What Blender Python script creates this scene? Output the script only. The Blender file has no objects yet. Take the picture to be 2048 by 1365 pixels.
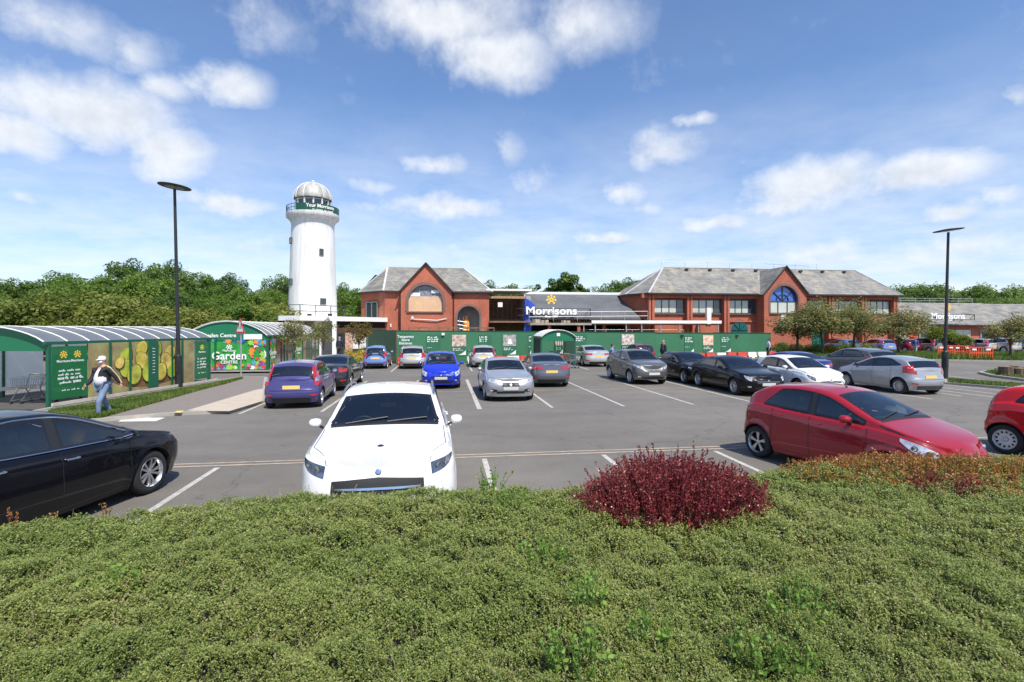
import bpy, bmesh, math, random
import numpy as np
from mathutils import Vector, Matrix
from mathutils.bvhtree import BVHTree
R = math.radians
sc = bpy.context.scene
col = sc.collection
random.seed(7)
rng = np.random.default_rng(7)

# ---------------------------------------------------------------- camera
YAW = R(7.5); CA, SA = math.cos(YAW), math.sin(YAW)
CAMZ = 2.55; F = 1024.0; HZ = 658.0
cam = bpy.data.cameras.new('camera'); camo = bpy.data.objects.new('camera', cam); col.objects.link(camo)
cam.sensor_width = 36; cam.lens = 18; cam.clip_start = 0.05; cam.clip_end = 3000
cam.shift_y = -(682.5 - HZ) / 2048
camo.location = (0, 0, CAMZ); camo.rotation_euler = (R(90), 0, -YAW)
sc.camera = camo

def C2W(xc, d): return (xc * CA + d * SA, -xc * SA + d * CA)     # camera-plan metres -> site metres
def PX(px, d): return C2W((px - 1024) / F * d, d)
def G(px, py, z=0.0):
    d = (CAMZ - z) * F / (py - HZ); x, y = PX(px, d); return (x, y)
def ATY(px, Y):
    xc = (px - 1024) / F; t = Y / (-xc * SA + CA); return (xc * CA + SA) * t, t
def ZD(py, d): return CAMZ + (HZ - py) * d / F

# ---------------------------------------------------------------- light and exposure
SUN_EL = R(56)
_sx, _sy = C2W(0.50, -0.87)           # direction towards the sun in plan
SUN = Vector((_sx, _sy, 0)).normalized() * math.cos(SUN_EL) + Vector((0, 0, math.sin(SUN_EL)))
sl = bpy.data.lights.new('sun', 'SUN'); sl.energy = 3.9; sl.angle = R(0.53); sl.color = (1.0, 0.935, 0.83)
slo = bpy.data.objects.new('sun', sl); col.objects.link(slo)
slo.rotation_euler = SUN.to_track_quat('Z', 'Y').to_euler()
sc.view_settings.view_transform = 'Standard'; sc.view_settings.look = 'None'
sc.view_settings.exposure = 0.58; sc.view_settings.gamma = 1.0
sc.cycles.max_bounces = 6; sc.cycles.transparent_max_bounces = 12
sc.cycles.caustics_reflective = False; sc.cycles.caustics_refractive = False

def world():
    w = bpy.data.worlds.new('World'); sc.world = w; w.use_nodes = True
    nt = w.node_tree; N = nt.nodes; L = nt.links; N.clear()
    def nd(t, **k):
        n = N.new(t)
        for a, b in k.items(): setattr(n, a, b)
        return n
    def M(op, a, b=None, c=None, clamp=False):
        n = nd('ShaderNodeMath', operation=op, use_clamp=clamp)
        for i, v in enumerate((a, b, c)):
            if v is None: continue
            if isinstance(v, (int, float)): n.inputs[i].default_value = v
            else: L.new(v, n.inputs[i])
        return n.outputs[0]
    sky = nd('ShaderNodeTexSky', sky_type='NISHITA', sun_disc=False)
    sky.sun_elevation = SUN_EL; sky.sun_rotation = math.atan2(SUN.x, SUN.y)
    sky.altitude = 50; sky.air_density = 1.0; sky.dust_density = 0.6; sky.ozone_density = 2.2
    tc = nd('ShaderNodeTexCoord'); sep = nd('ShaderNodeSeparateXYZ'); L.new(tc.outputs['Generated'], sep.inputs[0])
    az = M('ARCTAN2', sep.outputs[0], sep.outputs[1]); el = M('ARCSINE', sep.outputs[2])
    cb = nd('ShaderNodeCombineXYZ'); L.new(az, cb.inputs[0]); L.new(el, cb.inputs[1])
    # clouds live on a flat layer high above: divide by the height so they flatten to the horizon
    zc = M('MAXIMUM', sep.outputs[2], 0.02)
    zz = M('ADD', zc, 0.12)
    px_ = M('DIVIDE', sep.outputs[0], zz); py_ = M('DIVIDE', sep.outputs[1], zz)
    pl = nd('ShaderNodeCombineXYZ'); L.new(px_, pl.inputs[0]); L.new(py_, pl.inputs[1])
    n1 = nd('ShaderNodeTexNoise'); n1.inputs['Scale'].default_value = 1.7; n1.inputs['Detail'].default_value = 9; n1.inputs['Roughness'].default_value = .62
    L.new(pl.outputs[0], n1.inputs['Vector'])
    n2 = nd('ShaderNodeTexNoise'); n2.inputs['Scale'].default_value = 9.0; n2.inputs['Detail'].default_value = 8; n2.inputs['Roughness'].default_value = .6
    L.new(cb.outputs[0], n2.inputs['Vector'])
    n3 = nd('ShaderNodeTexNoise'); n3.inputs['Scale'].default_value = 5.0; n3.inputs['Detail'].default_value = 4
    L.new(cb.outputs[0], n3.inputs['Vector'])
    # warp the ellipses by noise so their edges billow
    wv = nd('ShaderNodeVectorMath', operation='MULTIPLY_ADD'); L.new(n2.outputs['Color'], wv.inputs[0])
    wv.inputs[1].default_value = (.10, .055, 0); L.new(cb.outputs[0], wv.inputs[2])
    off = Vector((.05, .0275, 0))
    blobs = [(150,215,250,75,1),(30,265,130,60,.95),(335,305,105,62,.9),(470,175,80,40,.9),(345,172,60,24,.55),(100,40,190,50,.6),(265,95,65,35,.5),
        (530,45,100,50,.45),(880,35,220,55,.85),(985,105,130,55,1),(1150,45,130,60,.65),(455,405,120,28,.95),(870,328,70,28,.7),(895,415,140,28,.85),(745,372,90,16,.5),
        (735,408,50,18,.5),(1018,300,44,34,.5),(1075,352,70,34,.45),(1325,308,90,38,.65),(1395,240,40,14,.75),(1215,477,56,16,.95),(1248,395,60,28,.65),(1300,420,50,18,.5),
        (1620,362,170,52,.95),(1850,345,170,42,.95),(1590,402,140,30,.75),(1890,418,100,30,.9),(1440,440,75,24,.75),(2025,195,45,28,.6),(2020,392,70,32,.6),(1640,500,180,42,.65),
        (1900,490,200,50,.75),(550,492,140,26,.45),(45,392,70,16,.55),(1110,520,140,26,.55),(60,500,170,45,.45),(320,520,160,26,.4),(860,490,160,22,.4),(1380,500,140,26,.4),(2300,300,220,80,.8),(-300,380,240,70,.8)]
    acc = None
    for (cx, cy, rx, ry, wgt) in blobs:
        x, y = PX(cx, 1.0); z = (HZ - cy) / F; l = math.sqrt(x * x + y * y + z * z)
        a0 = math.atan2(x, y); e0 = math.asin(z / l); ca = math.cos(math.atan2((cx - 1024), F))
        s = nd('ShaderNodeVectorMath', operation='SUBTRACT'); L.new(wv.outputs[0], s.inputs[0]); s.inputs[1].default_value = (a0 + off.x, e0 + off.y, 0)
        m = nd('ShaderNodeVectorMath', operation='MULTIPLY'); L.new(s.outputs[0], m.inputs[0]); m.inputs[1].default_value = (F / rx / ca / ca / 1.12, F / ry / ca / 1.15, 0)
        ln = nd('ShaderNodeVectorMath', operation='LENGTH'); L.new(m.outputs[0], ln.inputs[0])
        v = M('MULTIPLY_ADD', ln.outputs['Value'], -wgt * .8, wgt)
        acc = v if acc is None else M('MAXIMUM', acc, v)
    acc = M('MULTIPLY', M('MAXIMUM', acc, 0.0), 1.3)
    wisp = M('MULTIPLY', M('SUBTRACT', n1.outputs['Fac'], .47), .9)
    d0 = M('ADD', acc, M('MULTIPLY', M('SUBTRACT', n2.outputs['Fac'], .5), 1.35))
    d0 = M('ADD', d0, wisp)
    mr = nd('ShaderNodeMapRange', interpolation_type='SMOOTHSTEP'); L.new(d0, mr.inputs[0]); mr.inputs[1].default_value = .02; mr.inputs[2].default_value = 1.1
    low = nd('ShaderNodeMapRange'); L.new(el, low.inputs[0]); low.inputs[1].default_value = .0; low.inputs[2].default_value = .42; low.inputs[3].default_value = 1.0; low.inputs[4].default_value = .05
    thin = M('MULTIPLY', low.outputs[0], M('MULTIPLY_ADD', n1.outputs['Fac'], 1.9, -.35, clamp=True))
    cov = M('MAXIMUM', M('MULTIPLY', mr.outputs[0], .93), thin, clamp=True)
    up = nd('ShaderNodeVectorMath', operation='ADD'); L.new(cb.outputs[0], up.inputs[0]); up.inputs[1].default_value = (.008, .020, 0)
    n4 = nd('ShaderNodeTexNoise'); n4.inputs['Scale'].default_value = 9.0; n4.inputs['Detail'].default_value = 8; n4.inputs['Roughness'].default_value = .6; L.new(up.outputs[0], n4.inputs['Vector'])
    relief = M('SUBTRACT', n4.outputs['Fac'], n2.outputs['Fac'])
    shade = nd('ShaderNodeMapRange'); L.new(M('ADD', M('MULTIPLY', d0, .45), M('MULTIPLY', relief, 1.9)), shade.inputs[0]); shade.inputs[1].default_value = -.25; shade.inputs[2].default_value = 1.05
    cr = nd('ShaderNodeValToRGB'); L.new(shade.outputs[0], cr.inputs[0])
    e = cr.color_ramp.elements; e[0].position = 0; e[0].color = (.70, .72, .75, 1); e[1].position = 1; e[1].color = (.42, .46, .52, 1)
    x = e.new(.38); x.color = (.66, .68, .71, 1)
    sb = nd('ShaderNodeVectorMath', operation='MULTIPLY'); L.new(sky.outputs[0], sb.inputs[0]); sb.inputs[1].default_value = (.084, .101, .122)
    mix = nd('ShaderNodeMix', data_type='RGBA'); L.new(cov, mix.inputs[0]); L.new(sb.outputs[0], mix.inputs[6]); L.new(cr.outputs[0], mix.inputs[7])
    bg = nd('ShaderNodeBackground'); L.new(mix.outputs[2], bg.inputs[0]); bg.inputs[1].default_value = 1.0
    out = nd('ShaderNodeOutputWorld'); L.new(bg.outputs[0], out.inputs[0])
    w.cycles.sampling_method = 'MANUAL'; w.cycles.sample_map_resolution = 512
world()

# ---------------------------------------------------------------- materials
MATS = {}
def mat(name, c, rough=.6, metal=0., coat=0., nscale=0, namt=0., bump=0., bscale=None, spec=.5, coord='Object', c2=None, emit=0):
    if name in MATS: return MATS[name]
    m = bpy.data.materials.new(name); m.use_nodes = True; nt = m.node_tree; N, L = nt.nodes, nt.links
    b = N['Principled BSDF']; b.inputs['Base Color'].default_value = (*c, 1)
    b.inputs['Roughness'].default_value = rough; b.inputs['Metallic'].default_value = metal
    b.inputs['Coat Weight'].default_value = coat; b.inputs['Coat Roughness'].default_value = .04
    b.inputs['Specular IOR Level'].default_value = spec
    if nscale or bump:
        tc = N.new('ShaderNodeTexCoord')
    if nscale:
        n = N.new('ShaderNodeTexNoise'); n.inputs['Scale'].default_value = nscale; n.inputs['Detail'].default_value = 5; n.inputs['Roughness'].default_value = .65
        L.new(tc.outputs[coord], n.inputs['Vector'])
        mx = N.new('ShaderNodeMix'); mx.data_type = 'RGBA'
        r = N.new('ShaderNodeMapRange'); r.inputs[1].default_value = .3; r.inputs[2].default_value = .7; L.new(n.outputs['Fac'], r.inputs[0]); L.new(r.outputs[0], mx.inputs[0])
        c2 = c2 or tuple(min(1, v * (1 + namt)) for v in c)
        mx.inputs[6].default_value = (*[v * (1 - namt) for v in c], 1); mx.inputs[7].default_value = (*c2, 1)
        L.new(mx.outputs[2], b.inputs['Base Color'])
    if bump:
        n = N.new('ShaderNodeTexNoise'); n.inputs['Scale'].default_value = bscale or nscale or 20; n.inputs['Detail'].default_value = 4
        L.new(tc.outputs[coord], n.inputs['Vector'])
        bp = N.new('ShaderNodeBump'); bp.inputs['Strength'].default_value = bump; bp.inputs['Distance'].default_value = .02
        L.new(n.outputs['Fac'], bp.inputs['Height']); L.new(bp.outputs[0], b.inputs['Normal'])
    MATS[name] = m; return m

def paint(name, c, metal=.0, rough=.35):
    if name in MATS: return MATS[name]
    m = mat(name, c, rough, metal, 1.0, 3.0, .05)
    nt = m.node_tree; N, L = nt.nodes, nt.links; b = N['Principled BSDF']; out = N['Material Output']
    dark = N.new('ShaderNodeBsdfDiffuse'); dark.inputs[0].default_value = (.10, .10, .105, 1)
    geo = N.new('ShaderNodeNewGeometry'); mx = N.new('ShaderNodeMixShader')
    L.new(geo.outputs['Backfacing'], mx.inputs[0]); L.new(b.outputs[0], mx.inputs[1]); L.new(dark.outputs[0], mx.inputs[2]); L.new(mx.outputs[0], out.inputs[0])
    return m

def glass(name, tint=(.30, .36, .36), gl=.9):
    if name in MATS: return MATS[name]
    m = bpy.data.materials.new(name); m.use_nodes = True; nt = m.node_tree; N, L = nt.nodes, nt.links; N.clear()
    o = N.new('ShaderNodeOutputMaterial'); t = N.new('ShaderNodeBsdfTransparent'); t.inputs[0].default_value = (*tint, 1)
    g = N.new('ShaderNodeBsdfGlossy'); g.inputs['Roughness'].default_value = .02; g.inputs[0].default_value = (gl, gl, gl, 1)
    f = N.new('ShaderNodeFresnel'); f.inputs[0].default_value = 1.5
    a = N.new('ShaderNodeMath'); a.operation = 'MULTIPLY_ADD'; a.inputs[1].default_value = 1.1; a.inputs[2].default_value = .07; a.use_clamp = True
    L.new(f.outputs[0], a.inputs[0])
    mx = N.new('ShaderNodeMixShader'); L.new(a.outputs[0], mx.inputs[0]); L.new(t.outputs[0], mx.inputs[1]); L.new(g.outputs[0], mx.inputs[2]); L.new(mx.outputs[0], o.inputs[0])
    MATS[name] = m; return m

def leafmat(name, cols, trans=.35, rough=.5, vary=0., amp=1.3):
    """per-leaf random tint"""
    if name in MATS: return MATS[name]
    m = bpy.data.materials.new(name); m.use_nodes = True; nt = m.node_tree; N, L = nt.nodes, nt.links; N.clear()
    o = N.new('ShaderNodeOutputMaterial'); geo = N.new('ShaderNodeNewGeometry'); cr = N.new('ShaderNodeValToRGB')
    tc = N.new('ShaderNodeTexCoord'); no = N.new('ShaderNodeTexNoise'); no.inputs['Scale'].default_value = .9; no.inputs['Detail'].default_value = 3
    L.new(tc.outputs['Object'], no.inputs['Vector'])
    ad = N.new('ShaderNodeMath'); ad.operation = 'MULTIPLY_ADD'; ad.inputs[1].default_value = .55; L.new(geo.outputs['Random Per Island'], ad.inputs[0])
    m2 = N.new('ShaderNodeMath'); m2.operation = 'MULTIPLY_ADD'; m2.inputs[1].default_value = amp; m2.inputs[2].default_value = .23 - amp / 2; L.new(no.outputs['Fac'], m2.inputs[0]); L.new(m2.outputs[0], ad.inputs[2])
    oi = N.new('ShaderNodeObjectInfo'); m3 = N.new('ShaderNodeMath'); m3.operation = 'MULTIPLY_ADD'; m3.inputs[1].default_value = vary; m3.inputs[2].default_value = -vary / 2; L.new(oi.outputs['Random'], m3.inputs[0])
    m4 = N.new('ShaderNodeMath'); L.new(ad.outputs[0], m4.inputs[0]); L.new(m3.outputs[0], m4.inputs[1]); L.new(m4.outputs[0], cr.inputs[0])
    e = cr.color_ramp.elements
    for i, c in enumerate(cols):
        p = i / (len(cols) - 1)
        q = e[0] if i == 0 else (e[len(e) - 1] if i == len(cols) - 1 else e.new(p)); q.position = p; q.color = (*c, 1)
    d = N.new('ShaderNodeBsdfPrincipled'); d.inputs['Roughness'].default_value = rough; d.inputs['Specular IOR Level'].default_value = .35; L.new(cr.outputs[0], d.inputs['Base Color'])
    t = N.new('ShaderNodeBsdfTranslucent'); L.new(cr.outputs[0], t.inputs[0])
    mx = N.new('ShaderNodeMixShader'); mx.inputs[0].default_value = trans; L.new(d.outputs[0], mx.inputs[1]); L.new(t.outputs[0], mx.inputs[2]); L.new(mx.outputs[0], o.inputs[0])
    MATS[name] = m; return m

def brickmat(name, c1, c2, mortar, sx=4.4, scale=1.0):
    if name in MATS: return MATS[name]
    m = bpy.data.materials.new(name); m.use_nodes = True; nt = m.node_tree; N, L = nt.nodes, nt.links; b = N['Principled BSDF']; b.inputs['Roughness'].default_value = .85
    tc = N.new('ShaderNodeTexCoord'); sp = N.new('ShaderNodeSeparateXYZ'); L.new(tc.outputs['Object'], sp.inputs[0])
    a = N.new('ShaderNodeMath'); a.operation = 'ADD'; L.new(sp.outputs[0], a.inputs[0]); L.new(sp.outputs[1], a.inputs[1])
    cb = N.new('ShaderNodeCombineXYZ'); L.new(a.outputs[0], cb.inputs[0]); L.new(sp.outputs[2], cb.inputs[1])
    br = N.new('ShaderNodeTexBrick'); L.new(cb.outputs[0], br.inputs['Vector']); br.inputs['Scale'].default_value = 1
    br.inputs['Brick Width'].default_value = .225 * scale; br.inputs['Row Height'].default_value = .075 * scale; br.inputs['Mortar Size'].default_value = .006 * scale
    br.inputs['Color1'].default_value = (*c1, 1); br.inputs['Color2'].default_value = (*c2, 1); br.inputs['Mortar'].default_value = (*mortar, 1)
    n = N.new('ShaderNodeTexNoise'); n.inputs['Scale'].default_value = .45; n.inputs['Detail'].default_value = 6; L.new(tc.outputs['Object'], n.inputs['Vector'])
    h = N.new('ShaderNodeHueSaturation'); r = N.new('ShaderNodeMapRange'); r.inputs[1].default_value = .3; r.inputs[2].default_value = .7; r.inputs[3].default_value = .78; r.inputs[4].default_value = 1.15
    L.new(n.outputs['Fac'], r.inputs[0]); L.new(r.outputs[0], h.inputs['Value']); L.new(br.outputs['Color'], h.inputs['Color']); L.new(h.outputs[0], b.inputs['Base Color'])
    MATS[name] = m; return m

def slatemat(name, c1, c2, lichen=(.30, .27, .17), amt=.5, w=.35, hgt=.22):
    if name in MATS: return MATS[name]
    m = brickmat(name, c1, c2, tuple(v * .45 for v in c1)); nt = m.node_tree; N, L = nt.nodes, nt.links; b = N['Principled BSDF']
    br = [n for n in N if n.type == 'TEX_BRICK'][0]; br.inputs['Brick Width'].default_value = w; br.inputs['Row Height'].default_value = hgt; br.inputs['Mortar Size'].default_value = .012
    h = [n for n in N if n.type == 'HUE_SAT'][0]; tc = [n for n in N if n.type == 'TEX_COORD'][0]
    n = N.new('ShaderNodeTexNoise'); n.inputs['Scale'].default_value = .8; n.inputs['Detail'].default_value = 9; n.inputs['Roughness'].default_value = .75; L.new(tc.outputs['Object'], n.inputs['Vector'])
    r = N.new('ShaderNodeMapRange'); r.inputs[1].default_value = .48; r.inputs[2].default_value = .62; r.inputs[4].default_value = amt; L.new(n.outputs['Fac'], r.inputs[0])
    mx = N.new('ShaderNodeMix'); mx.data_type = 'RGBA'; L.new(r.outputs[0], mx.inputs[0]); L.new(h.outputs[0], mx.inputs[6]); mx.inputs[7].default_value = (*lichen, 1)
    L.new(mx.outputs[2], b.inputs['Base Color']); b.inputs['Roughness'].default_value = .75
    return m

# ---------------------------------------------------------------- mesh building
class MB:
    def __init__(s): s.v = []; s.f = []; s.m = []
    def add(s, vs, fs, mi=0):
        o = len(s.v); s.v += [tuple(p) for p in vs]; s.f += [tuple(i + o for i in f) for f in fs]; s.m += [mi] * len(fs); return s
    def box(s, c, d, mi=0, rz=0, M=None):
        x, y, z = [k / 2 for k in d]
        vs = [Vector((a * x, b * y, e * z)) for a in (-1, 1) for b in (-1, 1) for e in (-1, 1)]
        if rz: vs = [Matrix.Rotation(rz, 3, 'Z') @ v for v in vs]
        if M is not None: vs = [M @ v for v in vs]
        vs = [v + Vector(c) for v in vs]
        return s.add(vs, [(0, 1, 3, 2), (4, 6, 7, 5), (0, 4, 5, 1), (2, 3, 7, 6), (0, 2, 6, 4), (1, 5, 7, 3)], mi)
    def bar(s, a, b, w, h=None, mi=0, n=4, up=(0, 0, 1)):
        a = Vector(a); b = Vector(b); h = h or w; t = (b - a).normalized(); u = Vector(up)
        if abs(t.dot(u)) > .98: u = Vector((0, 1, 0)) if abs(t.y) < .9 else Vector((1, 0, 0))
        r = t.cross(u).normalized(); u = r.cross(t)
        if n == 4: ring = [(-w / 2, -h / 2), (w / 2, -h / 2), (w / 2, h / 2), (-w / 2, h / 2)]
        else: ring = [(w / 2 * math.cos(2 * math.pi * i / n), h / 2 * math.sin(2 * math.pi * i / n)) for i in range(n)]
        vs = [p + r * x + u * y for p in (a, b) for x, y in ring]
        fs = [(i, (i + 1) % n, n + (i + 1) % n, n + i) for i in range(n)] + [tuple(range(n))[::-1], tuple(range(n, 2 * n))]
        return s.add(vs, fs, mi)
    def tube(s, pts, rad, n=8, mi=0, cap=True):
        pts = [Vector(p) for p in pts]; rad = rad if isinstance(rad, (list, tuple)) else [rad] * len(pts); vs = []; r = None
        for i, p in enumerate(pts):
            t = (pts[min(i + 1, len(pts) - 1)] - pts[max(i - 1, 0)]).normalized()
            if r is None:
                u = Vector((0, 0, 1)) if abs(t.z) < .9 else Vector((1, 0, 0)); r = t.cross(u).normalized()
            else: r = (r - t * r.dot(t)).normalized()
            u = r.cross(t)
            vs += [p + (r * math.cos(2 * math.pi * k / n) + u * math.sin(2 * math.pi * k / n)) * rad[i] for k in range(n)]
        fs = [(i * n + k, i * n + (k + 1) % n, (i + 1) * n + (k + 1) % n, (i + 1) * n + k) for i in range(len(pts) - 1) for k in range(n)]
        if cap: fs += [tuple(range(n))[::-1], tuple(range((len(pts) - 1) * n, len(pts) * n))]
        return s.add(vs, fs, mi)
    def lathe(s, prof, n=32, c=(0, 0, 0), mi=0, M=None, a0=0, a1=2 * math.pi, cap=True):
        full = abs(a1 - a0 - 2 * math.pi) < 1e-6; k = n if full else n + 1; vs = []
        for r, z in prof:
            for i in range(k):
                a = a0 + (a1 - a0) * i / n; v = Vector((r * math.cos(a), r * math.sin(a), z))
                if M is not None: v = M @ v
                vs.append(v + Vector(c))
        fs = []
        for j in range(len(prof) - 1):
            for i in range(n):
                i2 = (i + 1) % k if full else i + 1
                fs.append((j * k + i, j * k + i2, (j + 1) * k + i2, (j + 1) * k + i))
        return s.add(vs, fs, mi)
    def prism(s, poly, axis, a, b, mi=0):
        """poly: 2D outline (counter-clockwise) extruded along axis from a to b.  axis 'y': (x,z); 'x': (y,z); 'z': (x,y)"""
        def P(p, t): return {'y': (p[0], t, p[1]), 'x': (t, p[0], p[1]), 'z': (p[0], p[1], t)}[axis]
        n = len(poly); vs = [P(p, a) for p in poly] + [P(p, b) for p in poly]
        fs = [(i, (i + 1) % n, n + (i + 1) % n, n + i) for i in range(n)] + [tuple(range(n))[::-1], tuple(range(n, 2 * n))]
        return s.add(vs, fs, mi)
    def build(s, name, mats, parent=None, smooth=False, fix=True, data=None):
        me = bpy.data.meshes.new(name); me.from_pydata(s.v, [], s.f)
        for m in (mats if isinstance(mats, (list, tuple)) else [mats]): me.materials.append(m)
        if any(s.m): me.polygons.foreach_set('material_index', s.m)
        if fix:
            bm = bmesh.new(); bm.from_mesh(me); bmesh.ops.recalc_face_normals(bm, faces=bm.faces); bm.to_mesh(me); bm.free()
        if smooth:
            me.polygons.foreach_set('use_smooth', [True] * len(me.polygons))
            if smooth != 'all':
                try: me.set_sharp_from_angle(angle=R(smooth if smooth is not True else 38))
                except Exception: pass
        me.update(); return link(name, me, parent)
def link(name, me, parent=None):
    o = bpy.data.objects.new(name, me); col.objects.link(o)
    if parent is not None: o.parent = parent
    return o
def tag(o, label=None, cat=None, group=None, kind=None):
    if label: o['label'] = label
    if cat: o['category'] = cat
    if group: o['group'] = group
    if kind: o['kind'] = kind
    return o
def thing(name, label, cat, loc=(0, 0, 0), rz=0, group=None):
    o = bpy.data.objects.new(name, None); col.objects.link(o); o.location = loc; o.rotation_euler = (0, 0, rz); o.empty_display_size = .3
    return tag(o, label, cat, group)
def kids(o): return [c for c in bpy.data.objects if c.parent == o]
def copy_tree(o, parent=None):
    c = o.copy(); col.objects.link(c); c.parent = parent
    for ch in CH.get(o.name) or kids(o): copy_tree(ch, c)
    return c
CH = {}
def fast_mesh(name, V, Fq, mats, parent=None, smooth=False):
    """numpy verts (n,3) and quads/tris (m,k)"""
    me = bpy.data.meshes.new(name or 'crown'); n, k = Fq.shape
    me.vertices.add(len(V)); me.vertices.foreach_set('co', np.asarray(V, dtype=np.float32).ravel())
    me.loops.add(n * k); me.loops.foreach_set('vertex_index', Fq.astype(np.int32).ravel())
    me.polygons.add(n); me.polygons.foreach_set('loop_start', np.arange(0, n * k, k, dtype=np.int32))
    if smooth: me.polygons.foreach_set('use_smooth', np.ones(n, dtype=bool))
    for m in (mats if isinstance(mats, (list, tuple)) else [mats]): me.materials.append(m)
    me.update(); me.validate(); return link(name, me, parent) if name else me

FONT_CACHE = {}
def text(s, size, m, parent, M, name='lettering', bold=.0, ext=.01, align='CENTER', sx=1.0):
    """M: 4x4 matrix placing the text plane (x right, y up, z out)"""
    cu = bpy.data.curves.new('t', 'FONT'); cu.body = s; cu.size = size; cu.align_x = align; cu.extrude = ext; cu.offset = bold * size; cu.resolution_u = 3
    to = bpy.data.objects.new('t', cu); me = bpy.data.meshes.new_from_object(to); bpy.data.objects.remove(to); bpy.data.curves.remove(cu)
    me.transform(M @ Matrix.Diagonal((sx, 1, 1, 1))); me.materials.clear(); me.materials.append(m); me.name = name
    return link(name, me, parent)
def facing(loc, rz=0, tilt=0):
    """text frame standing upright, facing -Y when rz = 0"""
    return Matrix.Translation(loc) @ Matrix.Rotation(rz, 4, 'Z') @ Matrix.Rotation(R(90) - tilt, 4, 'X')

white_letter = mat('white_lettering', (.85, .85, .83), .5)
# ================================================================ ground
def asphalt():
    m = mat('asphalt', (.115, .112, .107), .88); nt = m.node_tree; N, L = nt.nodes, nt.links; b = N['Principled BSDF']
    tc = N.new('ShaderNodeTexCoord')
    def noise(s, d=4, r=.6, sc=None):
        n = N.new('ShaderNodeTexNoise'); n.inputs['Scale'].default_value = s; n.inputs['Detail'].default_value = d; n.inputs['Roughness'].default_value = r
        if sc:
            mp = N.new('ShaderNodeMapping'); mp.inputs['Scale'].default_value = sc; L.new(tc.outputs['Object'], mp.inputs[0]); L.new(mp.outputs[0], n.inputs['Vector'])
        else: L.new(tc.outputs['Object'], n.inputs['Vector'])
        return n.outputs['Fac']
    def mul(c, f, lo, hi, a=.3, bb=.7):
        r = N.new('ShaderNodeMapRange'); r.inputs[1].default_value = a; r.inputs[2].default_value = bb; r.inputs[3].default_value = lo; r.inputs[4].default_value = hi; L.new(f, r.inputs[0])
        s = N.new('ShaderNodeVectorMath'); s.operation = 'SCALE'; L.new(r.outputs[0], s.inputs[3])
        if isinstance(c, tuple): s.inputs[0].default_value = c
        else: L.new(c, s.inputs[0])
        return s.outputs[0]
    c = mul((.154, .142, .126), noise(.16, 5), .78, 1.16)
    c = mul(c, noise(1.4, 6, .7), .9, 1.08)
    c = mul(c, noise(38, 2), .86, 1.16)
    c = mul(c, noise(90, 2), .72, 1.3)
    c = mul(c, noise(.5, 3, .5, (.12, 2.2, 1)), .93, 1.06)      # wheel tracks along the aisles
    c = mul(c, noise(2.1, 5, .75), .66, 1.0, .30, .38)          # oil spots
    vo = N.new('ShaderNodeTexVoronoi'); vo.feature = 'DISTANCE_TO_EDGE'; vo.inputs['Scale'].default_value = .22; wn = N.new('ShaderNodeTexNoise'); wn.inputs['Scale'].default_value = 1.6; wn.inputs['Detail'].default_value = 6
    L.new(tc.outputs['Object'], wn.inputs['Vector']); wm = N.new('ShaderNodeVectorMath'); wm.operation = 'MULTIPLY_ADD'; wm.inputs[1].default_value = (1.1, 1.1, 0); L.new(wn.outputs['Color'], wm.inputs[0]); L.new(tc.outputs['Object'], wm.inputs[2]); L.new(wm.outputs[0], vo.inputs['Vector'])
    c = mul(c, vo.outputs['Distance'], .72, 1.0, 0, .006)       # hairline cracks
    L.new(c, b.inputs['Base Color'])
    bp = N.new('ShaderNodeBump'); bp.inputs['Strength'].default_value = .35; bp.inputs['Distance'].default_value = .01
    L.new(noise(70, 3), bp.inputs['Height']); L.new(bp.outputs[0], b.inputs['Normal'])
    return m
MB().add([(-900, -300, 0), (900, -300, 0), (900, 1200, 0), (-900, 1200, 0)], [(0, 1, 2, 3)]).build('ground', asphalt(), fix=False)['kind'] = 'structure'

line_w = mat('worn_white_line', (.42, .40, .36), .8, nscale=6, namt=.25, c2=(.55, .53, .49))
line_c = mat('cream_seam', (.42, .35, .27), .85, nscale=4, namt=.3)
stone_k = mat('kerb_stone', (.34, .32, .28), .85, nscale=3, namt=.18)
pave_m = mat('pavement_asphalt', (.20, .175, .155), .9, nscale=14, namt=.16)
tact_m = mat('buff_paving', (.47, .40, .32), .85, nscale=5, namt=.1)
grass_base = mat('grass_soil', (.07, .11, .025), .95, nscale=2.5, namt=.4, c2=(.16, .17, .05))
soil_m = mat('bark_mulch', (.06, .045, .03), .95, nscale=8, namt=.5)

def sheet(name, polys, z, m, label=None):
    mb = MB()
    for p in polys: mb.add([(x, y, z) for x, y in p], [tuple(range(len(p)))])
    o = mb.build(name, m, fix=False); o['kind'] = 'structure'; return o
def strip(a, b, w):
    a = Vector(a); b = Vector(b); t = (b - a).normalized(); n = Vector((-t.y, t.x)) * w / 2
    return [tuple(a - n), tuple(b - n), tuple(b + n), tuple(a + n)]
near = [strip((X, 5.0), (X - (.1 if X < 0 else 0), 10.02), .1) for X in (-6.43, -4.03, -1.63, .77, 3.18, 5.58, 7.98, 10.4, 12.8)]
mid = []
for X in (-6.1, -3.75, -1.3, 1.1, 3.45, 5.85, 8.3, 10.6, 13.0, 15.4, 17.5, 20.3, 22.7, 25.1):
    mid.append(strip((X, 16.3 + random.uniform(-.1, .1)), (X, 25.7 + random.uniform(-.1, .1)), .15 if X == 1.1 else .1))
for X in (-5.55, -3.15, -.75, 1.65, 4.0, 6.2, 8.9, 11.3, 13.1, 15.6): mid.append(strip((X, 31.0), (X, 35.8), .1))
rt = [strip(G(1895, 752), G(1967, 760.5), .1), strip(G(1925, 745), G(1945, 746), .1), strip(G(1888, 776), G(1990, 788), .1), strip(G(1881, 787), G(1925, 793), .1)]

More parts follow.
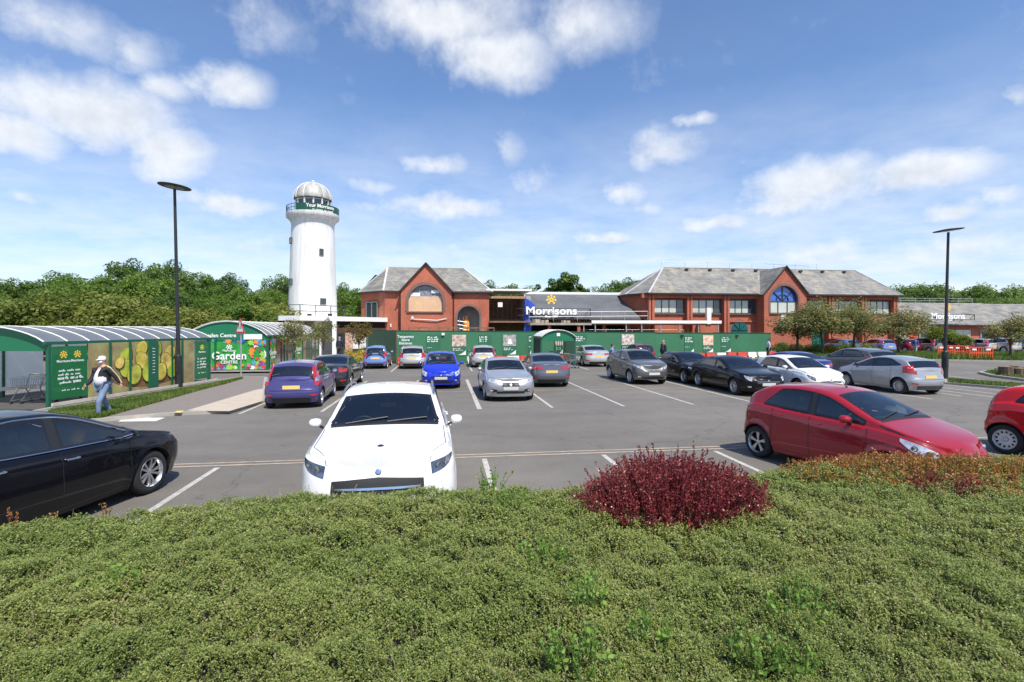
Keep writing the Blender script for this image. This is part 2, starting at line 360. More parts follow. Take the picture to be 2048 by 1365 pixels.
sheet('parking_line', near + mid + rt, .004, line_w)
seam = [strip((-13, 10.13), (14, 10.24), .065), strip((-13, 10.33), (14, 10.44), .06), strip((-6.4, 20.9), (26, 20.95), .06)]
sheet('seam_line', seam, .0045, line_c)
sheet('give_way_line', [[G(236, 844), G(312, 843), G(330, 836), G(250, 836)]], .004, mat('fresh_white_line', (.62, .60, .55), .8, nscale=6, namt=.15))

def inset(poly, w):
    n = len(poly); c = []; A = sum(poly[i][0] * poly[(i + 1) % n][1] - poly[(i + 1) % n][0] * poly[i][1] for i in range(n)); sg = 1 if A > 0 else -1
    for i in range(n):
        p0, p1, p2 = Vector(poly[i - 1]), Vector(poly[i]), Vector(poly[(i + 1) % n])
        a = (p1 - p0).normalized(); b = (p2 - p1).normalized(); na = Vector((-a.y, a.x)) * sg; nb = Vector((-b.y, b.x)) * sg
        k = (na + nb); k = k / max(.35, k.dot(na)) if k.length > .01 else na
        c.append(tuple(p1 + k * w))
    return c
def raised(name, poly, h, top, kw=.13):
    inn = inset(poly, kw); n = len(poly); mb = MB()
    vs = [(x, y, 0) for x, y in poly] + [(x, y, h) for x, y in poly] + [(x, y, h) for x, y in inn]
    fs = [(i, (i + 1) % n, n + (i + 1) % n, n + i) for i in range(n)] + [(n + i, n + (i + 1) % n, 2 * n + (i + 1) % n, 2 * n + i) for i in range(n)]
    o = mb.add(vs, fs).build('kerb', stone_k); o['kind'] = 'structure'
    sheet(name, [[(x, y) for x, y in inn]], h - .004, top); return inn
def GP(pts): return [G(a, b) for a, b in pts]
pav = GP([(60, 856), (215, 843), (345, 832), (462, 827), (529, 807), (534, 758), (486, 756), (420, 766), (100, 821), (40, 833)])
raised('pavement', pav, .10, pave_m, .12)
sheet('buff_paving', [[G(*p, .1) for p in ((372, 822), (458, 823), (524, 803), (527, 778), (512, 780))]], .103, tact_m)
sheet('dropped_kerb_dot', [[G(*p, .1) for p in ((348, 826), (362, 826), (368, 822), (354, 822))]], .103, mat('yellow_paint', (.62, .48, .16), .8, nscale=5, namt=.2))
GRASSL = [G(*p, .1) for p in ((96, 826), (420, 771), (486, 757.5), (452, 768), (400, 781), (340, 798), (262, 820), (205, 836), (120, 842))]
sheet('verge', [GRASSL], .106, grass_base)
VERGE = GP([(1760, 709), (2400, 712), (2500, 732), (2048, 725), (1870, 722), (1700, 721), (1560, 719), (1545, 714), (1556, 701), (1700, 701)])
raised('verge', VERGE, .12, grass_base)
BED = [G(*p, .12) for p in ((1562, 714), (1566, 704), (1700, 703), (1800, 711), (1740, 717))]
sheet('planting_bed', [BED], .121, soil_m)
ISL = GP([(1956, 748), (1990, 742), (2048, 740), (2400, 741), (2500, 790), (2048, 763), (1985, 755)])
raised('verge', ISL, .12, grass_base, .15)
STR = GP([(1888, 762), (2010, 771), (2400, 800), (2400, 816), (2003, 778), (1888, 769)])
raised('verge', STR, .10, grass_base, .12)
raised('pavement', GP([(400, 744), (640, 744), (660, 741), (700, 733), (780, 733), (780, 722), (540, 712), (415, 722)]), .1, tact_m, .15)
# pavement behind the hoarding, up to the store
sheet('pavement', [[(-30, 44), (70, 44.5), (70, 58), (-30, 58)]], .02, pave_m)

# ---------------------------------------------------------------- grass blades
def poly_tri_sample(poly, n, seed=0):
    r = np.random.default_rng(seed); P = np.array(poly); lo, hi = P.min(0), P.max(0); out = np.zeros((0, 2))
    while len(out) < n:
        q = lo + r.random((n * 3, 2)) * (hi - lo); ins = np.zeros(len(q), bool); j = len(P) - 1
        for i in range(len(P)):
            c = ((P[i, 1] > q[:, 1]) != (P[j, 1] > q[:, 1])) & (q[:, 0] < (P[j, 0] - P[i, 0]) * (q[:, 1] - P[i, 1]) / (P[j, 1] - P[i, 1] + 1e-12) + P[i, 0]); ins ^= c; j = i
        out = np.vstack([out, q[ins]])
    return out[:n]
grass_leaf = leafmat('grass_blade', [(.045, .085, .015), (.10, .17, .03), (.17, .25, .05), (.30, .30, .10)], .4)
def grass(name, poly, z, n, h, label, w=.02, seed=1):
    r = np.random.default_rng(seed); P = poly_tri_sample(poly, n, seed); a = r.random(n) * 6.283; hh = h * (.5 + r.random(n)); ww = w * (.6 + r.random(n))
    dx, dy = np.cos(a) * ww, np.sin(a) * ww; lx, ly = (r.random(n) - .5) * hh, (r.random(n) - .5) * hh
    V = np.zeros((n, 3, 3)); V[:, 0] = np.c_[P[:, 0] - dx, P[:, 1] - dy, np.full(n, z)]; V[:, 1] = np.c_[P[:, 0] + dx, P[:, 1] + dy, np.full(n, z)]; V[:, 2] = np.c_[P[:, 0] + lx, P[:, 1] + ly, z + hh]
    o = fast_mesh(name, V.reshape(-1, 3), np.arange(n * 3).reshape(n, 3), grass_leaf); return tag(o, label, 'grass', kind='stuff')
grass('grass', GRASSL, .1, 42000, .10, 'rough green grass strip beside the trolley shelter on the left', .018, 1)
grass('grass', inset(VERGE, .2), .11, 42000, .28, 'long grass on the verge behind the orange barriers', .035, 2)
grass('grass', inset(ISL, .25), .11, 16000, .10, 'short grass on the kerbed island with log stumps', .03, 3)
grass('grass', inset(STR, .15), .09, 12000, .09, 'narrow grass strip at the foot of the right lamp post', .03, 4)
# ================================================================ buildings
brick = brickmat('red_brick', (.38, .090, .050), (.48, .130, .070), (.36, .19, .13))
brick_d = brickmat('soldier_brick', (.16, .10, .10), (.20, .12, .11), (.2, .15, .13), scale=.8)
slate = slatemat('weathered_slate', (.165, .165, .16), (.25, .245, .23), (.38, .33, .24), .6)
slate_new = slatemat('dark_grey_slate', (.115, .12, .13), (.135, .14, .15), (.16, .165, .17), .25, .3, .16)
white_r = mat('white_render', (.80, .80, .78), .6, nscale=1.1, namt=.05)
offw = mat('off_white_paint', (.74, .73, .69), .55, nscale=2, namt=.06)
dirty_w = mat('grey_stained_dome', (.40, .40, .375), .5, nscale=3.0, namt=.25)
stone_g = brickmat('rubble_stone', (.46, .42, .36), (.34, .30, .26), (.22, .20, .17), scale=2.2)
lead = mat('lead_flashing', (.50, .50, .50), .6, nscale=2, namt=.12)
gut = mat('dark_gutter', (.03, .03, .032), .5)
darkv = mat('dark_void', (.018, .018, .02), .9)  # near-black base colour paints in the shade of deep openings
wood_b = mat('brown_timber', (.20, .115, .07), .8, nscale=3, namt=.4)
ply = mat('plywood', (.66, .43, .26), .8, nscale=1.5, namt=.12)
steel = mat('galvanised_steel', (.50, .50, .49), .45, .6)
blue_t = mat('blue_tarpaulin', (.03, .08, .45), .5, nscale=2, namt=.4, bump=.8, bscale=3)
green_h = mat('green_hoarding_paint', (.040, .160, .080), .5, nscale=.7, namt=.10)
green_d = mat('dark_green_paint', (.010, .085, .045), .4)
green_f = mat('green_frame', (.012, .11, .06), .4)
win_dark = mat('dark_window_pane', (.035, .05, .06), .06, spec=.9)
win_pale = mat('blinds_behind_glass', (.52, .55, .48), .15, coat=.6, nscale=1.2, namt=.12)
win_blue = mat('blue_reflection_pane', (.03, .13, .55), .08, coat=.8, nscale=1.0, namt=.2)  # the pane's blue reflection is painted into its base colour
alum = mat('dark_blue_frame', (.03, .06, .10), .4)
grey_bl = mat('stacked_blocks', (.33, .31, .30), .85, nscale=3, namt=.2)
yellow_m = mat('logo_yellow', (.95, .60, .06), .45)

def arc(cx, cz, r, a0, a1, n): return [(cx + r * math.cos(a0 + (a1 - a0) * i / n), cz + r * math.sin(a0 + (a1 - a0) * i / n)) for i in range(n + 1)]
def gable_with_arch(mb, xl, xr, yf, yb, z0, ze, zp, xp, ax, az, ar, abot):
    """brick gable wall with a round-headed opening, modelled as a ring of quads around the hole"""
    hole = arc(ax, az, ar, 0, math.pi, 24); hole = [(ax + ar, abot)] + hole + [(ax - ar, abot)]
    def outer(p):
        dx, dz = p[0] - ax, p[1] - az; t = 50
        for (a, b) in [((xr, z0), (xr, ze)), ((xr, ze), (xp, zp)), ((xp, zp), (xl, ze)), ((xl, ze), (xl, z0))]:
            ex, ez = b[0] - a[0], b[1] - a[1]; den = dx * ez - dz * ex
            if abs(den) < 1e-9: continue
            s = ((a[0] - ax) * ez - (a[1] - az) * ex) / den; u = ((a[0] - ax) * dz - (a[1] - az) * dx) / den
            if s > 0 and -1e-6 <= u <= 1 + 1e-6: t = min(t, s)
        return (ax + dx * t, az + dz * t)
    hs = hole[1:-1]; out = [outer(p) for p in hs]
    # snap the nearest outer points to the corners
    for c in ((xp, zp), (xr, ze), (xl, ze)):
        i = min(range(len(out)), key=lambda k: (out[k][0] - c[0]) ** 2 + (out[k][1] - c[1]) ** 2); out[i] = c
    ring_i = [(ax + ar, abot)] + hs + [(ax - ar, abot)]; ring_o = [(xr, abot)] + out + [(xl, abot)]
    for y in (yf, yb):
        n = len(ring_i); mb.add([(x, y, z) for x, z in ring_i + ring_o], [(i, i + 1, n + i + 1, n + i) for i in range(n - 1)])
    n = len(ring_i); mb.add([(x, yf, z) for x, z in ring_i] + [(x, yb, z) for x, z in ring_i], [(i, i + 1, n + i + 1, n + i) for i in range(n - 1)])
    n = len(ring_o); mb.add([(x, yf, z) for x, z in ring_o] + [(x, yb, z) for x, z in ring_o], [(i, i + 1, n + i + 1, n + i) for i in range(n - 1)])
    mb.box(((xl + xr) / 2, (yf + yb) / 2, (z0 + abot) / 2), (xr - xl, yb - yf, abot - z0))
    return ring_i
def arch_trim(parent, ax, az, ar, w, yf, bot, m=brick_d):
    mb = MB(); a = arc(ax, az, ar, 0, math.pi, 28); b = arc(ax, az, ar + w, 0, math.pi, 28)
    a = [(ax + ar, bot)] + a + [(ax - ar, bot)]; b = [(ax + ar + w, bot)] + b + [(ax - ar - w, bot)]; n = len(a)
    for i in range(n - 1):
        mb.add([(a[i][0], yf - .03, a[i][1]), (a[i + 1][0], yf - .03, a[i + 1][1]), (b[i + 1][0], yf - .03, b[i + 1][1]), (b[i][0], yf - .03, b[i][1]),
                (b[i][0], yf + .1, b[i][1]), (b[i + 1][0], yf + .1, b[i + 1][1])], [(0, 1, 2, 3), (3, 2, 5, 4)])
    mb.build('arch_surround', m, parent)

def left_block():
    t = thing('brick_building', 'red brick block with a boarded round window in its gable, left of the hall', 'building', (0, 0, 0))
    ze, zr = 6.5, 9.5
    plan = [(-6.2, 55), (4.75, 55), (4.75, 64), (-9.1, 64), (-9.1, 58)]
    w = MB()
    # front wall pieces leave the round-headed doorway open
    w.box((-5.35, 55.2, ze / 2), (1.7, .4, ze)); w.box((.95, 55.2, ze / 2), (.75, .4, ze)); w.box((4.25, 55.2, ze / 2), (1.0, .4, ze))
    w.box((2.54, 55.2, (4.97 + ze) / 2), (2.44, .4, ze - 4.97))
    ar = [(1.32, 2.0)] + [(2.54 + 1.17 * math.cos(a), 3.8 + 1.17 * math.sin(a)) for a in np.linspace(math.pi, 0, 17)]
    for sgn in (-1, 1):
        pts = [(2.54 + sgn * 1.17 * math.cos(a), 3.8 + 1.17 * math.sin(a)) for a in np.linspace(0, math.pi / 2, 9)]
        poly = [(2.54 + sgn * 1.22, 3.8), *[(2.54 + sgn * 1.22, 4.97), (2.54, 4.97)], *pts[::-1]]
        for y in (55.0, 55.4):
            ctr = (2.54 + sgn * 1.22, y, 4.97); ps = pts
            w.add([ctr] + [(x, y, z) for x, z in ps], [(0, i, i + 1) for i in range(1, len(ps))])
    w.prism([(-6.2, 55.01), (-6.2, 55.4), (-8.7, 58.1), (-8.7, 63.6), (4.4, 63.6), (4.4, 55.4), (4.75, 55.4), (4.75, 64), (-9.1, 64), (-9.1, 58)], 'z', 0, ze)
    w.build('wall', brick, t)
    g = MB(); gable_with_arch(g, -4.5, .72, 54.1, 54.6, 0, 6.55, 9.35, -1.93, -1.98, 5.35, 1.78, 4.35)
    g.box((-4.25, 54.8, 3.2), (.5, .5, 6.4)); g.box((.5, 54.8, 3.2), (.44, .5, 6.4)); g.build('gable_wall', brick, t)
    arch_trim(t, -1.98, 5.35, 1.78, .28, 54.1, 4.35); arch_trim(t, 2.54, 3.8, 1.17, .22, 55.0, 2)
    win = MB(); win.prism([(-3.76, 4.36)] + [(-3.76, 5.35)] + arc(-1.98, 5.35, 1.77, math.pi, 0, 24) + [(-.2, 4.36)], 'y', 54.45, 54.5)
    wo = win.build('window', mat('stacked_slate_view', (.22, .23, .27), .3, nscale=5, namt=.4), t)
    b = MB(); b.box((-1.98, 54.36, 4.98), (3.5, .05, 1.25)); b.box((-1.98, 54.38, 5.77), (3.42, .05, .32)); b.build('plywood_board', ply, wo)
    p = MB(); p.box((-3.05, 54.34, 6.12), (1.05, .02, .4)); p.box((-.95, 54.34, 6.45), (.85, .02, .35)); p.build('paper_sheet', offw, wo)
    f = MB()
    for x in (-2.6, -1.4): f.box((x, 54.4, 6.1), (.06, .06, 1.7))
    f.box((-1.98, 54.4, 5.95), (3.4, .06, .06)); f.build('frame', mat('blue_grey_frame', (.25, .33, .42), .5), wo)
    s = MB(); s.box((-1.98, 54.05, 4.3), (3.8, .2, .12)); s.build('sill', brick_d, wo)
    # angled corner window
    cw = MB(); M = Matrix.Rotation(math.atan2(-3, 2.9), 3, 'Z'); c = Vector((-7.68, 56.46, 4.0)); nrm = Vector((-.72, -.69, 0))
    cw.box(c + nrm * .04, (1.9, .1, 2.7), M=M); co = cw.build('window', win_dark, t)
    cf = MB()
    for k in (-.95, 0, .95): cf.box(c + nrm * .1 + M @ Vector((k, 0, 0)), (.08, .08, 2.8), M=M)
    for k in (-1.4, 1.4): cf.box(c + nrm * .1 + Vector((0, 0, k)), (1.98, .08, .08), M=M)
    cf.build('frame', mat('grey_green_frame', (.16, .22, .22), .5), co)
    # hipped roof
    e = .35; E = [(-6.2 - e * .4, 55 - e), (4.75 + e, 55 - e), (4.75 + e, 64 + e), (-9.1 - e, 64 + e), (-9.1 - e, 58 - e * .4)]
    r = MB(); A, B = (-6.4, 59.3, zr), (2.2, 59.3, zr)
    V = [(x, y, ze) for x, y in E] + [A, B]; r.add(V, [(0, 1, 6, 5), (1, 2, 6), (2, 3, 5, 6), (3, 4, 5), (4, 0, 5)])
    r.add([(-4.7, 53.9, 6.35), (-1.93, 53.9, 9.4), (-1.93, 59.3, 9.4), (-4.7, 59.3, 6.35)], [(0, 1, 2, 3)])
    r.add([(.92, 53.9, 6.35), (-1.93, 53.9, 9.4), (-1.93, 59.3, 9.4), (.92, 59.3, 6.35)], [(0, 1, 2, 3)])
    r.add([(-9.4, 61, 7.2), (-8, 61, 8.8), (-3, 61, 8.9), (-3, 66, 8.9), (-8, 66, 8.8), (-9.4, 66, 7.2)], [(0, 1, 4, 5), (1, 2, 3, 4)])
    ro = r.build('roof', slate, t)
    l = MB(); P = [Vector(v) for v in V]
    for a, b2 in ((5, 6), (5, 0), (5, 4), (6, 1)): l.bar(P[a] + Vector((0, 0, .02)), P[b2] + Vector((0, 0, .02)), .2, .08)
    l.build('ridge', lead, ro)
    gt = MB(); gt.bar((E[0][0], E[0][1], ze - .05), (-4.75, E[0][1], ze - .05), .14, .16); gt.bar((.95, E[0][1], ze - .05), (*E[1], ze - .05), .14, .16); gt.bar((*E[4], ze - .05), (*E[0], ze - .05), .14, .16)
    gt.bar((-4.72, 53.86, 6.33), (-1.93, 53.86, 9.42), .05, .12); gt.bar((.94, 53.86, 6.33), (-1.93, 53.86, 9.42), .05, .12)
    gt.build('gutter', gut, t)
    dp = MB(); dp.tube([(-4.6, 54.9, 0), (-4.6, 54.9, 6.4)], .06); dp.tube([(.95, 54.9, 0), (.95, 54.9, 6.4)], .06); dp.build('drainpipe', gut, t)
    i = MB(); i.box((-2, 57.2, 3.2), (12, .2, 6)); i.build('interior_partition', mat('grey_plaster', (.42, .43, .42), .8, nscale=1.2, namt=.25), t)
    i = MB(); i.box((-2, 58, .1), (12, 6, .2)); i.build('floor_slab', grey_bl, t)
    cb = MB(); cb.tube([(-3.5, 54.0, 3.55), (-2.2, 53.95, 3.5), (-.8, 53.95, 3.42), (.2, 54.0, 3.6)], .05, 6); cb.build('cable_duct', offw, t); MB().box((-3.3, 53.98, 3.72), (.22, .12, .22)).build('junction_box', offw, t); MB().box((-5.6, 54.95, 2.9), (.14, .1, .35)).build('alarm_box', offw, t)
    og = MB(); og.prism([(2.0, 2.1), (2.7, 2.1), (2.65, 3.3), (2.45, 4.0), (2.2, 3.9)], 'y', 55.9, 56.5)
    tag(og.build('orange_dust_sheet', mat('orange_sheet', (.75, .30, .04), .7, nscale=4, namt=.3)), 'orange draped sheet standing inside the round-headed doorway', 'dust sheet')
    sc_ = MB()
    for x in (1.6, 2.0): sc_.tube([(x, 55.7, 0), (x, 55.7, 3.9)], .03, 6)
    for z in (2.6, 3.0, 3.4): sc_.tube([(1.4, 55.7, z), (2.4, 55.7, z - .15)], .03, 6)
    tag(sc_.build('steel_scaffold', steel), 'small steel scaffold frame inside the round-headed doorway', 'scaffold')
left_block()

def right_block():
    t = thing('brick_building', 'long red brick block with a blue round window in its gable, right of the hall', 'building')
    ze, zr = 6.55, 10.0
    w = MB(); w.prism([(22.9, 55.6), (54, 55.6), (54, 63), (21.3, 63), (21.3, 58.4)], 'z', 0, ze); w.build('wall', brick, t)
    PR = []
    for a, b in ((1297, 1309), (1374, 1385), (1448, 1459), (1517, 1530), (1657, 1668), (1724, 1733), (1787, 1796)):
        x0, d0 = ATY(a, 55); x1, d1 = ATY(b, 55); m_ = (x0 + x1) / 2; PR.append((x0, x1))
        for q in (.22, .80): MB().box((x0 + (x1 - x0) * q, 55.3, ze / 2), ((x1 - x0) * .40, .7, ze)).build('pier', brick, t)
    band = MB(); band.box((38, 55.35, ze - .28), (32, .45, .5)); band.box((30, 55.5, 3.4), (14, .18, .16)); band.box((47, 55.5, 3.4), (13, .18, .16)); band.build('eaves_band', brick, t)
    for i in range(6):
        if i == 3: continue
        xa, xb = PR[i][1] + .15, PR[i + 1][0] - .15
        if xb - xa > 6: xa = 42.2
        spans = [(xa, xb)]
        if i == 4: spans = [(PR[4][1] + .2, PR[5][0] - .2)]
        for (a, b) in spans:
            z0, z1 = 4.35, 5.85
            wd = MB(); wd.box(((a + b) / 2, 55.56, (z0 + z1) / 2), (b - a, .1, z1 - z0)); wo = wd.build('window', [win_dark], t)
            n = 4; pn = MB()
            for k in range(n):
                if k == 3 and i in (0, 1, 2): continue  # rightmost pane stays dark, painting in the pier's shadow
                c = a + (b - a) * (k + .5) / n; pn.box((c, 55.5, (z0 + z1) / 2), ((b - a) / n - .12, .03, z1 - z0 - .1))
            pn.build('pane', win_pale, wo)
            fr = MB()
            for k in range(n + 1): fr.box((a + (b - a) * k / n, 55.49, (z0 + z1) / 2), (.08, .1, z1 - z0))
            for z in (z0, z1): fr.box(((a + b) / 2, 55.49, z), (b - a + .08, .1, .08))
            fr.build('frame', alum, wo)
            MB().box(((a + b) / 2, 55.47, z0 - .1), (b - a + .2, .18, .1)).build('sill', brick_d, wo)
    x0, _ = ATY(1613, 55); a, b = 42.3, 44.6
    wd = MB().box(((a + b) / 2, 55.56, 5.1), (b - a, .1, 1.5)).build('window', win_dark, t); MB().box(((a + b) / 2, 55.5, 5.1), (b - a - .2, .06, .07)).build('frame', alum, wd)
    # gable
    g = MB(); xc, ax, az, ar = 38.66, 38.55, 5.75, 1.72
    gable_with_arch(g, 36.05, 41.3, 54.0, 54.5, 0, 6.65, 9.65, xc, ax, az, ar, 4.35)
    g.box((36.3, 55, 3.2), (.5, 1.1, 6.4)); g.box((41.05, 55, 3.2), (.5, 1.1, 6.4)); g.build('gable_wall', brick, t)
    arch_trim(t, ax, az, ar, .25, 54.0, 4.35)
    wo = MB().prism([(ax - ar, 4.36)] + arc(ax, az, ar - .01, math.pi, 0, 24) + [(ax + ar, 4.36)], 'y', 54.4, 54.44).build('window', win_blue, t)
    pn = MB()
    for k in range(3): pn.box((ax - 1.15 + k * 1.15, 54.38, 5.03), (1.05, .03, 1.25))
    pn.build('pane', win_pale, wo)
    f = MB(); f.box((ax, 54.33, 5.7), (3.4, .08, .09)); f.box((ax, 54.33, 6.5), (.09, .08, 1.7))
    for k in (-1, 1): f.box((ax + k * .58, 54.33, 5.0), (.07, .08, 1.35)); f.bar((ax, 54.33, az), (ax + k * 1.3, 54.33, az + 1.15), .08, .08)
    for rr in (.75, 1.68):
        a_ = arc(ax, az, rr, 0, math.pi, 20)
        for q in range(20): f.bar((a_[q][0], 54.33, a_[q][1]), (a_[q + 1][0], 54.33, a_[q + 1][1]), .07, .07)
    f.build('frame', alum, wo)
    MB().box((ax, 53.95, 4.28), (3.7, .2, .12)).build('sill', brick_d, wo)
    # low round-headed window left of the gable, door under the gable's right side
    dx = ATY(1484.5, 55)[0]
    wo = MB().prism([(dx - .95, 1.2), (dx - .95, 2.5)] + arc(dx, 2.5, .95, math.pi, 0, 16) + [(dx + .95, 1.2)], 'y', 55.5, 55.56).build('window', mat('green_tinted_pane', (.02, .12, .13), .1, coat=.5), t)
    f = MB(); f.box((dx, 55.46, 2.4), (1.9, .06, .07)); f.box((dx, 55.46, 2.9), (.07, .06, 1)); f.bar((dx, 55.46, 2.4), (dx + .7, 55.46, 3.1), .06, .06); f.bar((dx, 55.46, 2.4), (dx - .7, 55.46, 3.1), .06, .06); f.build('frame', green_d, wo)
    arch_trim(t, dx, 2.5, .97, .22, 55.6, 1.2)
    x0, x1 = ATY(1605, 55)[0], ATY(1640, 55)[0]
    wo = MB().box(((x0 + x1) / 2, 53.96, 1.25), (x1 - x0 - .8, .06, 2.4)).build('door', mat('green_glass_door', (.02, .14, .11), .12, coat=.5), t)
    f = MB()
    for k in range(4): f.box((x0 + .4 + (x1 - x0 - .8) * k / 3, 53.92, 1.25), (.07, .06, 2.4))
    f.box(((x0 + x1) / 2, 53.92, 2.45), (x1 - x0 - .8, .06, .1)); f.box(((x0 + x1) / 2, 53.92, 1.1), (x1 - x0 - .8, .06, .06)); f.build('frame', green_d, wo)
    # white notice on the brickwork
    nb = MB().box((ATY(1567, 54)[0], 53.95, 3.3), (.7, .05, 1.9)).build('notice_board', offw, t)
    # roof
    e = .4; E = [(22.9 - .3, 55 - e), (54 + e, 55 - e), (54 + e, 63 + e), (21.3 - e, 63 + e), (21.3 - e, 57.6)]
    A, B = (26.3, 59.2, zr), (52.0, 59.2, zr); V = [(x, y, ze) for x, y in E] + [A, B]
    r = MB().add(V, [(0, 1, 6, 5), (1, 2, 6), (2, 3, 5, 6), (3, 4, 5), (4, 0, 5)])
    for s_ in (-1, 1):
        xe = 35.85 if s_ < 0 else 41.5
        r.add([(xe, 53.8, 6.45), (xc, 53.8, 9.7), (xc, 59.2, 9.7), (xe, 59.2, 6.45)], [(0, 1, 2, 3)])
    ro = r.build('roof', slate, t); P = [Vector(v) for v in V]; l = MB()
    for a, b in ((5, 6), (5, 0), (5, 4), (6, 1)): l.bar(P[a] + Vector((0, 0, .02)), P[b] + Vector((0, 0, .02)), .2, .08)
    l.bar((35.7, 54.8, 6.6), (37.9, 57.9, 9.0), .1, .06); l.build('ridge', lead, ro)
    v = MB()
    for k in range(8): v.box((29 + k * 3.0, 58.6, 9.72), (.35, .3, .22))
    v.build('roof_vent', gut, ro)
    gt = MB(); gt.bar((*E[0], ze - .05), (35.8, E[0][1], ze - .05), .14, .16); gt.bar((41.55, E[0][1], ze - .05), (*E[1], ze - .05), .14, .16); gt.bar((*E[4], ze - .05), (*E[0], ze - .05), .14, .16)
    gt.bar((35.82, 53.76, 6.42), (xc, 53.76, 9.72), .05, .12); gt.bar((41.54, 53.76, 6.42), (xc, 53.76, 9.72), .05, .12)
    gt.build('gutter', gut, t)
right_block()

def rail(mb, pts, h, n_post, r=.03, rows=(1.0, .5), base=0):
    pts = [Vector(p) for p in pts]
    for a, b in zip(pts[:-1], pts[1:]):
        k = max(1, int((b - a).length / n_post))
        for i in range(k + 1): q = a.lerp(b, i / k); mb.tube([q, q + Vector((0, 0, h))], r, 5)
        for f in rows: mb.tube([a + Vector((0, 0, h * f)), b + Vector((0, 0, h * f))], r * .8, 5)
mb = MB(); rail(mb, [(26.3, 59.6, 10.0), (47, 59.6, 10.0)], .75, 2.6, .022, (1.0, .55)); mb.bar((40, 59.6, 10.7), (46, 59.6, 10.5), .05)
tag(mb.build('roof_guard_rail', steel), 'thin steel guard rail along the ridge of the long brick block', 'guard rail')

def hall():
    t = thing('slate_roofed_hall', 'low shop hall with a new dark grey slate roof between the two brick blocks', 'building')
    x0, x1 = 9.3, 22.6
    r = MB().add([(x0, 54.6, 3.75), (x1 - 1.0, 54.6, 3.75), (x1 - 1.6, 60.8, 6.75), (x0 - .1, 60.8, 6.75), (x0, 54.6, 3.55), (x1 - 1.0, 54.6, 3.55)], [(0, 1, 2, 3), (0, 4, 5, 1)]); ro = r.build('roof', slate_new, t)
    MB().box(((x0 + x1) / 2 - 3, 60.9, 6.85), (x1 - x0 + 4.5, .5, .28)).build('roof_capping', white_r, ro)
    MB().bar((x0 + .1, 54.6, 3.85), (x0 + .0, 60.8, 6.85), .28, .12).build('verge_flashing', lead, ro)
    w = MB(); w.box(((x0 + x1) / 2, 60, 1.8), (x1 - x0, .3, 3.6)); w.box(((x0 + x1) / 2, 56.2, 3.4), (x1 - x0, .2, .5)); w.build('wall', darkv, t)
    gr = MB(); gr.box(((x0 + x1) / 2, 57, 1.1), (x1 - x0 - .4, .1, 2.1)); gr.build('lower_hoarding', green_h, t)
    lat = MB()
    for k in range(46): lat.box((x0 + 2.6 + k * .26, 54.9, 3.28), (.10, .05, .28 + .1 * (k % 3)))
    lat.build('roof_batten', wood_b, t)
    for x in (8.9, 11.4, 14.7, 17.6, 20.4): MB().box((x, 55.2, 1.6), (.32, .3, 3.3)).build('brick_pier', brick, t)
    # opened up link next to the left block
    lk = MB(); lk.box((7.0, 60, 3.2), (4.4, .2, 6.2)); lk.box((7.0, 57, 3.3), (4.5, 5.5, .18)); lk.build('stripped_wall', wood_b, t)
    bx = MB()
    for k in range(8): bx.box((5.1 + k * .55, 59.85, 4.4), (.09, .08, 2.6))
    for z in (3.6, 5.5, 5.8): bx.box((7.0, 59.8, z), (4.4, .1, .1))
    bx.box((7.0, 55.1, 5.95), (4.5, .2, .25)); bx.build('timber_frame', mat('raw_timber', (.36, .22, .13), .8, nscale=4, namt=.3), t)
    MB().box((6.9, 57.6, 6.75), (5.0, 5.6, .2)).build('flat_roof', white_r, t)
    MB().box((5.95, 54.95, 5.15), (.5, .05, .5)).build('notice', offw, t)
    tp = MB(); 
    pts = [(8.6, 54.6, 5.8), (9.0, 54.5, 5.7), (9.7, 54.5, 5.1), (9.8, 54.45, 4.5), (9.3, 54.5, 3.6), (9.3, 54.6, 1.2), (8.5, 54.6, 1.2)]
    tp.add([(x, y, z) for x, y, z in pts] + [(x, y + .5, z) for x, y, z in pts], [tuple(range(7)), tuple(range(13, 6, -1))] + [(i, (i + 1) % 7, 7 + (i + 1) % 7, 7 + i) for i in range(7)])
    tag(tp.build('tarpaulin', blue_t), 'crumpled blue tarpaulin hanging beside the big store name sign', 'tarpaulin')
    bk = MB(); bk.box((9.0, 57.6, 4.8), (.5, 5.6, 2.6)); bk.build('party_wall', grey_bl, t)
hall()

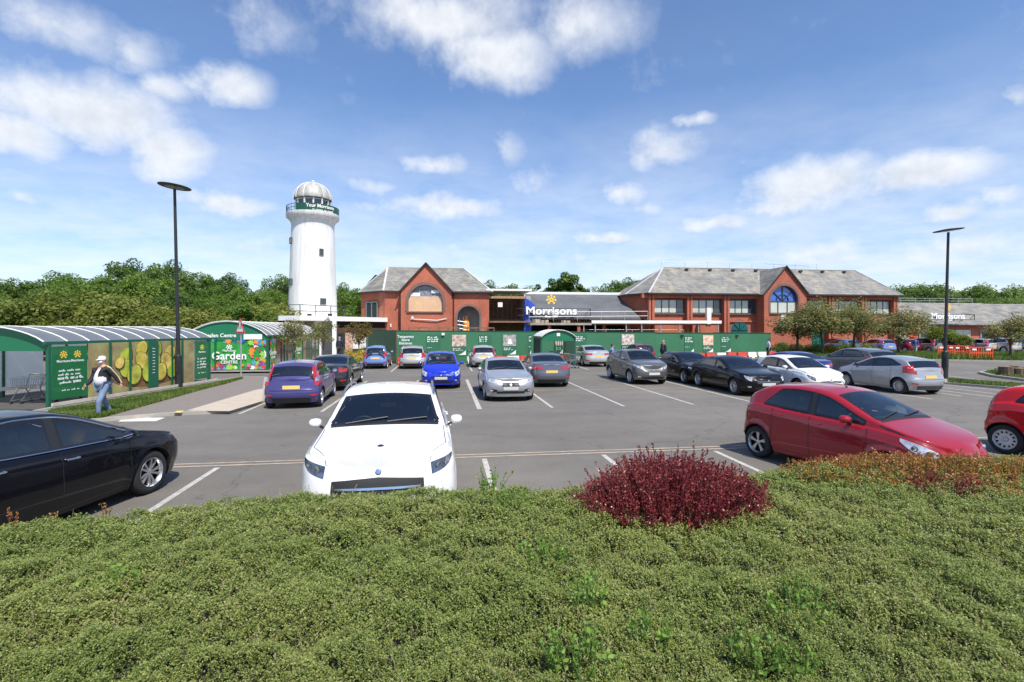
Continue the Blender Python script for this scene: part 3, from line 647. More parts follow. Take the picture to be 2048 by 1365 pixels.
def scaffold():
    t = thing('scaffold_walkway', 'steel scaffold walkway with a long white edge beam above the green hoarding', 'scaffold', (0, 0, 0))
    yb = 52.6
    xa, xb = ATY(1183, yb)[0], ATY(1442, yb)[0]
    MB().box(((xa + xb) / 2, yb, 3.28), (xb - xa, .25, .32)).build('edge_beam', white_r, t)
    MB().box(((xa + xb) / 2, yb + 1.2, 3.02), (xb - xa, 2.2, .10)).build('deck', wood_b, t)
    for px in (1168, 1191, 1253, 1284, 1322, 1360, 1398, 1437):
        x = ATY(px, yb)[0]; MB().tube([(x, yb + .1, 0), (x, yb + .1, 3.15)], .07, 8).build('post', steel, t)
    r = MB(); rail(r, [(ATY(1160, yb)[0], yb + .3, 1.9), (ATY(1370, yb)[0], yb + .3, 1.9)], .55, 2.4, .03, (1.0,)); r.build('lower_rail', steel, t)
    r = MB(); rail(r, [(ATY(1060, yb)[0], yb + .6, 3.3), (ATY(1300, yb)[0], yb + .6, 3.45)], 1.0, 2.2, .025, (1.0, .5)); r.build('guard_rail', steel, t)
    x0 = ATY(1060, yb)[0]; MB().box(((x0 + xa) / 2, yb + .8, 3.05), (xa - x0, 1.8, .22)).build('scaffold_board', mat('scaffold_board', (.33, .29, .23), .8, nscale=3, namt=.3), t)
    for px, s_ in ((1075, .5), (1095, .35), (1130, .3), (1140, .25), (1088, .3)):
        x = ATY(px, yb)[0]; MB().box((x, yb + .7, 3.3), (s_ * 1.4, s_, s_), rz=px).build('rubble', mat('rubble_bits', (.40, .33, .26), .9, nscale=6, namt=.4), t)
    b = MB(); b.bar((ATY(1412, yb)[0], yb + 2, 4.6), (ATY(1419, yb)[0], yb + 2, 4.6), .4)
    sk = MB(); xx = ATY(1418, 54)[0]; sk.prism([(xx - .2, 2.8), (xx + .25, 2.8), (xx + .3, 4.9), (xx - .25, 4.9)], 'y', 54.0, 54.4)
    tag(sk.build('rubble_chute', offw), 'white rubble chute hanging down the wall of the long brick block', 'chute')
scaffold()

def petal_emblem(c, s, m, parent, M=None, name='emblem'):
    """flower of pointed drops: an inner ring of five and an outer crown"""
    e = MB(); c = Vector(c)
    def drop(r0, r1, w, a):
        w *= 1.5
        pts = [(0, r0), (w, (r0 + r1) / 2 - .04 * s), (w * .55, r1 - .15 * (r1 - r0)), (0, r1), (-w * .55, r1 - .15 * (r1 - r0)), (-w, (r0 + r1) / 2 - .04 * s)]
        P = [(x * math.cos(a) - y * math.sin(a), x * math.sin(a) + y * math.cos(a)) for x, y in pts]
        if M is None: vs = [c + Vector((x, 0, z)) for x, z in P] + [c + Vector((x, .04 * s, z)) for x, z in P]
        else: vs = [M @ Vector((x, z, .0)) for x, z in P] + [M @ Vector((x, z, -.04 * s)) for x, z in P]
        e.add(vs, [tuple(range(6)), tuple(range(11, 5, -1))] + [(i, (i + 1) % 6, 6 + (i + 1) % 6, 6 + i) for i in range(6)])
    for k in range(5): drop(.06 * s, .30 * s, .075 * s, k * 2 * math.pi / 5)
    for k in range(7): drop(.30 * s, .52 * s, .085 * s, -math.pi * .78 + k * math.pi * .26)
    return e.build(name, m, parent)

def store_sign(name, pxa, pxb, y0, y1, Y, label, emb=True, rail_=True):
    xa, da = ATY(pxa, Y); xb, db = ATY(pxb, Y); d = (da + db) / 2; z0 = ZD(y1, d); cap = (y1 - y0) * d / F
    t = thing(name, label, 'sign', (0, 0, 0))
    sz = cap / .70; probe = text('Morrisons', sz, white_letter, t, Matrix.Identity(4), bold=.022, ext=.06)
    w = max(v.co.x for v in probe.data.vertices) - min(v.co.x for v in probe.data.vertices)
    Mx = facing(((xa + xb) / 2, Y, z0)) @ Matrix.Diagonal(((xb - xa) / w, 1, 1, 1)); probe.data.transform(Mx); probe.name = 'lettering'
    text('Since 1899', sz * .28, white_letter, t, facing(((xa + xb) / 2, Y, z0 - cap * .42)), bold=.02, ext=.03)
    petal_emblem(((xa + xb) / 2, Y, z0 + cap * 1.95), cap * 1.35, yellow_m, t)
    f = MB(); w = xb - xa
    for z in (z0 + cap * .75, z0 - .12): f.bar((xa - (.9 if rail_ else .1), Y + .12, z), (xb + (1.6 if rail_ else .3), Y + .12, z), .07, .07)
    for k in range(5): f.bar((xa + w * k / 4, Y + .12, z0 - .12), (xa + w * k / 4, Y + .7, z0 - .35), .05)
    f.bar((xb + 1.6, Y + .12, z0 - .12), (xb + 1.6, Y + .12, z0 + cap * .75), .06); f.bar((xb + .9, Y + .12, z0 - .12), (xb + 1.6, Y + .12, z0 + cap * .75), .05)
    f.build('support_frame', gut, t)
store_sign('store_sign', 1052, 1153, 614, 629, 54.2, 'big white store name sign with yellow flower emblem before the dark slate roof')
store_sign('store_sign', 1862, 1929, 626.5, 638, 57.2, 'smaller white store name sign on the far right shop roof behind the lamp post')

def far_shop():
    t = thing('low_shop_building', 'low brick shop row with a pale slate roof at the far right', 'building')
    ze, zr = 3.05, 6.15
    w = MB().box((77, 62.5, 1.5), (45, 8, 3.0)).build('wall', brick, t)
    r = MB(); r.add([(54.3, 57.8, ze), (79.2, 57.8, ze), (77.0, 64.5, zr), (54.3, 64.5, zr)], [(0, 1, 2, 3)]); r.add([(79.2, 57.8, ze), (79.2, 64.5, ze + .05), (77, 64.5, zr)], [(0, 1, 2)])
    r.add([(79.5, 59.2, ze), (110, 59.2, ze), (110, 66, zr), (77.4, 66, zr)], [(0, 1, 2, 3)])
    ro = r.build('roof', slate, t)
    l = MB(); l.bar((79.2, 57.8, ze + .03), (77, 64.5, zr + .03), .22, .08); l.bar((54.3, 64.5, zr + .03), (77, 64.5, zr + .03), .22, .08); l.bar((77, 66, zr + .03), (110, 66, zr + .03), .22, .08); l.build('ridge', lead, ro)
    MB().box((67, 57.75, ze - .06), (25, .12, .16)).build('gutter', gut, t)
    for k, x in enumerate((57.5, 62, 66.5, 71, 75.5, 82, 88)):
        sf = MB().box((x, 58.46, 1.3), (2.9, .08, 2.1)).build('shop_window', win_dark if k % 2 else win_pale, t)
        f = MB()
        for q in range(4): f.box((x - 1.45 + q * .967, 58.4, 1.3), (.07, .06, 2.1))
        f.box((x, 58.4, 2.35), (2.95, .06, .08)); f.build('frame', offw, sf)
    for x, c, n in ((59.3, (.62, .08, .05), 'red'), (63.3, (.75, .74, .7), 'white'), (65.2, (.12, .42, .16), 'green'), (54.9, (.62, .08, .05), 'red')):
        MB().box((x, 58.38, 1.95), (1.2, .06, .9)).build('shop_board', mat('board_' + n, c, .5), t)
    mb = MB(); rail(mb, [(55, 65, 6.15), (76, 65, 6.15)], .75, 2.2, .03, (1.0, .55)); mb.build('guard_rail', steel, t)
far_shop()

# ---------------------------------------------------------------- lighthouse
def lighthouse():
    cx, cy = PX(626, 50); s = 50 / F
    t = thing('lighthouse', 'white lighthouse tower with a ribbed grey dome and a green banner round its gallery', 'lighthouse', (cx, cy, 0))
    Z = lambda py: ZD(py, 50)
    tw = MB().lathe([(46 * s, Z(641)), (45.2 * s, Z(600)), (43.0 * s, Z(540)), (41.2 * s, Z(480)), (40.5 * s, Z(462)), (40.6 * s, Z(452)), (42.5 * s, Z(446)), (46.5 * s, Z(441.5)), (49.8 * s, Z(439)), (50.0 * s, Z(431)), (10 * s, Z(431))], 72)
    tm_ = mat('weathered_white_render', (.80, .80, .78), .6); nt = tm_.node_tree; N, L = nt.nodes, nt.links; tc = N.new('ShaderNodeTexCoord'); mp = N.new('ShaderNodeMapping'); mp.inputs['Scale'].default_value = (3.5, 3.5, .22); n = N.new('ShaderNodeTexNoise'); n.inputs['Scale'].default_value = 1.0; n.inputs['Detail'].default_value = 7; n.inputs['Roughness'].default_value = .7
    r_ = N.new('ShaderNodeMapRange'); r_.inputs[1].default_value = .42; r_.inputs[2].default_value = .75; mx = N.new('ShaderNodeMix'); mx.data_type = 'RGBA'; mx.inputs[6].default_value = (.82, .82, .80, 1); mx.inputs[7].default_value = (.54, .53, .48, 1)
    L.new(tc.outputs['Object'], mp.inputs[0]); L.new(mp.outputs[0], n.inputs['Vector']); L.new(n.outputs['Fac'], r_.inputs[0]); L.new(r_.outputs[0], mx.inputs[0]); L.new(mx.outputs[2], N['Principled BSDF'].inputs['Base Color'])
    tw.build('tower', tm_, t, smooth=60)
    MB().lathe([(45 * s, 0), (45 * s, Z(640.5))], 48).build('stone_base', stone_g, t, smooth=True)
    # dome and lantern
    dm = MB(); prof = [(33.5, 401), (34, 399), (33, 393), (30, 384), (25, 377), (18, 371.5), (10, 368), (3, 366.5), (1.5, 366)]
    n = 64; vs = []
    for r, py in prof:
        for i in range(n):
            a = 2 * math.pi * i / n; k = 1 + .07 * abs(math.cos(a * 6)) ** .4; vs.append((r * s * k * math.cos(a), r * s * k * math.sin(a), Z(py)))
    dm.add(vs, [(j * n + i, j * n + (i + 1) % n, (j + 1) * n + (i + 1) % n, (j + 1) * n + i) for j in range(len(prof) - 1) for i in range(n)]); do = dm.build('dome', dirty_w, t, smooth=50)
    rb_ = MB()
    for i in range(12):
        a_ = math.pi * 2 * (i + .5) / 12; rb_.tube([(r * s * 1.075 * math.cos(a_), r * s * 1.075 * math.sin(a_), Z(py)) for r, py in prof[:-1]], .055, 5)
    rb_.build('dome_rib', mat('pale_rib', (.62, .62, .60), .5), do, smooth=True)
    MB().lathe([(.0, Z(361)), (.09, Z(362)), (.16, Z(363.5)), (.09, Z(365)), (.05, Z(367))], 12).build('finial', white_r, do, smooth=True)
    lr = MB()
    for i in range(12):
        a = 2 * math.pi * (i + .5) / 12; p = Vector((math.cos(a), math.sin(a), 0)) * 31.5 * s; lr.bar(p + Vector((0, 0, Z(431))), p + Vector((0, 0, Z(400))), .13, .13, up=(math.cos(a), math.sin(a), 0))
    for r, z, h in ((32.2, Z(401.5), .10), (31.5, Z(405), .07)): lr.lathe([(r * s + .03, z), (r * s + .03, z + h), (r * s - .1, z + h), (r * s - .1, z)], 48)
    lr.build('lantern_frame', offw, t)
    MB().lathe([(30.6 * s, Z(431)), (30.6 * s, Z(402))], 36).build('lantern_glass', glass('lantern_glass', (.20, .26, .28)), t, smooth=True)
    MB().lathe([(12 * s, Z(431)), (12 * s, Z(404)), (0, Z(404))], 24).build('lamp_housing', mat('lamp_housing', (.10, .16, .16), .3), t, smooth=True)
    # gallery rail and the banner on its camera-facing right side
    rl = MB(); rr = 48.5 * s
    for i in range(36):
        a = 2 * math.pi * i / 36; rl.bar((rr * math.cos(a), rr * math.sin(a), Z(432)), (rr * math.cos(a), rr * math.sin(a), Z(417.5)), .035, .035)
    for z in (Z(417.5), Z(424)):
        for i in range(48):
            a, b = 2 * math.pi * i / 48, 2 * math.pi * (i + 1) / 48; rl.bar((rr * math.cos(a), rr * math.sin(a), z), (rr * math.cos(b), rr * math.sin(b), z), .04, .04)
    rl.build('railing', mat('dark_railing', (.05, .05, .05), .5), t)
    def angle(px): return math.asin(max(-1, min(1, (px - 626) / 49.0)))
    view = math.atan2(-cy, -cx)
    def pt(phi, z, r): a = view + phi; return (r * math.cos(a), r * math.sin(a), z)
    bn = MB(); R2 = rr + .05; ph = [angle(596) + (math.pi * .56 - angle(596)) * i / 30 for i in range(31)]
    # in the view phi grows to the right (counter-clockwise seen from above)
    zt = lambda i: Z(417.5) ; zb = lambda i: Z(433)
    bn.add([pt(p, Z(417.3), R2) for p in ph] + [pt(p, Z(432.5), R2) for p in ph], [(i, i + 1, 31 + i + 1, 31 + i) for i in range(30)])
    ph2 = [-math.pi * .5 + i * .05 for i in range(6)]
    bn.add([pt(p, Z(417.3), R2) for p in ph2] + [pt(p, Z(432.5), R2) for p in ph2], [(i, i + 1, 6 + i + 1, 6 + i) for i in range(5)])
    bo = bn.build('banner', mat('banner_green', (.008, .085, .05), .45), t, fix=False)
    def bend(o, phc, R3):
        for v in o.data.vertices:
            x, y, z = v.co; a = view + phc + x / R3; r = R3 + z
            v.co = (r * math.cos(a), r * math.sin(a), y)
    a = text('Your Morrisons', .46, white_letter, bo, Matrix.Translation((0, Z(425), 0)), bold=.02, ext=.01, sx=.92); bend(a, angle(641), R2 + .02)
    b = text('is open as usual', .26, white_letter, bo, Matrix.Translation((0, Z(431.3), 0)), bold=.02, ext=.01, sx=1.25); bend(b, angle(645), R2 + .02)
    # small square windows
    for px, py, w, h in ((641, 509.5, 7, 12), (644, 605, 10.5, 11), (586, 486, 8, 11), (586, 567, 8, 11)):
        z = Z(py); rad = np.interp(z, [Z(641), Z(600), Z(540), Z(480)], [46 * s, 45.2 * s, 43.3 * s, 41.6 * s])
        p = math.asin(max(-.99, min(.99, (px - 626) * s / rad))); a = view + p; c = Vector((math.cos(a), math.sin(a), 0)) * (rad - .02) + Vector((0, 0, z)); Mz = Matrix.Rotation(a - math.pi / 2, 3, 'Z')
        ww = w * s * (1.0 if px > 600 else 1.6)
        wo = MB().box(c, (ww, .12, h * s), M=Mz).build('window', win_dark, t)
        f = MB(); o = Vector((math.cos(a), math.sin(a), 0)) * .07
        for k in (-1, 1): f.box(c + o + Mz @ Vector((k * ww / 2, 0, 0)), (.06, .05, h * s + .06), M=Mz); f.box(c + o + Vector((0, 0, k * h * s / 2)), (ww, .05, .06), M=Mz)
        f.build('frame', mat('grey_frame', (.12, .12, .12), .6), wo)
lighthouse()

def walkway():
    t = thing('entrance_canopy', 'flat white-edged canopy roof wrapping the foot of the lighthouse', 'canopy')
    p = [PX(557, 44.5), PX(600, 43.5), PX(775, 52.5), PX(775, 57), PX(600, 60), PX(540, 56)]
    zt = 3.68
    MB().prism(p, 'z', zt - .42, zt).build('roof_slab', white_r, t)
    q = [PX(570, 46), PX(612, 45.2), PX(768, 54), PX(768, 56)]
    r = MB(); a, b = PX(557, 46.5), PX(775, 53.5)
    rail(r, [(*PX(578, 45.5), zt), (*PX(600, 45.2), zt), (*PX(690, 49), zt)], 1.0, 1.4, .04, (1.0, .45))
    for px in (585, 619, 660): x, y = PX(px, 45.8); r.box((x, y, zt + .12), (.35, .2, .2))
    r.build('railing', gut, t)
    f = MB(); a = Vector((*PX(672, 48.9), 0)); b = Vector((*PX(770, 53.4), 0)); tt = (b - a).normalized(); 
    f.bar(a + Vector((0, .6, 2.95)), b + Vector((0, .6, 2.95)), .3, .62); f.build('painted_dark_opening', darkv, t)  # near-black bar painted in for the shaded opening under the slab
    f = MB(); f.bar(a + Vector((0, .4, 2.36)), b + Vector((0, .4, 2.36)), .3, .55); f.build('copper_fascia', mat('tan_fascia', (.40, .20, .10), .6, nscale=1, namt=.25), t)
    po = MB()
    for px, w in ((637, .5), (669, .34)): x, y = PX(px, 46.5); po.box((x, y, 1.63), (w, w, 3.26))
    po.build('white_pillar', white_r, t)
    # entrance front below: glazing with posters, brown display panel
    g = MB(); a = Vector((*PX(642, 50), 1.15)); b = Vector((*PX(745, 50), 1.15)); g.bar(a, b, .12, 2.2); go = g.build('glazed_front', mat('grey_glazing', (.16, .20, .20), .15, coat=.5, nscale=1.2, namt=.5), t)
    fr = MB()
    for k in range(9): q = a.lerp(b, k / 8) + Vector((0, -.12, 0)); fr.box(q, (.08, .08, 2.3))
    fr.build('frame', green_f, go)
    pp = MB()
    for px, z, w, h in ((655, 1.7, .7, .8), (657, .9, .6, .7), (716, 1.3, 1.1, 1.4), (727, 1.2, .5, 1.0)): x, y = PX(px, 49.8); pp.box((x, y - .1, z), (w, .04, h))
    pp.build('window_poster', mat('mixed_poster', (.70, .66, .60), .6, nscale=2.2, namt=.5), go)
    dp = MB(); x, y = PX(698, 44.5); dp.box((x, y, 1.15), (.62, .1, 2.1))
    tag(dp.build('display_panel', mat('brown_display', (.50, .30, .22), .6, nscale=5, namt=.6)), 'tall brown picture panel beside the entrance under the canopy', 'display panel')
walkway()

# a few far roofs seen through the trees on the left
def far_house(px, d, w, label):
    x, y = PX(px, d); t = thing('house', label, 'house', (x, y, 0))
    MB().box((0, 0, 2.3), (w, 7, 4.6)).build('wall', brick, t)
    MB().add([(-w / 2 - .3, -3.8, 4.5), (w / 2 + .3, -3.8, 4.5), (w / 2 + .3, 0, 6.8), (-w / 2 - .3, 0, 6.8), (-w / 2 - .3, 3.8, 4.5), (w / 2 + .3, 3.8, 4.5)], [(0, 1, 2, 3), (3, 2, 5, 4)]).build('roof', slate, t)
    for k in (-.25, .25): MB().box((k * w, -3.55, 3.4), (1.1, .1, 1.1)).build('window', win_dark, t)
far_house(30, 62, 9, 'grey-roofed house half hidden by the trees at the left edge')
# ================================================================ hoarding and its notices
def poster(t, a, b, s, w, z0, z1, kind, H):
    """notice on the hoarding; s metres along from a"""
    dv = (Vector((*b, 0)) - Vector((*a, 0))).normalized(); n = Vector((dv.y, -dv.x, 0)); ang = math.atan2(dv.y, dv.x)
    o = Vector((*a, 0)) + dv * s + n * .035; M = Matrix.Translation(o) @ Matrix.Rotation(ang, 4, 'Z') @ Matrix.Rotation(R(90), 4, 'X')
    base = MB().add([M @ Vector((x, y, 0)) for x, y in ((0, z0), (w, z0), (w, z1), (0, z1))], [(0, 1, 2, 3)]).build('notice', mat('notice_green', (.026, .135, .068), .45, nscale=1.5, namt=.1), t, fix=False)
    up = .006
    def quad(pts, m, nm): return MB().add([M @ Vector((x, y, up)) for x, y in pts], [tuple(range(len(pts)))]).build(nm, m, base, fix=False)
    if kind != 'arrow': quad([(w * .35, z0 + .05)] + [(w * (.35 + .63 * k / 6), z0 + .05 + (z1 - z0) * .22 * (k / 6) ** 1.8) for k in range(1, 7)] + [(w * .98, z0 + .05)], white_r, 'white_swoosh')
    def lines(z, n, wd, h=.075, gap=.13, x0=.06):
        mb = MB()
        for k in range(n):
            x = x0; e = x0 + wd * random.uniform(.7, 1)
            while x < e - .05:
                l = min(random.uniform(.10, .32), e - x); y = z - k * gap
                for q in range(max(1, int(l / .06))): hh = h * random.choice((.65, .65, 1, 1.0)); mb.add([M @ Vector((x + q * .06 + u_, y + v_, up)) for u_, v_ in ((0, 0), (.045, 0), (.045, hh), (0, hh))], [(0, 1, 2, 3)])
                x += l + .05
        mb.build('lettering', white_letter, base, fix=False)
    if kind == 'arrow':
        for k, s_ in enumerate(('Temporary', 'Store', 'Entrance')): text(s_, .26, white_letter, base, M @ Matrix.Translation((w / 2, z1 - .30 - k * .24, up)), bold=.015, ext=.004)
        zc = z1 - 1.05; quad([(w * .14, zc), (w * .36, zc + .17), (w * .36, zc + .08), (w * .86, zc + .08), (w * .86, zc - .08), (w * .36, zc - .08), (w * .36, zc - .17)], white_r, 'arrow'); lines(z0 + .35, 2, w * .4, .05)
    elif kind == 'text': lines(z1 - .22, 3, w * .85, .10, .15); lines(z1 - .95, 1, w * .6, .04)
    else:
        cols = {'photo': ((.20, .07, .05), (.85, .74, .62)), 'photo2': ((.10, .11, .11), (.6, .58, .55)), 'photo3': ((.16, .08, .06), (.9, .82, .76)), 'photo4': ((.45, .16, .10), (.95, .80, .62))}[kind]
        quad([(0, z1 - .85), (w, z1 - .85), (w, z1), (0, z1)], mat('printed_picture_' + kind, cols[0], .5, nscale=4.5, namt=.1, c2=cols[1]), 'picture')
        if kind == 'photo2':
            up = .012; quad([(w * .32, z1 - .72), (w * .7, z1 - .72), (w * .62, z1 - .32), (w * .42, z1 - .32)], white_r, 'white_coat'); quad([(w * .46, z1 - .32), (w * .58, z1 - .32), (w * .57, z1 - .12), (w * .47, z1 - .12)], mat('skin_print', (.5, .3, .22), .5), 'face_print')
            up = .006
        lines(z1 - 1.05, 2, w * .8, .07, .12)
def hoarding(pa, pb, ha, hb, label, posters, lamps=()):
    t = thing('hoarding', label, 'hoarding', (0, 0, 0), 0, 'green site hoardings in front of the store')
    A, B = Vector((*pa, 0)), Vector((*pb, 0)); L_ = (B - A).length; dv = (B - A).normalized(); n = Vector((dv.y, -dv.x, 0)); k = max(1, round(L_ / 2.44)); mb = MB()
    # sheets standing edge to edge with a hairline step between neighbours
    for i in range(k):
        a, b = A.lerp(B, i / k), A.lerp(B, (i + 1) / k); off = n * (.004 if i % 2 else 0); h0, h1 = lerp_(ha, hb, i / k), lerp_(ha, hb, (i + 1) / k); g = dv * .004
        v = [a + g + off, b - g + off]; bk = -n * .03
        mb.add([v[0], v[1], v[1] + Vector((0, 0, h1)), v[0] + Vector((0, 0, h0)), v[0] + bk, v[1] + bk, v[1] + bk + Vector((0, 0, h1)), v[0] + bk + Vector((0, 0, h0))], [(0, 1, 2, 3), (5, 4, 7, 6), (3, 2, 6, 7), (0, 3, 7, 4), (1, 5, 6, 2)])
    mb.build('panel', green_h, t)
    cp = MB(); cp.bar(A + Vector((0, 0, ha + .02)), B + Vector((0, 0, hb + .02)), .07, .05); cp.build('capping', green_d, t)
    for i in range(0, k + 1, 2):
        p = A.lerp(B, i / k) - n * .08; MB().bar(p, p + Vector((0, 0, min(ha, hb) - .1)), .08).build('post', wood_b, t)
    for s, w, z0, z1, kd in posters: poster(t, pa, pb, s, w, z0, z1, kd, 2)
    for s in lamps:
        p = A + dv * s + n * .08 + Vector((0, 0, lerp_(ha, hb, s / L_) - .22)); MB().box(p, (.22, .14, .16)).build('site_lamp', blk_ if s > 3.5 or k < 8 else white_r, t)
    return t
def lerp_(a, b, t): return a + (b - a) * t
blk_ = mat('black_lamp', (.02, .02, .02), .5)
HA, HB, HC = (-3.42, 37.75), (17.1, 40.1), (29.1, 42.6)
HL = PX(736, 43.5)
L1 = math.dist(HA, HB)
def sx_(px):   # distance along HA-HB that projects to px
    lo, hi = 0, L1
    for _ in range(40):
        m_ = (lo + hi) / 2; x = HA[0] + (HB[0] - HA[0]) * m_ / L1; y = HA[1] + (HB[1] - HA[1]) * m_ / L1
        p = 1024 + F * (x * CA - y * SA) / (x * SA + y * CA); lo, hi = (m_, hi) if p < px else (lo, m_)
    return lo
pl = [(sx_(800), sx_(822) - sx_(800), .75, 2.2, 'arrow')]
for a, b, k in ((853, 881, 'text'), (904, 932, 'photo'), (957, 983, 'text'), (1006, 1032, 'photo2'), (1056, 1062, 'text'), (1150, 1173, 'text'), (1243, 1268, 'photo3'), (1110, 1125, 'photo')): pl.append((sx_(a), sx_(b) - sx_(a), .55, 2.1, k))
hoarding(HA, HB, 2.4, 2.24, 'long green hoarding with a temporary entrance notice behind the parked cars', pl, (sx_(886),))
L2 = math.dist(HB, HC)
def s2(px): return (px - 1309) / (1542 - 1309) * L2
hoarding(HB, HC, 2.2, 2.14, 'right-hand green hoarding behind the red and white barriers', [(s2(1364), s2(1382) - s2(1364), .5, 1.95, 'text'), (s2(1400), s2(1420) - s2(1400), .5, 2.0, 'photo4'), (s2(1436), s2(1456) - s2(1436), .5, 1.95, 'text')], (s2(1359), s2(1468)))
hoarding(HL, (-3.46, 37.8), 2.42, 2.4, 'plain short green hoarding turning back towards the canopy', [])
hoarding((29.1, 42.62), (29.6, 53.5), 2.14, 2.1, 'end return of the green hoarding running back to the brick block', [])
tf = MB(); a, b = Vector((*PX(818, 40.5), 2.62)), Vector((*PX(988, 43.5), 2.62)); tf.bar(a, b, .12, .10); tf.bar(a - Vector((0, 0, .42)), b - Vector((0, 0, .42)), .12, .10)
for k in range(10): q = a.lerp(b, k / 9); tf.bar(q - Vector((0, 0, 2.6)), q, .08)
tag(tf.build('gantry', wood_b), 'low brown timber frame showing above the left part of the hoarding', 'timber frame')

# ---------------------------------------------------------------- water-filled barriers
bar_red = mat('red_barrier_plastic', (.62, .06, .045), .5, nscale=3, namt=.12); bar_wht = mat('white_barrier_plastic', (.74, .71, .66), .5, nscale=3, namt=.08)
def wbarrier(x, y, rz, red, label):
    mb = MB(); W_ = .95; pr = [(-.2, 0), (-.2, .12), (-.12, .22), (-.09, .52), (.09, .52), (.12, .22), (.2, .12), (.2, 0)]
    mb.prism(pr, 'x', -W_ / 2 + .06, W_ / 2 - .06); mb.box((-W_ / 2 + .03, 0, .36), (.07, .14, .3)); mb.box((W_ / 2 - .03, 0, .36), (.07, .14, .3))
    o = mb.build('water_barrier', bar_red if red else bar_wht); o.location = (x, y, 0); o.rotation_euler = (0, 0, rz); tag(o, label, 'barrier', 'red and white barriers along the hoarding')
    s = MB()
    for k in (-.28, .28): s.box((k, -.19, .06), (.16, .05, .1))
    s.build('fork_slot', blk_, o)
def brow(pa, pb, pat, lab):
    A, B = Vector((*pa, 0)), Vector((*pb, 0)); n = len(pat); dv = (B - A).normalized(); nn = Vector((dv.y, -dv.x, 0))
    for i, c in enumerate(pat):
        if c == '.': continue
        p = A.lerp(B, (i + .5) / n) + nn * .55; wbarrier(p.x, p.y, math.atan2(dv.y, dv.x), c == 'r', lab % ('red' if c == 'r' else 'white', ORD[i]))
ORD = ['first', 'second', 'third', 'fourth', 'fifth', 'sixth', 'seventh', 'eighth', 'ninth', 'tenth', 'eleventh', 'twelfth', 'thirteenth']
brow(HA, (HA[0] + 13 * 1.0 * .9935, HA[1] + 13 * .1138), 'rwwr.wwrwrwwr', '%s barrier at the foot of the long hoarding, %s place from its left end')
a = Vector((HB[0], HB[1])).lerp(Vector(HC), (1375 - 1309) / 233); brow(tuple(a), HC, 'rrwrrwwr', '%s barrier below the right-hand hoarding, %s from the left of its row')

# ---------------------------------------------------------------- barrel-roofed shelters
poly_r = glass('roof_sheet', (.62, .66, .70), .8)
def _m():
    m = mat('grey_roof_sheet', (.24, .26, .29), .3, coat=.25); nt = m.node_tree; N, L = nt.nodes, nt.links; t_ = N.new('ShaderNodeBsdfTranslucent'); t_.inputs[0].default_value = (.75, .8, .85, 1); x = N.new('ShaderNodeMixShader'); x.inputs[0].default_value = .45
    L.new(N['Principled BSDF'].outputs[0], x.inputs[1]); L.new(t_.outputs[0], x.inputs[2]); L.new(x.outputs[0], N['Material Output'].inputs[0]); return m
poly_r2 = _m()
def milky(name, c, k=.5):
    m = mat(name, c, .4); nt = m.node_tree; N, L = nt.nodes, nt.links; b = N['Principled BSDF']; t_ = N.new('ShaderNodeBsdfTranslucent'); t_.inputs[0].default_value = (*c, 1); x = N.new('ShaderNodeMixShader'); x.inputs[0].default_value = k
    L.new(b.outputs[0], x.inputs[1]); L.new(t_.outputs[0], x.inputs[2]); L.new(x.outputs[0], N['Material Output'].inputs[0]); return m
def shelter_base(t, L_, W_, ze, zr, n, post_x, sheet=None, both=True):
    """local frame: x along the shelter, y across (0 = the side with the graphics, W_ = far side)"""
    def az(k): y = W_ * k; return (y, ze + (zr - ze) * (1 - (2 * k - 1) ** 2) ** .85)
    A = [az(k) for k in np.linspace(0, 1, 17)]
    rf = MB()
    for i in range(n):
        x0, x1 = -.15 + (L_ + .3) * i / n + .03, -.15 + (L_ + .3) * (i + 1) / n - .03
        rf.add([(x0, y, z) for y, z in A] + [(x1, y, z) for y, z in A], [(k, k + 1, 17 + k + 1, 17 + k) for k in range(16)])
    rf.build('roof_sheet', sheet or poly_r2, t, smooth=True, fix=False)
    for i in range(n + 1):
        x = -.15 + (L_ + .3) * i / n; MB().tube([(x, y, z + .015) for y, z in A], .024, 6).build('roof_hoop', offw, t, smooth=True)
    for y in (0, W_): MB().bar((-.15, y, ze - .03), (L_ + .15, y, ze - .03), .1, .1).build('eaves_beam', green_f, t)
    for x in post_x:
        for y in (0, W_): MB().box((x, y, (ze - .05) / 2 + .0), (.10, .10, ze - .05)).build('post', green_f, t)
    return A
def gable_panel(t, A, x, ze, m, d=.04):
    mb = MB(); n = len(A); mb.add([(x, y, z - .03) for y, z in A] + [(x, A[-1][0], ze - .28), (x, A[0][0], ze - .28)] + [(x + d, y, z - .03) for y, z in A] + [(x + d, A[-1][0], ze - .28), (x + d, A[0][0], ze - .28)],
        [tuple(range(n + 2)), tuple(range(2 * n + 3, n + 1, -1))] + [(k, (k + 1) % (n + 2), n + 2 + (k + 1) % (n + 2), n + 2 + k) for k in range(n + 2)])
    return mb.build('gable_panel', m, t)

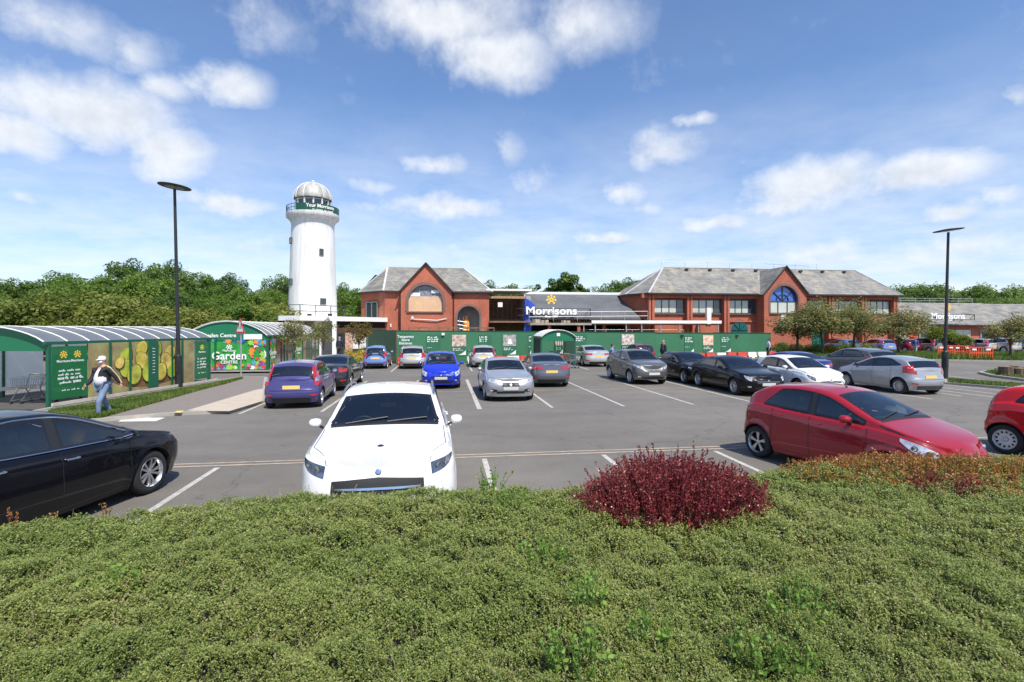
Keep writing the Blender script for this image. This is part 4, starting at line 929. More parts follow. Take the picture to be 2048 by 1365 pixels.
def fruit_panel(t, x0, x1, z0, z1, y):
    """printed picture of pears: raised nothing, a flat print built of flat coloured shapes"""
    bk = MB().add([(x0, y, z0), (x1, y, z0), (x1, y, z1), (x0, y, z1)], [(0, 1, 2, 3)]).build('fruit_picture', mat('picture_background', (.44, .30, .16), .35, coat=.5, nscale=1.2, namt=.45, c2=(.44, .40, .16)), t, fix=False)
    r = random.Random(4); w = x1 - x0; h = z1 - z0; cols = [(.42, .46, .05), (.62, .50, .08), (.28, .36, .04), (.66, .48, .12), (.52, .52, .07)]; k = 0; yy = y - .004
    mb = MB(); mb.add([(x0 + w * .18 + w * .66 * (.5 - .5 * math.cos(a)), yy, z0 + h * .30 - h * .24 * math.sin(a)) for a in np.linspace(0, math.pi, 24)], [tuple(range(24))]); mb.build('basket_print', mat('basket_print', (.20, .10, .04), .4, nscale=14, namt=.6), bk, fix=False)
    spots = [(.30, .72, .15), (.44, .86, .14), (.58, .84, .15), (.72, .74, .15), (.80, .50, .14), (.30, .48, .15), (.44, .62, .16), (.56, .62, .15), (.68, .56, .16), (.37, .34, .17), (.50, .36, .17), (.62, .34, .16), (.74, .34, .14), (.24, .60, .10)]
    for i, (fx, fz, s) in enumerate(spots):
        yy -= .0025; c = cols[i % 5]; cx, cz = x0 + w * fx, z0 + h * fz; R_ = h * s * 1.05; ph = r.uniform(-.9, .9); vs = []
        for a in np.linspace(0, 2 * math.pi, 28, endpoint=False):
            rr = R_ * (1 + .28 * max(0, math.cos(a)) ** 3 - .12 * math.cos(a)); px_, pz = rr * math.sin(a) * .95, rr * math.cos(a); vs.append((cx + px_ * math.cos(ph) - pz * math.sin(ph), yy, cz + px_ * math.sin(ph) + pz * math.cos(ph)))
        c3 = Vector((cx, yy + .0006, cz)); MB().add([c3 + (Vector(v) - c3) * 1.10 + Vector((.02, .0006, -.02)) for v in vs], [tuple(range(28))]).build('pear_outline_print', mat('dark_print', (.07, .05, .02), .4), bk, fix=False)
        MB().add(vs, [tuple(range(28))]).build('pear_print', mat('pear_print_%d' % (i % 5), c, .35, coat=.4, nscale=1.6, namt=.55), bk, fix=False)
    return bk
def bars_text(parent, x0, x1, z, n, y, h=.07, gap=.13, centre_=True):
    mb = MB(); r = random.Random(int(x0 * 100) + n)
    for k in range(n):
        f = r.uniform(.82, 1); a = (x0 + x1) / 2 - (x1 - x0) / 2 * f; b = (x0 + x1) / 2 + (x1 - x0) / 2 * f; x = a
        while x < b - .04:
            l = min(r.uniform(.10, .26), b - x); q = x
            while q < x + l - .03: hh = h * r.choice((.62, .62, .62, 1)); mb.add([(q, y, z - k * gap), (q + .036, y, z - k * gap), (q + .036, y, z - k * gap + hh), (q, y, z - k * gap + hh)], [(0, 1, 2, 3)]); q += .047
            x += l + .05
    mb.build('lettering', white_letter, parent, fix=False)
green_pan = mat('green_graphic_panel', (.014, .15, .05), .3, coat=.5, nscale=.6, namt=.3)
def info_panel(t, x0, x1, z0, z1, y, big):
    p = MB().box(((x0 + x1) / 2, y + .015, (z0 + z1) / 2), (x1 - x0, .03, z1 - z0)).build('info_panel', green_pan, t); yy = y - .004; c = (x0 + x1) / 2; w = x1 - x0
    cols = ((c - w * .2, c + w * .2) if big else (c,))
    for cx in cols:
        petal_emblem((cx, yy, z1 - .28), .26, yellow_m, p); text('Morrisons', .115 if big else .11, white_letter, p, facing((cx, yy, z1 - .52)), bold=.015, ext=.002)
    bars_text(p, c - w * .38, c + w * .38, z1 - .82, 4, yy)
    for cx in cols:
        for dx, dz, s in ((-.12, 0, .035), (0, .03, .045), (.10, .17, .06)):
            MB().add([(cx + dx, yy, z0 + .5 + dz - s), (cx + dx + s, yy, z0 + .5 + dz), (cx + dx, yy, z0 + .5 + dz + s), (cx + dx - s, yy, z0 + .5 + dz)], [(0, 1, 2, 3)]).build('sparkle', white_letter, p, fix=False)
    bars_text(p, c - w * .3, c + w * .3, z0 + .25, 1, yy, .05)
def trolley_shelter():
    a = Vector(G(97, 819)); b = Vector(G(418, 767)); ang = math.atan2(b.y - a.y, b.x - a.x); L_ = (b - a).length
    t = thing('trolley_shelter', 'long barrel-roofed trolley shelter with pears on its green side, at the left edge', 'trolley shelter', (a.x, a.y, .0), ang)
    W_, ze, zr = 4.2, 2.12, 2.62
    A = shelter_base(t, L_, W_, ze, zr, 10, (0.0, L_ * .30, L_ * .62, L_))
    gp = gable_panel(t, A, -.02, ze, mat('gable_green', (.012, .16, .07), .4)); gable_panel(t, A, L_ - .02, ze, green_f)
    def u(px):   # along the face for a picture column
        lo, hi = 0, L_
        for _ in range(40):
            m_ = (lo + hi) / 2; p = a + (b - a) * m_ / L_; v = 1024 + F * (p.x * CA - p.y * SA) / (p.x * SA + p.y * CA); lo, hi = (m_, hi) if v < px else (lo, m_)
        return lo
    info_panel(t, u(101), u(171), .28, 1.98, -.07, True); info_panel(t, u(388), u(414), .28, 1.98, -.07, False)
    f1 = fruit_panel(t, u(173), u(386), .18, 2.05, -.055)
    for px in (216, 256, 340, 361): MB().box((u(px), -.09, 1.12), (.07, .05, 1.9)).build('mullion', green_f, t)
    ip = MB().box((u(302), -.10, 1.15), (u(312) - u(293), .04, 1.85)).build('price_strip', green_f, t)
    bars_text(ip, u(299), u(305), 1.75, 9, -.125, .04, .12)
    MB().bar((-.2, -.32, .17), (L_ + .2, -.32, .17), .05, .10).build('crash_rail', mat('crash_rail', (.50, .46, .40), .6, nscale=3, namt=.2), t)
    for k in range(7): MB().box((L_ * k / 6, -.30, .08), (.06, .05, .16)).build('rail_post', steel, t)
    # far side glazing and the low rails inside
    g = MB()
    for k in range(4): g.box((L_ * (k + .5) / 4, W_ - .03, 1.2), (L_ / 4 - .12, .02, 1.7))
    g.build('side_glazing', milky('dull_glazing', (.9, .91, .9), .7), t)
    g = MB(); g.box((L_ - .05, W_ * .27, 1.15), (.02, W_ * .5, 1.75)); g.box((L_ - .05, W_ * .77, 1.15), (.02, W_ * .40, 1.75)); g.build('end_glazing', milky('dull_glazing_end', (.9, .91, .9), .7), t)
    MB().box((L_ - .06, W_ * .53, 1.1), (.07, .07, 2.1)).build('post', green_f, t)
    MB().bar((.2, W_ - .15, .35), (L_, W_ - .15, .35), .06, .14).build('buffer_rail', white_r, t)
    sl_ = MB().box((L_ / 2, W_ / 2, .02), (L_ + .6, W_ + .5, .04)).build('floor_slab', mat('dark_floor', (.07, .065, .06), .9, nscale=4, namt=.3), t)
    M_ = Matrix.Translation((a.x, a.y, 0)) @ Matrix.Rotation(ang, 4, 'Z'); return M_, L_, W_
TM, TL, TW = trolley_shelter()

def trolley_proto():
    t = thing('shopping_trolley', 'x', 'trolley', (0, 0, 0), 0, 'trolleys standing in the shelters')
    wire = mat('trolley_wire', (.42, .43, .45), .35, .9); 
    fr = MB()
    for s in (-1, 1):
        fr.tube([(-.42, s * .24, .12), (-.20, s * .24, .50), (-.38, s * .27, .96)], .016, 6); fr.tube([(-.42, s * .24, .14), (.42, s * .17, .14)], .014, 6); fr.tube([(.42, s * .17, .14), (.10, s * .2, .52), (-.2, s * .24, .5)], .013, 6)
    fr.build('frame', wire, t)
    bk = MB(); c = [(-.36, .27, .92), (.42, .20, .90), (.40, .17, .58), (-.26, .22, .50)]
    for s in (-1, 1):
        P = [Vector((x, s * y, z)) for x, y, z in c]
        for k in range(4): bk.tube([P[k], P[(k + 1) % 4]], .007, 4)
        for k in range(1, 9): bk.tube([P[0].lerp(P[1], k / 9), P[3].lerp(P[2], k / 9)], .0035, 3)
        for k in range(1, 4): bk.tube([P[0].lerp(P[3], k / 4), P[1].lerp(P[2], k / 4)], .0035, 3)
    for a_, b_ in ((1, 2), (0, 3)):
        P, Q = Vector(c[a_]), Vector(c[b_])
        for k in range(7):
            y = lerp_(-1, 1, k / 6); bk.tube([(P.x, P.y * y, P.z), (Q.x, Q.y * y, Q.z)], .0035, 3)
    for k in range(9): p = Vector(c[3]).lerp(Vector(c[2]), k / 8); bk.tube([(p.x, -p.y, p.z), (p.x, p.y, p.z)], .0035, 3)
    bk.build('basket', wire, t)
    MB().tube([(-.40, -.28, .97), (-.40, .28, .97)], .02, 8).build('handle', mat('yellow_handle', (.55, .50, .22), .5), t)
    for x, y in ((-.42, .24), (-.42, -.24), (.40, .17), (.40, -.17)):
        MB().lathe([(0, -.015), (.055, -.015), (.06, 0), (.055, .015), (0, .015)], 12, c=(x, y, .06), M=Matrix.Rotation(R(90), 3, 'X')).build('castor', blk_, t)
    return t
tp = trolley_proto()
def put_trolley(i, M_, x, y, rz, lb):
    o = tp if i == 0 else copy_tree(tp); m_ = M_ @ Matrix.Translation((x, y, 0)) @ Matrix.Rotation(rz, 4, 'Z'); o.matrix_basis = m_; o['label'] = lb; return o
put_trolley(0, TM, 1.15, 1.95, R(185), 'frontmost shopping trolley in the long shelter, its yellow handle leftmost')
put_trolley(1, TM, 1.75, 1.25, R(178), 'shopping trolley just inside the green panel of the long shelter')
put_trolley(2, TM, 2.2, 1.95, R(182), 'shopping trolley nested behind the frontmost one in the long shelter')

def garden_shelter():
    a = Vector(PX(384, 29.6)); b = Vector(PX(536, 29.6)); W_ = (b - a).length; ang = R(90) - R(7.5) + R(10) - R(2.5)
    # local x runs back from the gable, local y across from right to left
    t = thing('garden_centre_shelter', 'green barrel-roofed garden centre kiosk with colourful banners behind the road sign', 'kiosk', (b.x, b.y, .1), ang)
    ze, zr, L_ = 2.05, 2.88, 12.0
    A = shelter_base(t, L_, W_, ze, zr, 12, (0.0, 3, 6, 9, L_))
    gp = gable_panel(t, A, -.06, ze, mat('kiosk_green', (.012, .16, .075), .4))
    Mt = Matrix.Translation((-.085, W_ * .60, ze - .08)) @ Matrix.Rotation(R(-90), 4, 'Z') @ Matrix.Rotation(R(90), 4, 'X')
    text('Garden Centre', .30, white_letter, gp, Mt, bold=.018, ext=.006)
    MB().box((-.10, W_ * .18, ze - .06), (.02, 1.0, .30)).build('white_strip', white_r, gp)
    # front banner
    def banner(nm, M_, w, h, full=True):
        B0 = MB().add([M_ @ Vector((x, y, 0)) for x, y in ((0, 0), (w, 0), (w, h), (0, h))], [(0, 1, 2, 3)]).build(nm, mat('banner_leaf_green', (.035, .30, .05), .4, coat=.3, nscale=1.5, namt=.35), t, fix=False)
        r = random.Random(11); cols = {'pink': (.75, .12, .35), 'blue': (.04, .10, .50), 'red': (.65, .07, .05), 'white': (.8, .78, .75), 'orange': (.75, .28, .04), 'lime': (.30, .60, .08), 'cyan': (.10, .35, .55), 'plum': (.32, .05, .16)}
        ks = list(cols)
        zz = .002
        for k in range(110 if full else 24):
            side = r.random(); 
            if side < .28: x, y = r.uniform(0, .20) * w, r.uniform(0, 1) * h
            elif side < .56: x, y = r.uniform(.80, 1) * w, r.uniform(0, 1) * h
            elif side < .86: x, y = r.uniform(0, 1) * w, r.uniform(0, .16) * h
            else: x, y = r.uniform(0, 1) * w, r.uniform(.90, 1) * h
            s = r.uniform(.09, .24); n_ = r.choice((5, 6, 7)); vs = []; zz += .0006
            for q in range(n_ * 2): rr = s * (1 if q % 2 else .55); an = math.pi * q / n_ + k; vs.append(M_ @ Vector((min(w, max(0, x + rr * math.cos(an))), min(h, max(0, y + rr * math.sin(an))), zz)))
            MB().add(vs, [tuple(range(n_ * 2))]).build('flower_print', mat('flower_' + ks[k % 8], cols[ks[k % 8]], .5), B0, fix=False)
        zz += .004
        if full:
            petal_emblem((0, 0, 0), .34, white_letter, B0, M_ @ Matrix.Translation((w * .53, h * .74, zz)))
            text('Morrisons', .17, white_letter, B0, M_ @ Matrix.Translation((w * .53, h * .60, zz)), bold=.012, ext=.002)
            text('Garden', .62, white_letter, B0, M_ @ Matrix.Translation((w * .53, h * .34, zz)), bold=.018, ext=.002); text('CENTRE', .25, white_letter, B0, M_ @ Matrix.Translation((w * .53, h * .20, zz)), bold=.012, ext=.002)
        else:
            text('Garden', .40, white_letter, B0, M_ @ Matrix.Translation((w * .5, h * .45, zz)), bold=.015, ext=.002); text('CENTRE', .2, white_letter, B0, M_ @ Matrix.Translation((w * .5, h * .32, zz)), bold=.012, ext=.002)
        return B0
    front = Matrix.Translation((-.03, W_ - .08, .12)) @ Matrix.Rotation(R(-90), 4, 'Z') @ Matrix.Rotation(R(90), 4, 'X'); banner('banner', front, W_ - .16, 1.72)
    for k in (0, .36, 1): MB().box((-.10, W_ * (1 - k), .95), (.09, .09, 1.95)).build('post', green_f, t)
    fr = MB()
    for k in range(7): fr.box((0, .2 + (W_ - .4) * k / 6, 1.92), (.03, .03, .25))
    fr.build('clerestory_bars', green_f, t)
    for i, x in enumerate((.15, 5.2)):
        sd = Matrix.Translation((x, -.06, .15)) @ Matrix.Rotation(R(90), 4, 'X'); banner('side_banner', sd, 1.0 if i == 0 else 1.7, 1.7, False)
    g = MB(); g.box((L_ / 2, .0, 1.0), (L_ - .2, .03, 1.75)); g.build('side_glazing', mat('dim_glazing', (.06, .10, .08), .2, coat=.5, nscale=1.1, namt=.7, c2=(.22, .2, .17)), t)
    mm = MB()
    for k in range(11): mm.box((L_ * k / 10, -.03, 1.0), (.05, .05, 1.9))
    mm.bar((0, -.03, 1.05), (L_, -.03, 1.05), .04); mm.build('glazing_bars', green_f, t)
    MB().box((L_ / 2, W_ / 2, .03), (L_ + .4, W_ + .4, .06)).build('plinth', stone_k, t)
    return t
garden_shelter()

def small_shelter():
    a = Vector(PX(1082, 33.4)); b = Vector(PX(1150, 33.4)); W_ = (b - a).length
    t = thing('small_trolley_shelter', 'small green barrel-roofed trolley shelter in front of the hoarding', 'trolley shelter', (b.x, b.y, 0), R(88))
    ze, zr, L_ = 2.03, 2.46, 3.3
    A = shelter_base(t, L_, W_, ze, zr, 3, (0.0, L_), sheet=mat('white_roof_sheet', (.62, .61, .57), .4))
    gp = gable_panel(t, A, -.05, ze, mat('kiosk_green', (.012, .16, .075), .4)); MB().box((-.07, W_ / 2, 2.17), (.02, .22, .2)).build('trolley_symbol', white_letter, gp)
    for y, s in ((0, -1), (W_, 1)):
        mb = MB()
        for k in range(16): mb.box((L_ * (k + .5) / 16, y, 1.05), (.045, .03, 1.9))
        for z in (.25, 1.9): mb.box((L_ / 2, y, z), (L_, .035, .05))
        mb.build('side_bars', mat('dark_bars', (.03, .06, .05), .5), t)
    mb = MB()
    for k in range(6): mb.box((L_, W_ * .06 + .13 * k, 1.05), (.03, .04, 1.9))
    mb.build('rear_bars', mat('dark_bars', (.03, .06, .05), .5), t)
    MB().bar((.2, .2, .45), (L_, .2, .45), .05).build('guide_rail', bar_red, t)
    return t
small_shelter()
SM = Matrix.Translation((*PX(1118, 34.6), 0)) @ Matrix.Rotation(R(88), 4, 'Z')
for k in range(4): put_trolley(9, SM, .3 + k * .28, .12, R(180) if k % 2 else R(181), ['frontmost trolley in the small shelter', 'second trolley from the front in the small shelter', 'third trolley from the front in the small shelter', 'rearmost trolley in the small shelter'][k])
x, y = PX(1150, 32.0); put_trolley(9, Matrix.Identity(4), x, y + .8, R(20), 'loose trolley standing outside the small shelter, beside its right post')

# ---------------------------------------------------------------- lamp posts, road sign, orange barriers, logs
def lamp_post(px, d, pyt, lean, label, tilt):
    x, y = PX(px, d); H = ZD(pyt, d); t = thing('lamp_post', label, 'lamp post', (x, y, .05), 0); m = mat('black_post_paint', (.018, .02, .022), .45)
    u = Vector((lean * CA, -lean * SA, 1))
    MB().tube([(0, 0, 0), u * 1.35], .14, 14).build('base_housing', m, t, smooth=True); MB().tube([u * 1.35, u * 1.42], [.14, .075], 14).build('collar', m, t, smooth=True)
    MB().tube([u * 1.35, u * (H - .1)], [.075, .055], 14).build('column', m, t, smooth=True)
    M = Matrix.Rotation(tilt, 3, 'Y'); c = u * H
    dk = MB(); dk.lathe([(0, .07), (.3, .06), (.60, .02), (.62, 0), (.60, -.02), (.45, -.02), (.42, -.035), (.0, -.035)], 40, c=c, M=M); do = dk.build('lamp_head', m, t, smooth=30)
    MB().lathe([(0, -.04), (.18, -.045), (.36, -.038)], 30, c=c, M=M).build('diffuser', mat('lamp_diffuser', (.28, .30, .33), .2), do, smooth=True)
    MB().box((0, -.145, .9), (.13, .02, .5)).build('access_door', m, t)
    MB().lathe([(.20, 0), (.20, .04), (.14, .05)], 16).build('foot_plate', m, t)
lamp_post(358, 21.6, 376, -.022, 'tall black lamp post with a flat round head beside the pear-covered shelter', R(6))
lamp_post(1889, 25.4, 463, .026, 'tall black lamp post with a flat round head beside the silver hatchback', R(-6))

def road_sign():
    x, y = G(482, 757, .1); t = thing('road_sign', 'grey-poled triangular warning sign of two pedestrians, in front of the garden kiosk', 'road sign', (x, y, .1), 0)
    d = 26.4; zt = ZD(637, d) - .1; zb = ZD(667, d) - .1
    MB().tube([(0, 0, 0), (0, 0, zt - .1)], .035, 10).build('pole', steel, t, smooth=True)
    rz = R(-42) ; M = Matrix.Translation((0, 0, 0)) @ Matrix.Rotation(rz, 4, 'Z') @ Matrix.Translation((0, -.05, 0)) @ Matrix.Rotation(R(90), 4, 'X')
    def tri(s, z, m, nm, par, cy): h = (zt - zb); return MB().add([M @ Vector(v) for v in ((-h * .58 * s, cy - h * .5 * s, z), (h * .58 * s, cy - h * .5 * s, z), (0, cy + h * .5 * s, z))], [(0, 1, 2)]).build(nm, m, par, fix=False)
    h = zt - zb; cy = (zt + zb) / 2; mb = MB(); 
    mb.add([M @ Vector(v) for z in (0, -.02) for v in ((-h * .58, zb, z), (h * .58, zb, z), (0, zt, z))], [(0, 1, 2), (5, 4, 3), (0, 3, 4, 1), (1, 4, 5, 2), (2, 5, 3, 0)])
    pl_ = mb.build('sign_plate', mat('sign_red', (.55, .03, .035), .4), t); tri(.70, .004, white_letter, 'white_field', pl_, cy - h * .03)
    for sx in (-.09, .10):
        q = MB(); c0 = Vector((sx, cy - .18, .008))
        for poly in (((-.05, 0), (-.02, 0), (.0, .12), (.02, 0), (.05, 0), (.03, .2), (.04, .28), (-.04, .28), (-.03, .2)), ((-.03, .29), (.03, .29), (.03, .35), (-.03, .35))): q.add([M @ (c0 + Vector((a, b, 0))) for a, b in poly], [tuple(range(len(poly)))])
        q.build('pedestrian_symbol', blk_, pl_, fix=False)
road_sign()
orange_m = mat('orange_barrier_plastic', (.80, .10, .035), .5)
def ped_barrier(px0, px1, py, rz, label):
    d = CAMZ * F / (py - HZ); x, y = PX((px0 + px1) / 2, d); w = (px1 - px0) / F * d; t = thing('pedestrian_barrier', label, 'barrier', (x, y, .12), -YAW + rz, 'orange plastic barriers on the verge')
    H = .95; m = MB()
    for z in (.0 + .12, .5, H): m.box((0, 0, z), (w, .05, .06))
    for k in range(int(w / .16) + 1): m.box((-w / 2 + k * w / int(w / .16), 0, .53), (.045, .04, .84))
    m.build('slatted_frame', orange_m, t)
    for k in (-.3, .3): MB().box((k * w, -.035, .78), (.32, .02, .13)).build('reflective_board', white_letter, t)
    for k in (-.42, .42): MB().box((k * w, 0, .05), (.08, .55, .08)).build('foot', orange_m, t)
ped_barrier(1876, 1908, 716, 0, 'leftmost orange slatted barrier, left of the lamp post foot'); ped_barrier(1906, 1942, 717, .1, 'middle orange slatted barrier of the three on the verge'); ped_barrier(1940, 1984, 722, -.06, 'rightmost orange slatted barrier, nearest the kerb')
logm = mat('log_end_wood', (.30, .22, .14), .9, nscale=6, namt=.35); bark = mat('log_bark', (.13, .095, .065), .95, nscale=9, namt=.45, bump=.8, bscale=12)
for px, py, r, h, lb in ((2006, 749, .19, .42, 'leftmost cut log standing on the island'), (2016, 751, .24, .46, 'second cut log on the island, next to the leftmost'), (2028, 750, .20, .50, 'tallest cut log in the middle of the island group'), (2041, 752, .26, .40, 'wide pale log at the right of the island group'), (2058, 752, .24, .42, 'log at the far right of the island, cut off by the edge')):
    x, y = G(px, py, .12); mb = MB(); n = 18; vs = []
    for z, s in ((0, 1.12), (.1, 1.0), (h, .96)):
        for k in range(n): a_ = 2 * math.pi * k / n; rr = r * s * (1 + .07 * math.sin(3 * a_ + px) + .04 * math.sin(7 * a_)); vs.append((rr * math.cos(a_), rr * math.sin(a_), z))
    mb.add(vs, [(j * n + k, j * n + (k + 1) % n, (j + 1) * n + (k + 1) % n, (j + 1) * n + k) for j in range(2) for k in range(n)]); mb.add(vs[2 * n:], [tuple(range(n))], 1)
    o = mb.build('log_stump', [bark, logm]); o.location = (x, y, .11); tag(o, lb, 'log', 'cut logs on the kerbed island')

# ================================================================ people
skin = mat('skin', (.50, .28, .20), .55, nscale=9, namt=.08)
def skinned(nm, pts, edges, rad, m, parent, sub=2, root=0):
    me = bpy.data.meshes.new(nm); me.from_pydata([tuple(p) for p in pts], edges, []); o = bpy.data.objects.new(nm, me); col.objects.link(o)
    sk = o.modifiers.new('s', 'SKIN'); ss_ = o.modifiers.new('u', 'SUBSURF'); ss_.levels = sub
    for i, v in enumerate(me.skin_vertices[0].data): v.radius = rad[i] if isinstance(rad[i], tuple) else (rad[i], rad[i]); v.use_root = (i == root)
    dg = bpy.context.evaluated_depsgraph_get(); dg.update(); em = bpy.data.meshes.new_from_object(o.evaluated_get(dg)); bpy.data.objects.remove(o); em.materials.clear(); em.materials.append(m)
    em.polygons.foreach_set('use_smooth', [True] * len(em.polygons)); em.name = nm
    return link(nm, em, parent)
def person(x, y, z, rz, label, top_m, leg_m, hair_m=None, shoe_m=None, shirt_m=None, walk=0., arms=((-.1, 0), (.1, 0)), cap=None, mask=False, scale=1.0, detail=False, stripe=None, belly=0.):
    """local +x is where the person faces, +y to their left"""
    t = thing('person', label, 'person', (x, y, z), rz); t.scale = (scale,) * 3; V = Vector
    def leg(s):
        sw = walk * s; hip = V((0, s * .09, .92)); kn = V((.30 * sw + .03 + .04 * abs(sw), s * .095, .49)); an = V((.42 * sw - (.10 if sw < 0 else 0), s * .10, .09 + (.05 if sw < 0 else 0))); return hip, kn, an
    def arm(s):
        sw, out_ = arms[0 if s > 0 else 1]; sh = V((-.01, s * .185, 1.42)); el = V((.24 * sw - .02, s * (.235 + out_ * .5), 1.15)); ha = V((.46 * sw + .06, s * (.24 + out_), .92 + abs(sw) * .10)); return sh, el, ha
    lh, lk, la = leg(1); rh, rk, ra = leg(-1); ls, le, lw = arm(1); rs, re, rw = arm(-1)
    pts = [V((0, 0, .95)), V((.01 + belly * .02, 0, 1.12)), V((.0, 0, 1.30)), V((-.01, 0, 1.45)), V((.0, 0, 1.52)), V((.015, 0, 1.60)), V((.02, 0, 1.70)), lh, lk, la, la + V((.15, 0, -.05)), rh, rk, ra, ra + V((.15, 0, -.05)), ls, le, lw, rs, re, rw]
    ed = [(0, 1), (1, 2), (2, 3), (3, 4), (4, 5), (5, 6), (0, 7), (7, 8), (8, 9), (9, 10), (0, 11), (11, 12), (12, 13), (13, 14), (3, 15), (15, 16), (16, 17), (3, 18), (18, 19), (19, 20)]
    rad = [(.115, .14), (.105, .13), (.11, .145), (.07, .10), .052, (.085, .072), (.082, .07), .085, .058, .04, .035, .085, .058, .04, .035, .055, .042, .027, .055, .042, .027]
    body = skinned('body', pts, ed, rad, skin, t)
    # clothes grown over the same bones
    def cl(nm, ids, edg, k, m, extra=None):
        P = [pts[i] for i in ids]; mp = {i: q for q, i in enumerate(ids)}; rr = [tuple(v * k + .008 for v in (rad[i] if isinstance(rad[i], tuple) else (rad[i], rad[i]))) for i in ids]
        return skinned(nm, P, [(mp[a], mp[b]) for a, b in edg], rr, m, t)
    cl('trousers', [0, 7, 8, 9, 11, 12, 13], [(0, 7), (7, 8), (8, 9), (0, 11), (11, 12), (12, 13)], 1.16, leg_m)
    if shirt_m:
        sh = skinned('shirt', [V((.02, 0, .93)), V((.035 + belly * .05, 0, 1.10)), V((.02 + belly * .01, 0, 1.28)), V((.0, 0, 1.44))], [(0, 1), (1, 2), (2, 3)], [(.155, .175), (.165 + belly * .04, .185), (.15, .18), (.08, .12)], shirt_m, t)
        # open jacket: the torso grown wider at the back, front left open
        jk = cl('jacket', [0, 1, 2, 3, 15, 16, 17, 18, 19, 20], [(0, 1), (1, 2), (2, 3), (3, 15), (15, 16), (16, 17), (3, 18), (18, 19), (19, 20)], 1.58, top_m)
        bm = bmesh.new(); bm.from_mesh(jk.data); dele = [f for f in bm.faces if f.calc_center_median().x > .055 and abs(f.calc_center_median().y + .01) < .085 and .80 < f.calc_center_median().z < 1.50]; bmesh.ops.delete(bm, geom=dele, context='FACES')
        bmesh.ops.solidify(bm, geom=list(bm.faces), thickness=.008); bm.to_mesh(jk.data); bm.free()
    else:
        jk = cl('top', [0, 1, 2, 3, 15, 16, 17, 18, 19, 20], [(0, 1), (1, 2), (2, 3), (3, 15), (15, 16), (16, 17), (3, 18), (18, 19), (19, 20)], 1.22, top_m)
    if stripe:
        for (s_, e_, w_, sd) in ((ls, le, lw, 1), (rs, re, rw, -1)):
            n3 = V((0, sd, .25)).normalized(); P = [s_ + V((0, -sd * .05, .075)), s_ + n3 * .075, s_.lerp(e_, .5) + n3 * .068, e_ + n3 * .06, e_.lerp(w_, .5) + n3 * .055, w_ + n3 * .044]
            MB().tube(P, .017, 6).build('sleeve_stripe', stripe, jk, smooth=True)
        MB().tube([V((.10, .10, 1.46)), V((.165, .02, 1.25)), V((.16, -.08, 1.10))], .012, 6).build('shoulder_strap', blk_, t, smooth=True)
    # head details
    hc = V((.03, 0, 1.655)); ft = MB(); 
    hd_ = MB(); n = 16; vs = []
    prof = [(-.115, .035), (-.09, .055), (-.05, .068), (0, .076), (.05, .074), (.085, .055), (.105, .025)]
    for z_, r_ in prof:
        for k in range(n): a_ = 2 * math.pi * k / n; vs.append(hc + V((r_ * 1.12 * math.cos(a_) + (.012 if z_ < -.04 else 0) * (math.cos(a_) > 0), r_ * math.sin(a_), z_)))
    hd_.add(vs, [(j * n + k, j * n + (k + 1) % n, (j + 1) * n + (k + 1) % n, (j + 1) * n + k) for j in range(6) for k in range(n)] + [tuple(range(n))[::-1], tuple(range(6 * n, 7 * n))])
    hd_.add([hc + V(p) for p in ((.085, -.012, -.035), (.085, .012, -.035), (.112, 0, -.03), (.088, 0, .01))], [(0, 1, 2), (0, 2, 3), (1, 3, 2)])
    for s in (-1, 1): hd_.lathe([(0, -.006), (.024, 0), (.02, .008), (0, .008)], 8, c=hc + V((-.005, s * .078, -.01)), M=Matrix.Rotation(R(90), 3, 'X'))
    bmx = hd_.build('head', skin, body, smooth=60)
    fe = MB(); 
    for s in (-1, 1): fe.box(hc + V((.084, s * .030, .012)), (.006, .022, .010))
    fe.box(hc + V((.086, 0, -.062)), (.006, .040, .008)); fe.build('eyes_and_mouth', mat('face_dark', (.10, .04, .035), .5), bmx)
    if cap:
        mb = MB(); mb.lathe([(.092, .015), (.094, .05), (.082, .09), (.05, .118), (0, .125)], 20, c=hc + V((-.004, 0, 0))); mb.add([hc + V((.07, -.07, .03)), hc + V((.15, -.045, .015)), hc + V((.165, 0, .013)), hc + V((.15, .045, .015)), hc + V((.07, .07, .03))] , [(0, 1, 2, 3, 4)]); mb.build('cap', cap, t, smooth=50)
    if hair_m:
        mb = MB(); mb.lathe([(.080, -.03), (.090, .01), (.088, .05), (.072, .09), (.04, .112), (0, .118)], 18, c=hc + V((-.014, 0, .0))); h_ = mb.build('hair', hair_m, t, smooth=60)
        bm = bmesh.new(); bm.from_mesh(h_.data); bmesh.ops.delete(bm, geom=[f for f in bm.faces if f.calc_center_median().x > .085 and f.calc_center_median().z < hc.z + .045], context='FACES'); bm.to_mesh(h_.data); bm.free()
    if mask: MB().lathe([(.0, .026), (.03, .022), (.05, .0), (.055, -.03)], 14, c=hc + V((.075, 0, -.045)), M=Matrix.Rotation(R(90), 3, 'Y') @ Matrix.Diagonal((1, 1.15, 1))).build('face_mask', mat('mask_white', (.72, .76, .80), .7), t, smooth=True)
    # shoes
    for an in (la, ra): skinned('shoe', [an + V((-.05, 0, -.045)), an + V((.05, 0, -.04)), an + V((.18, 0, -.055))], [(0, 1), (1, 2)], [.045, .047, .034], shoe_m or blk_, t, 1)
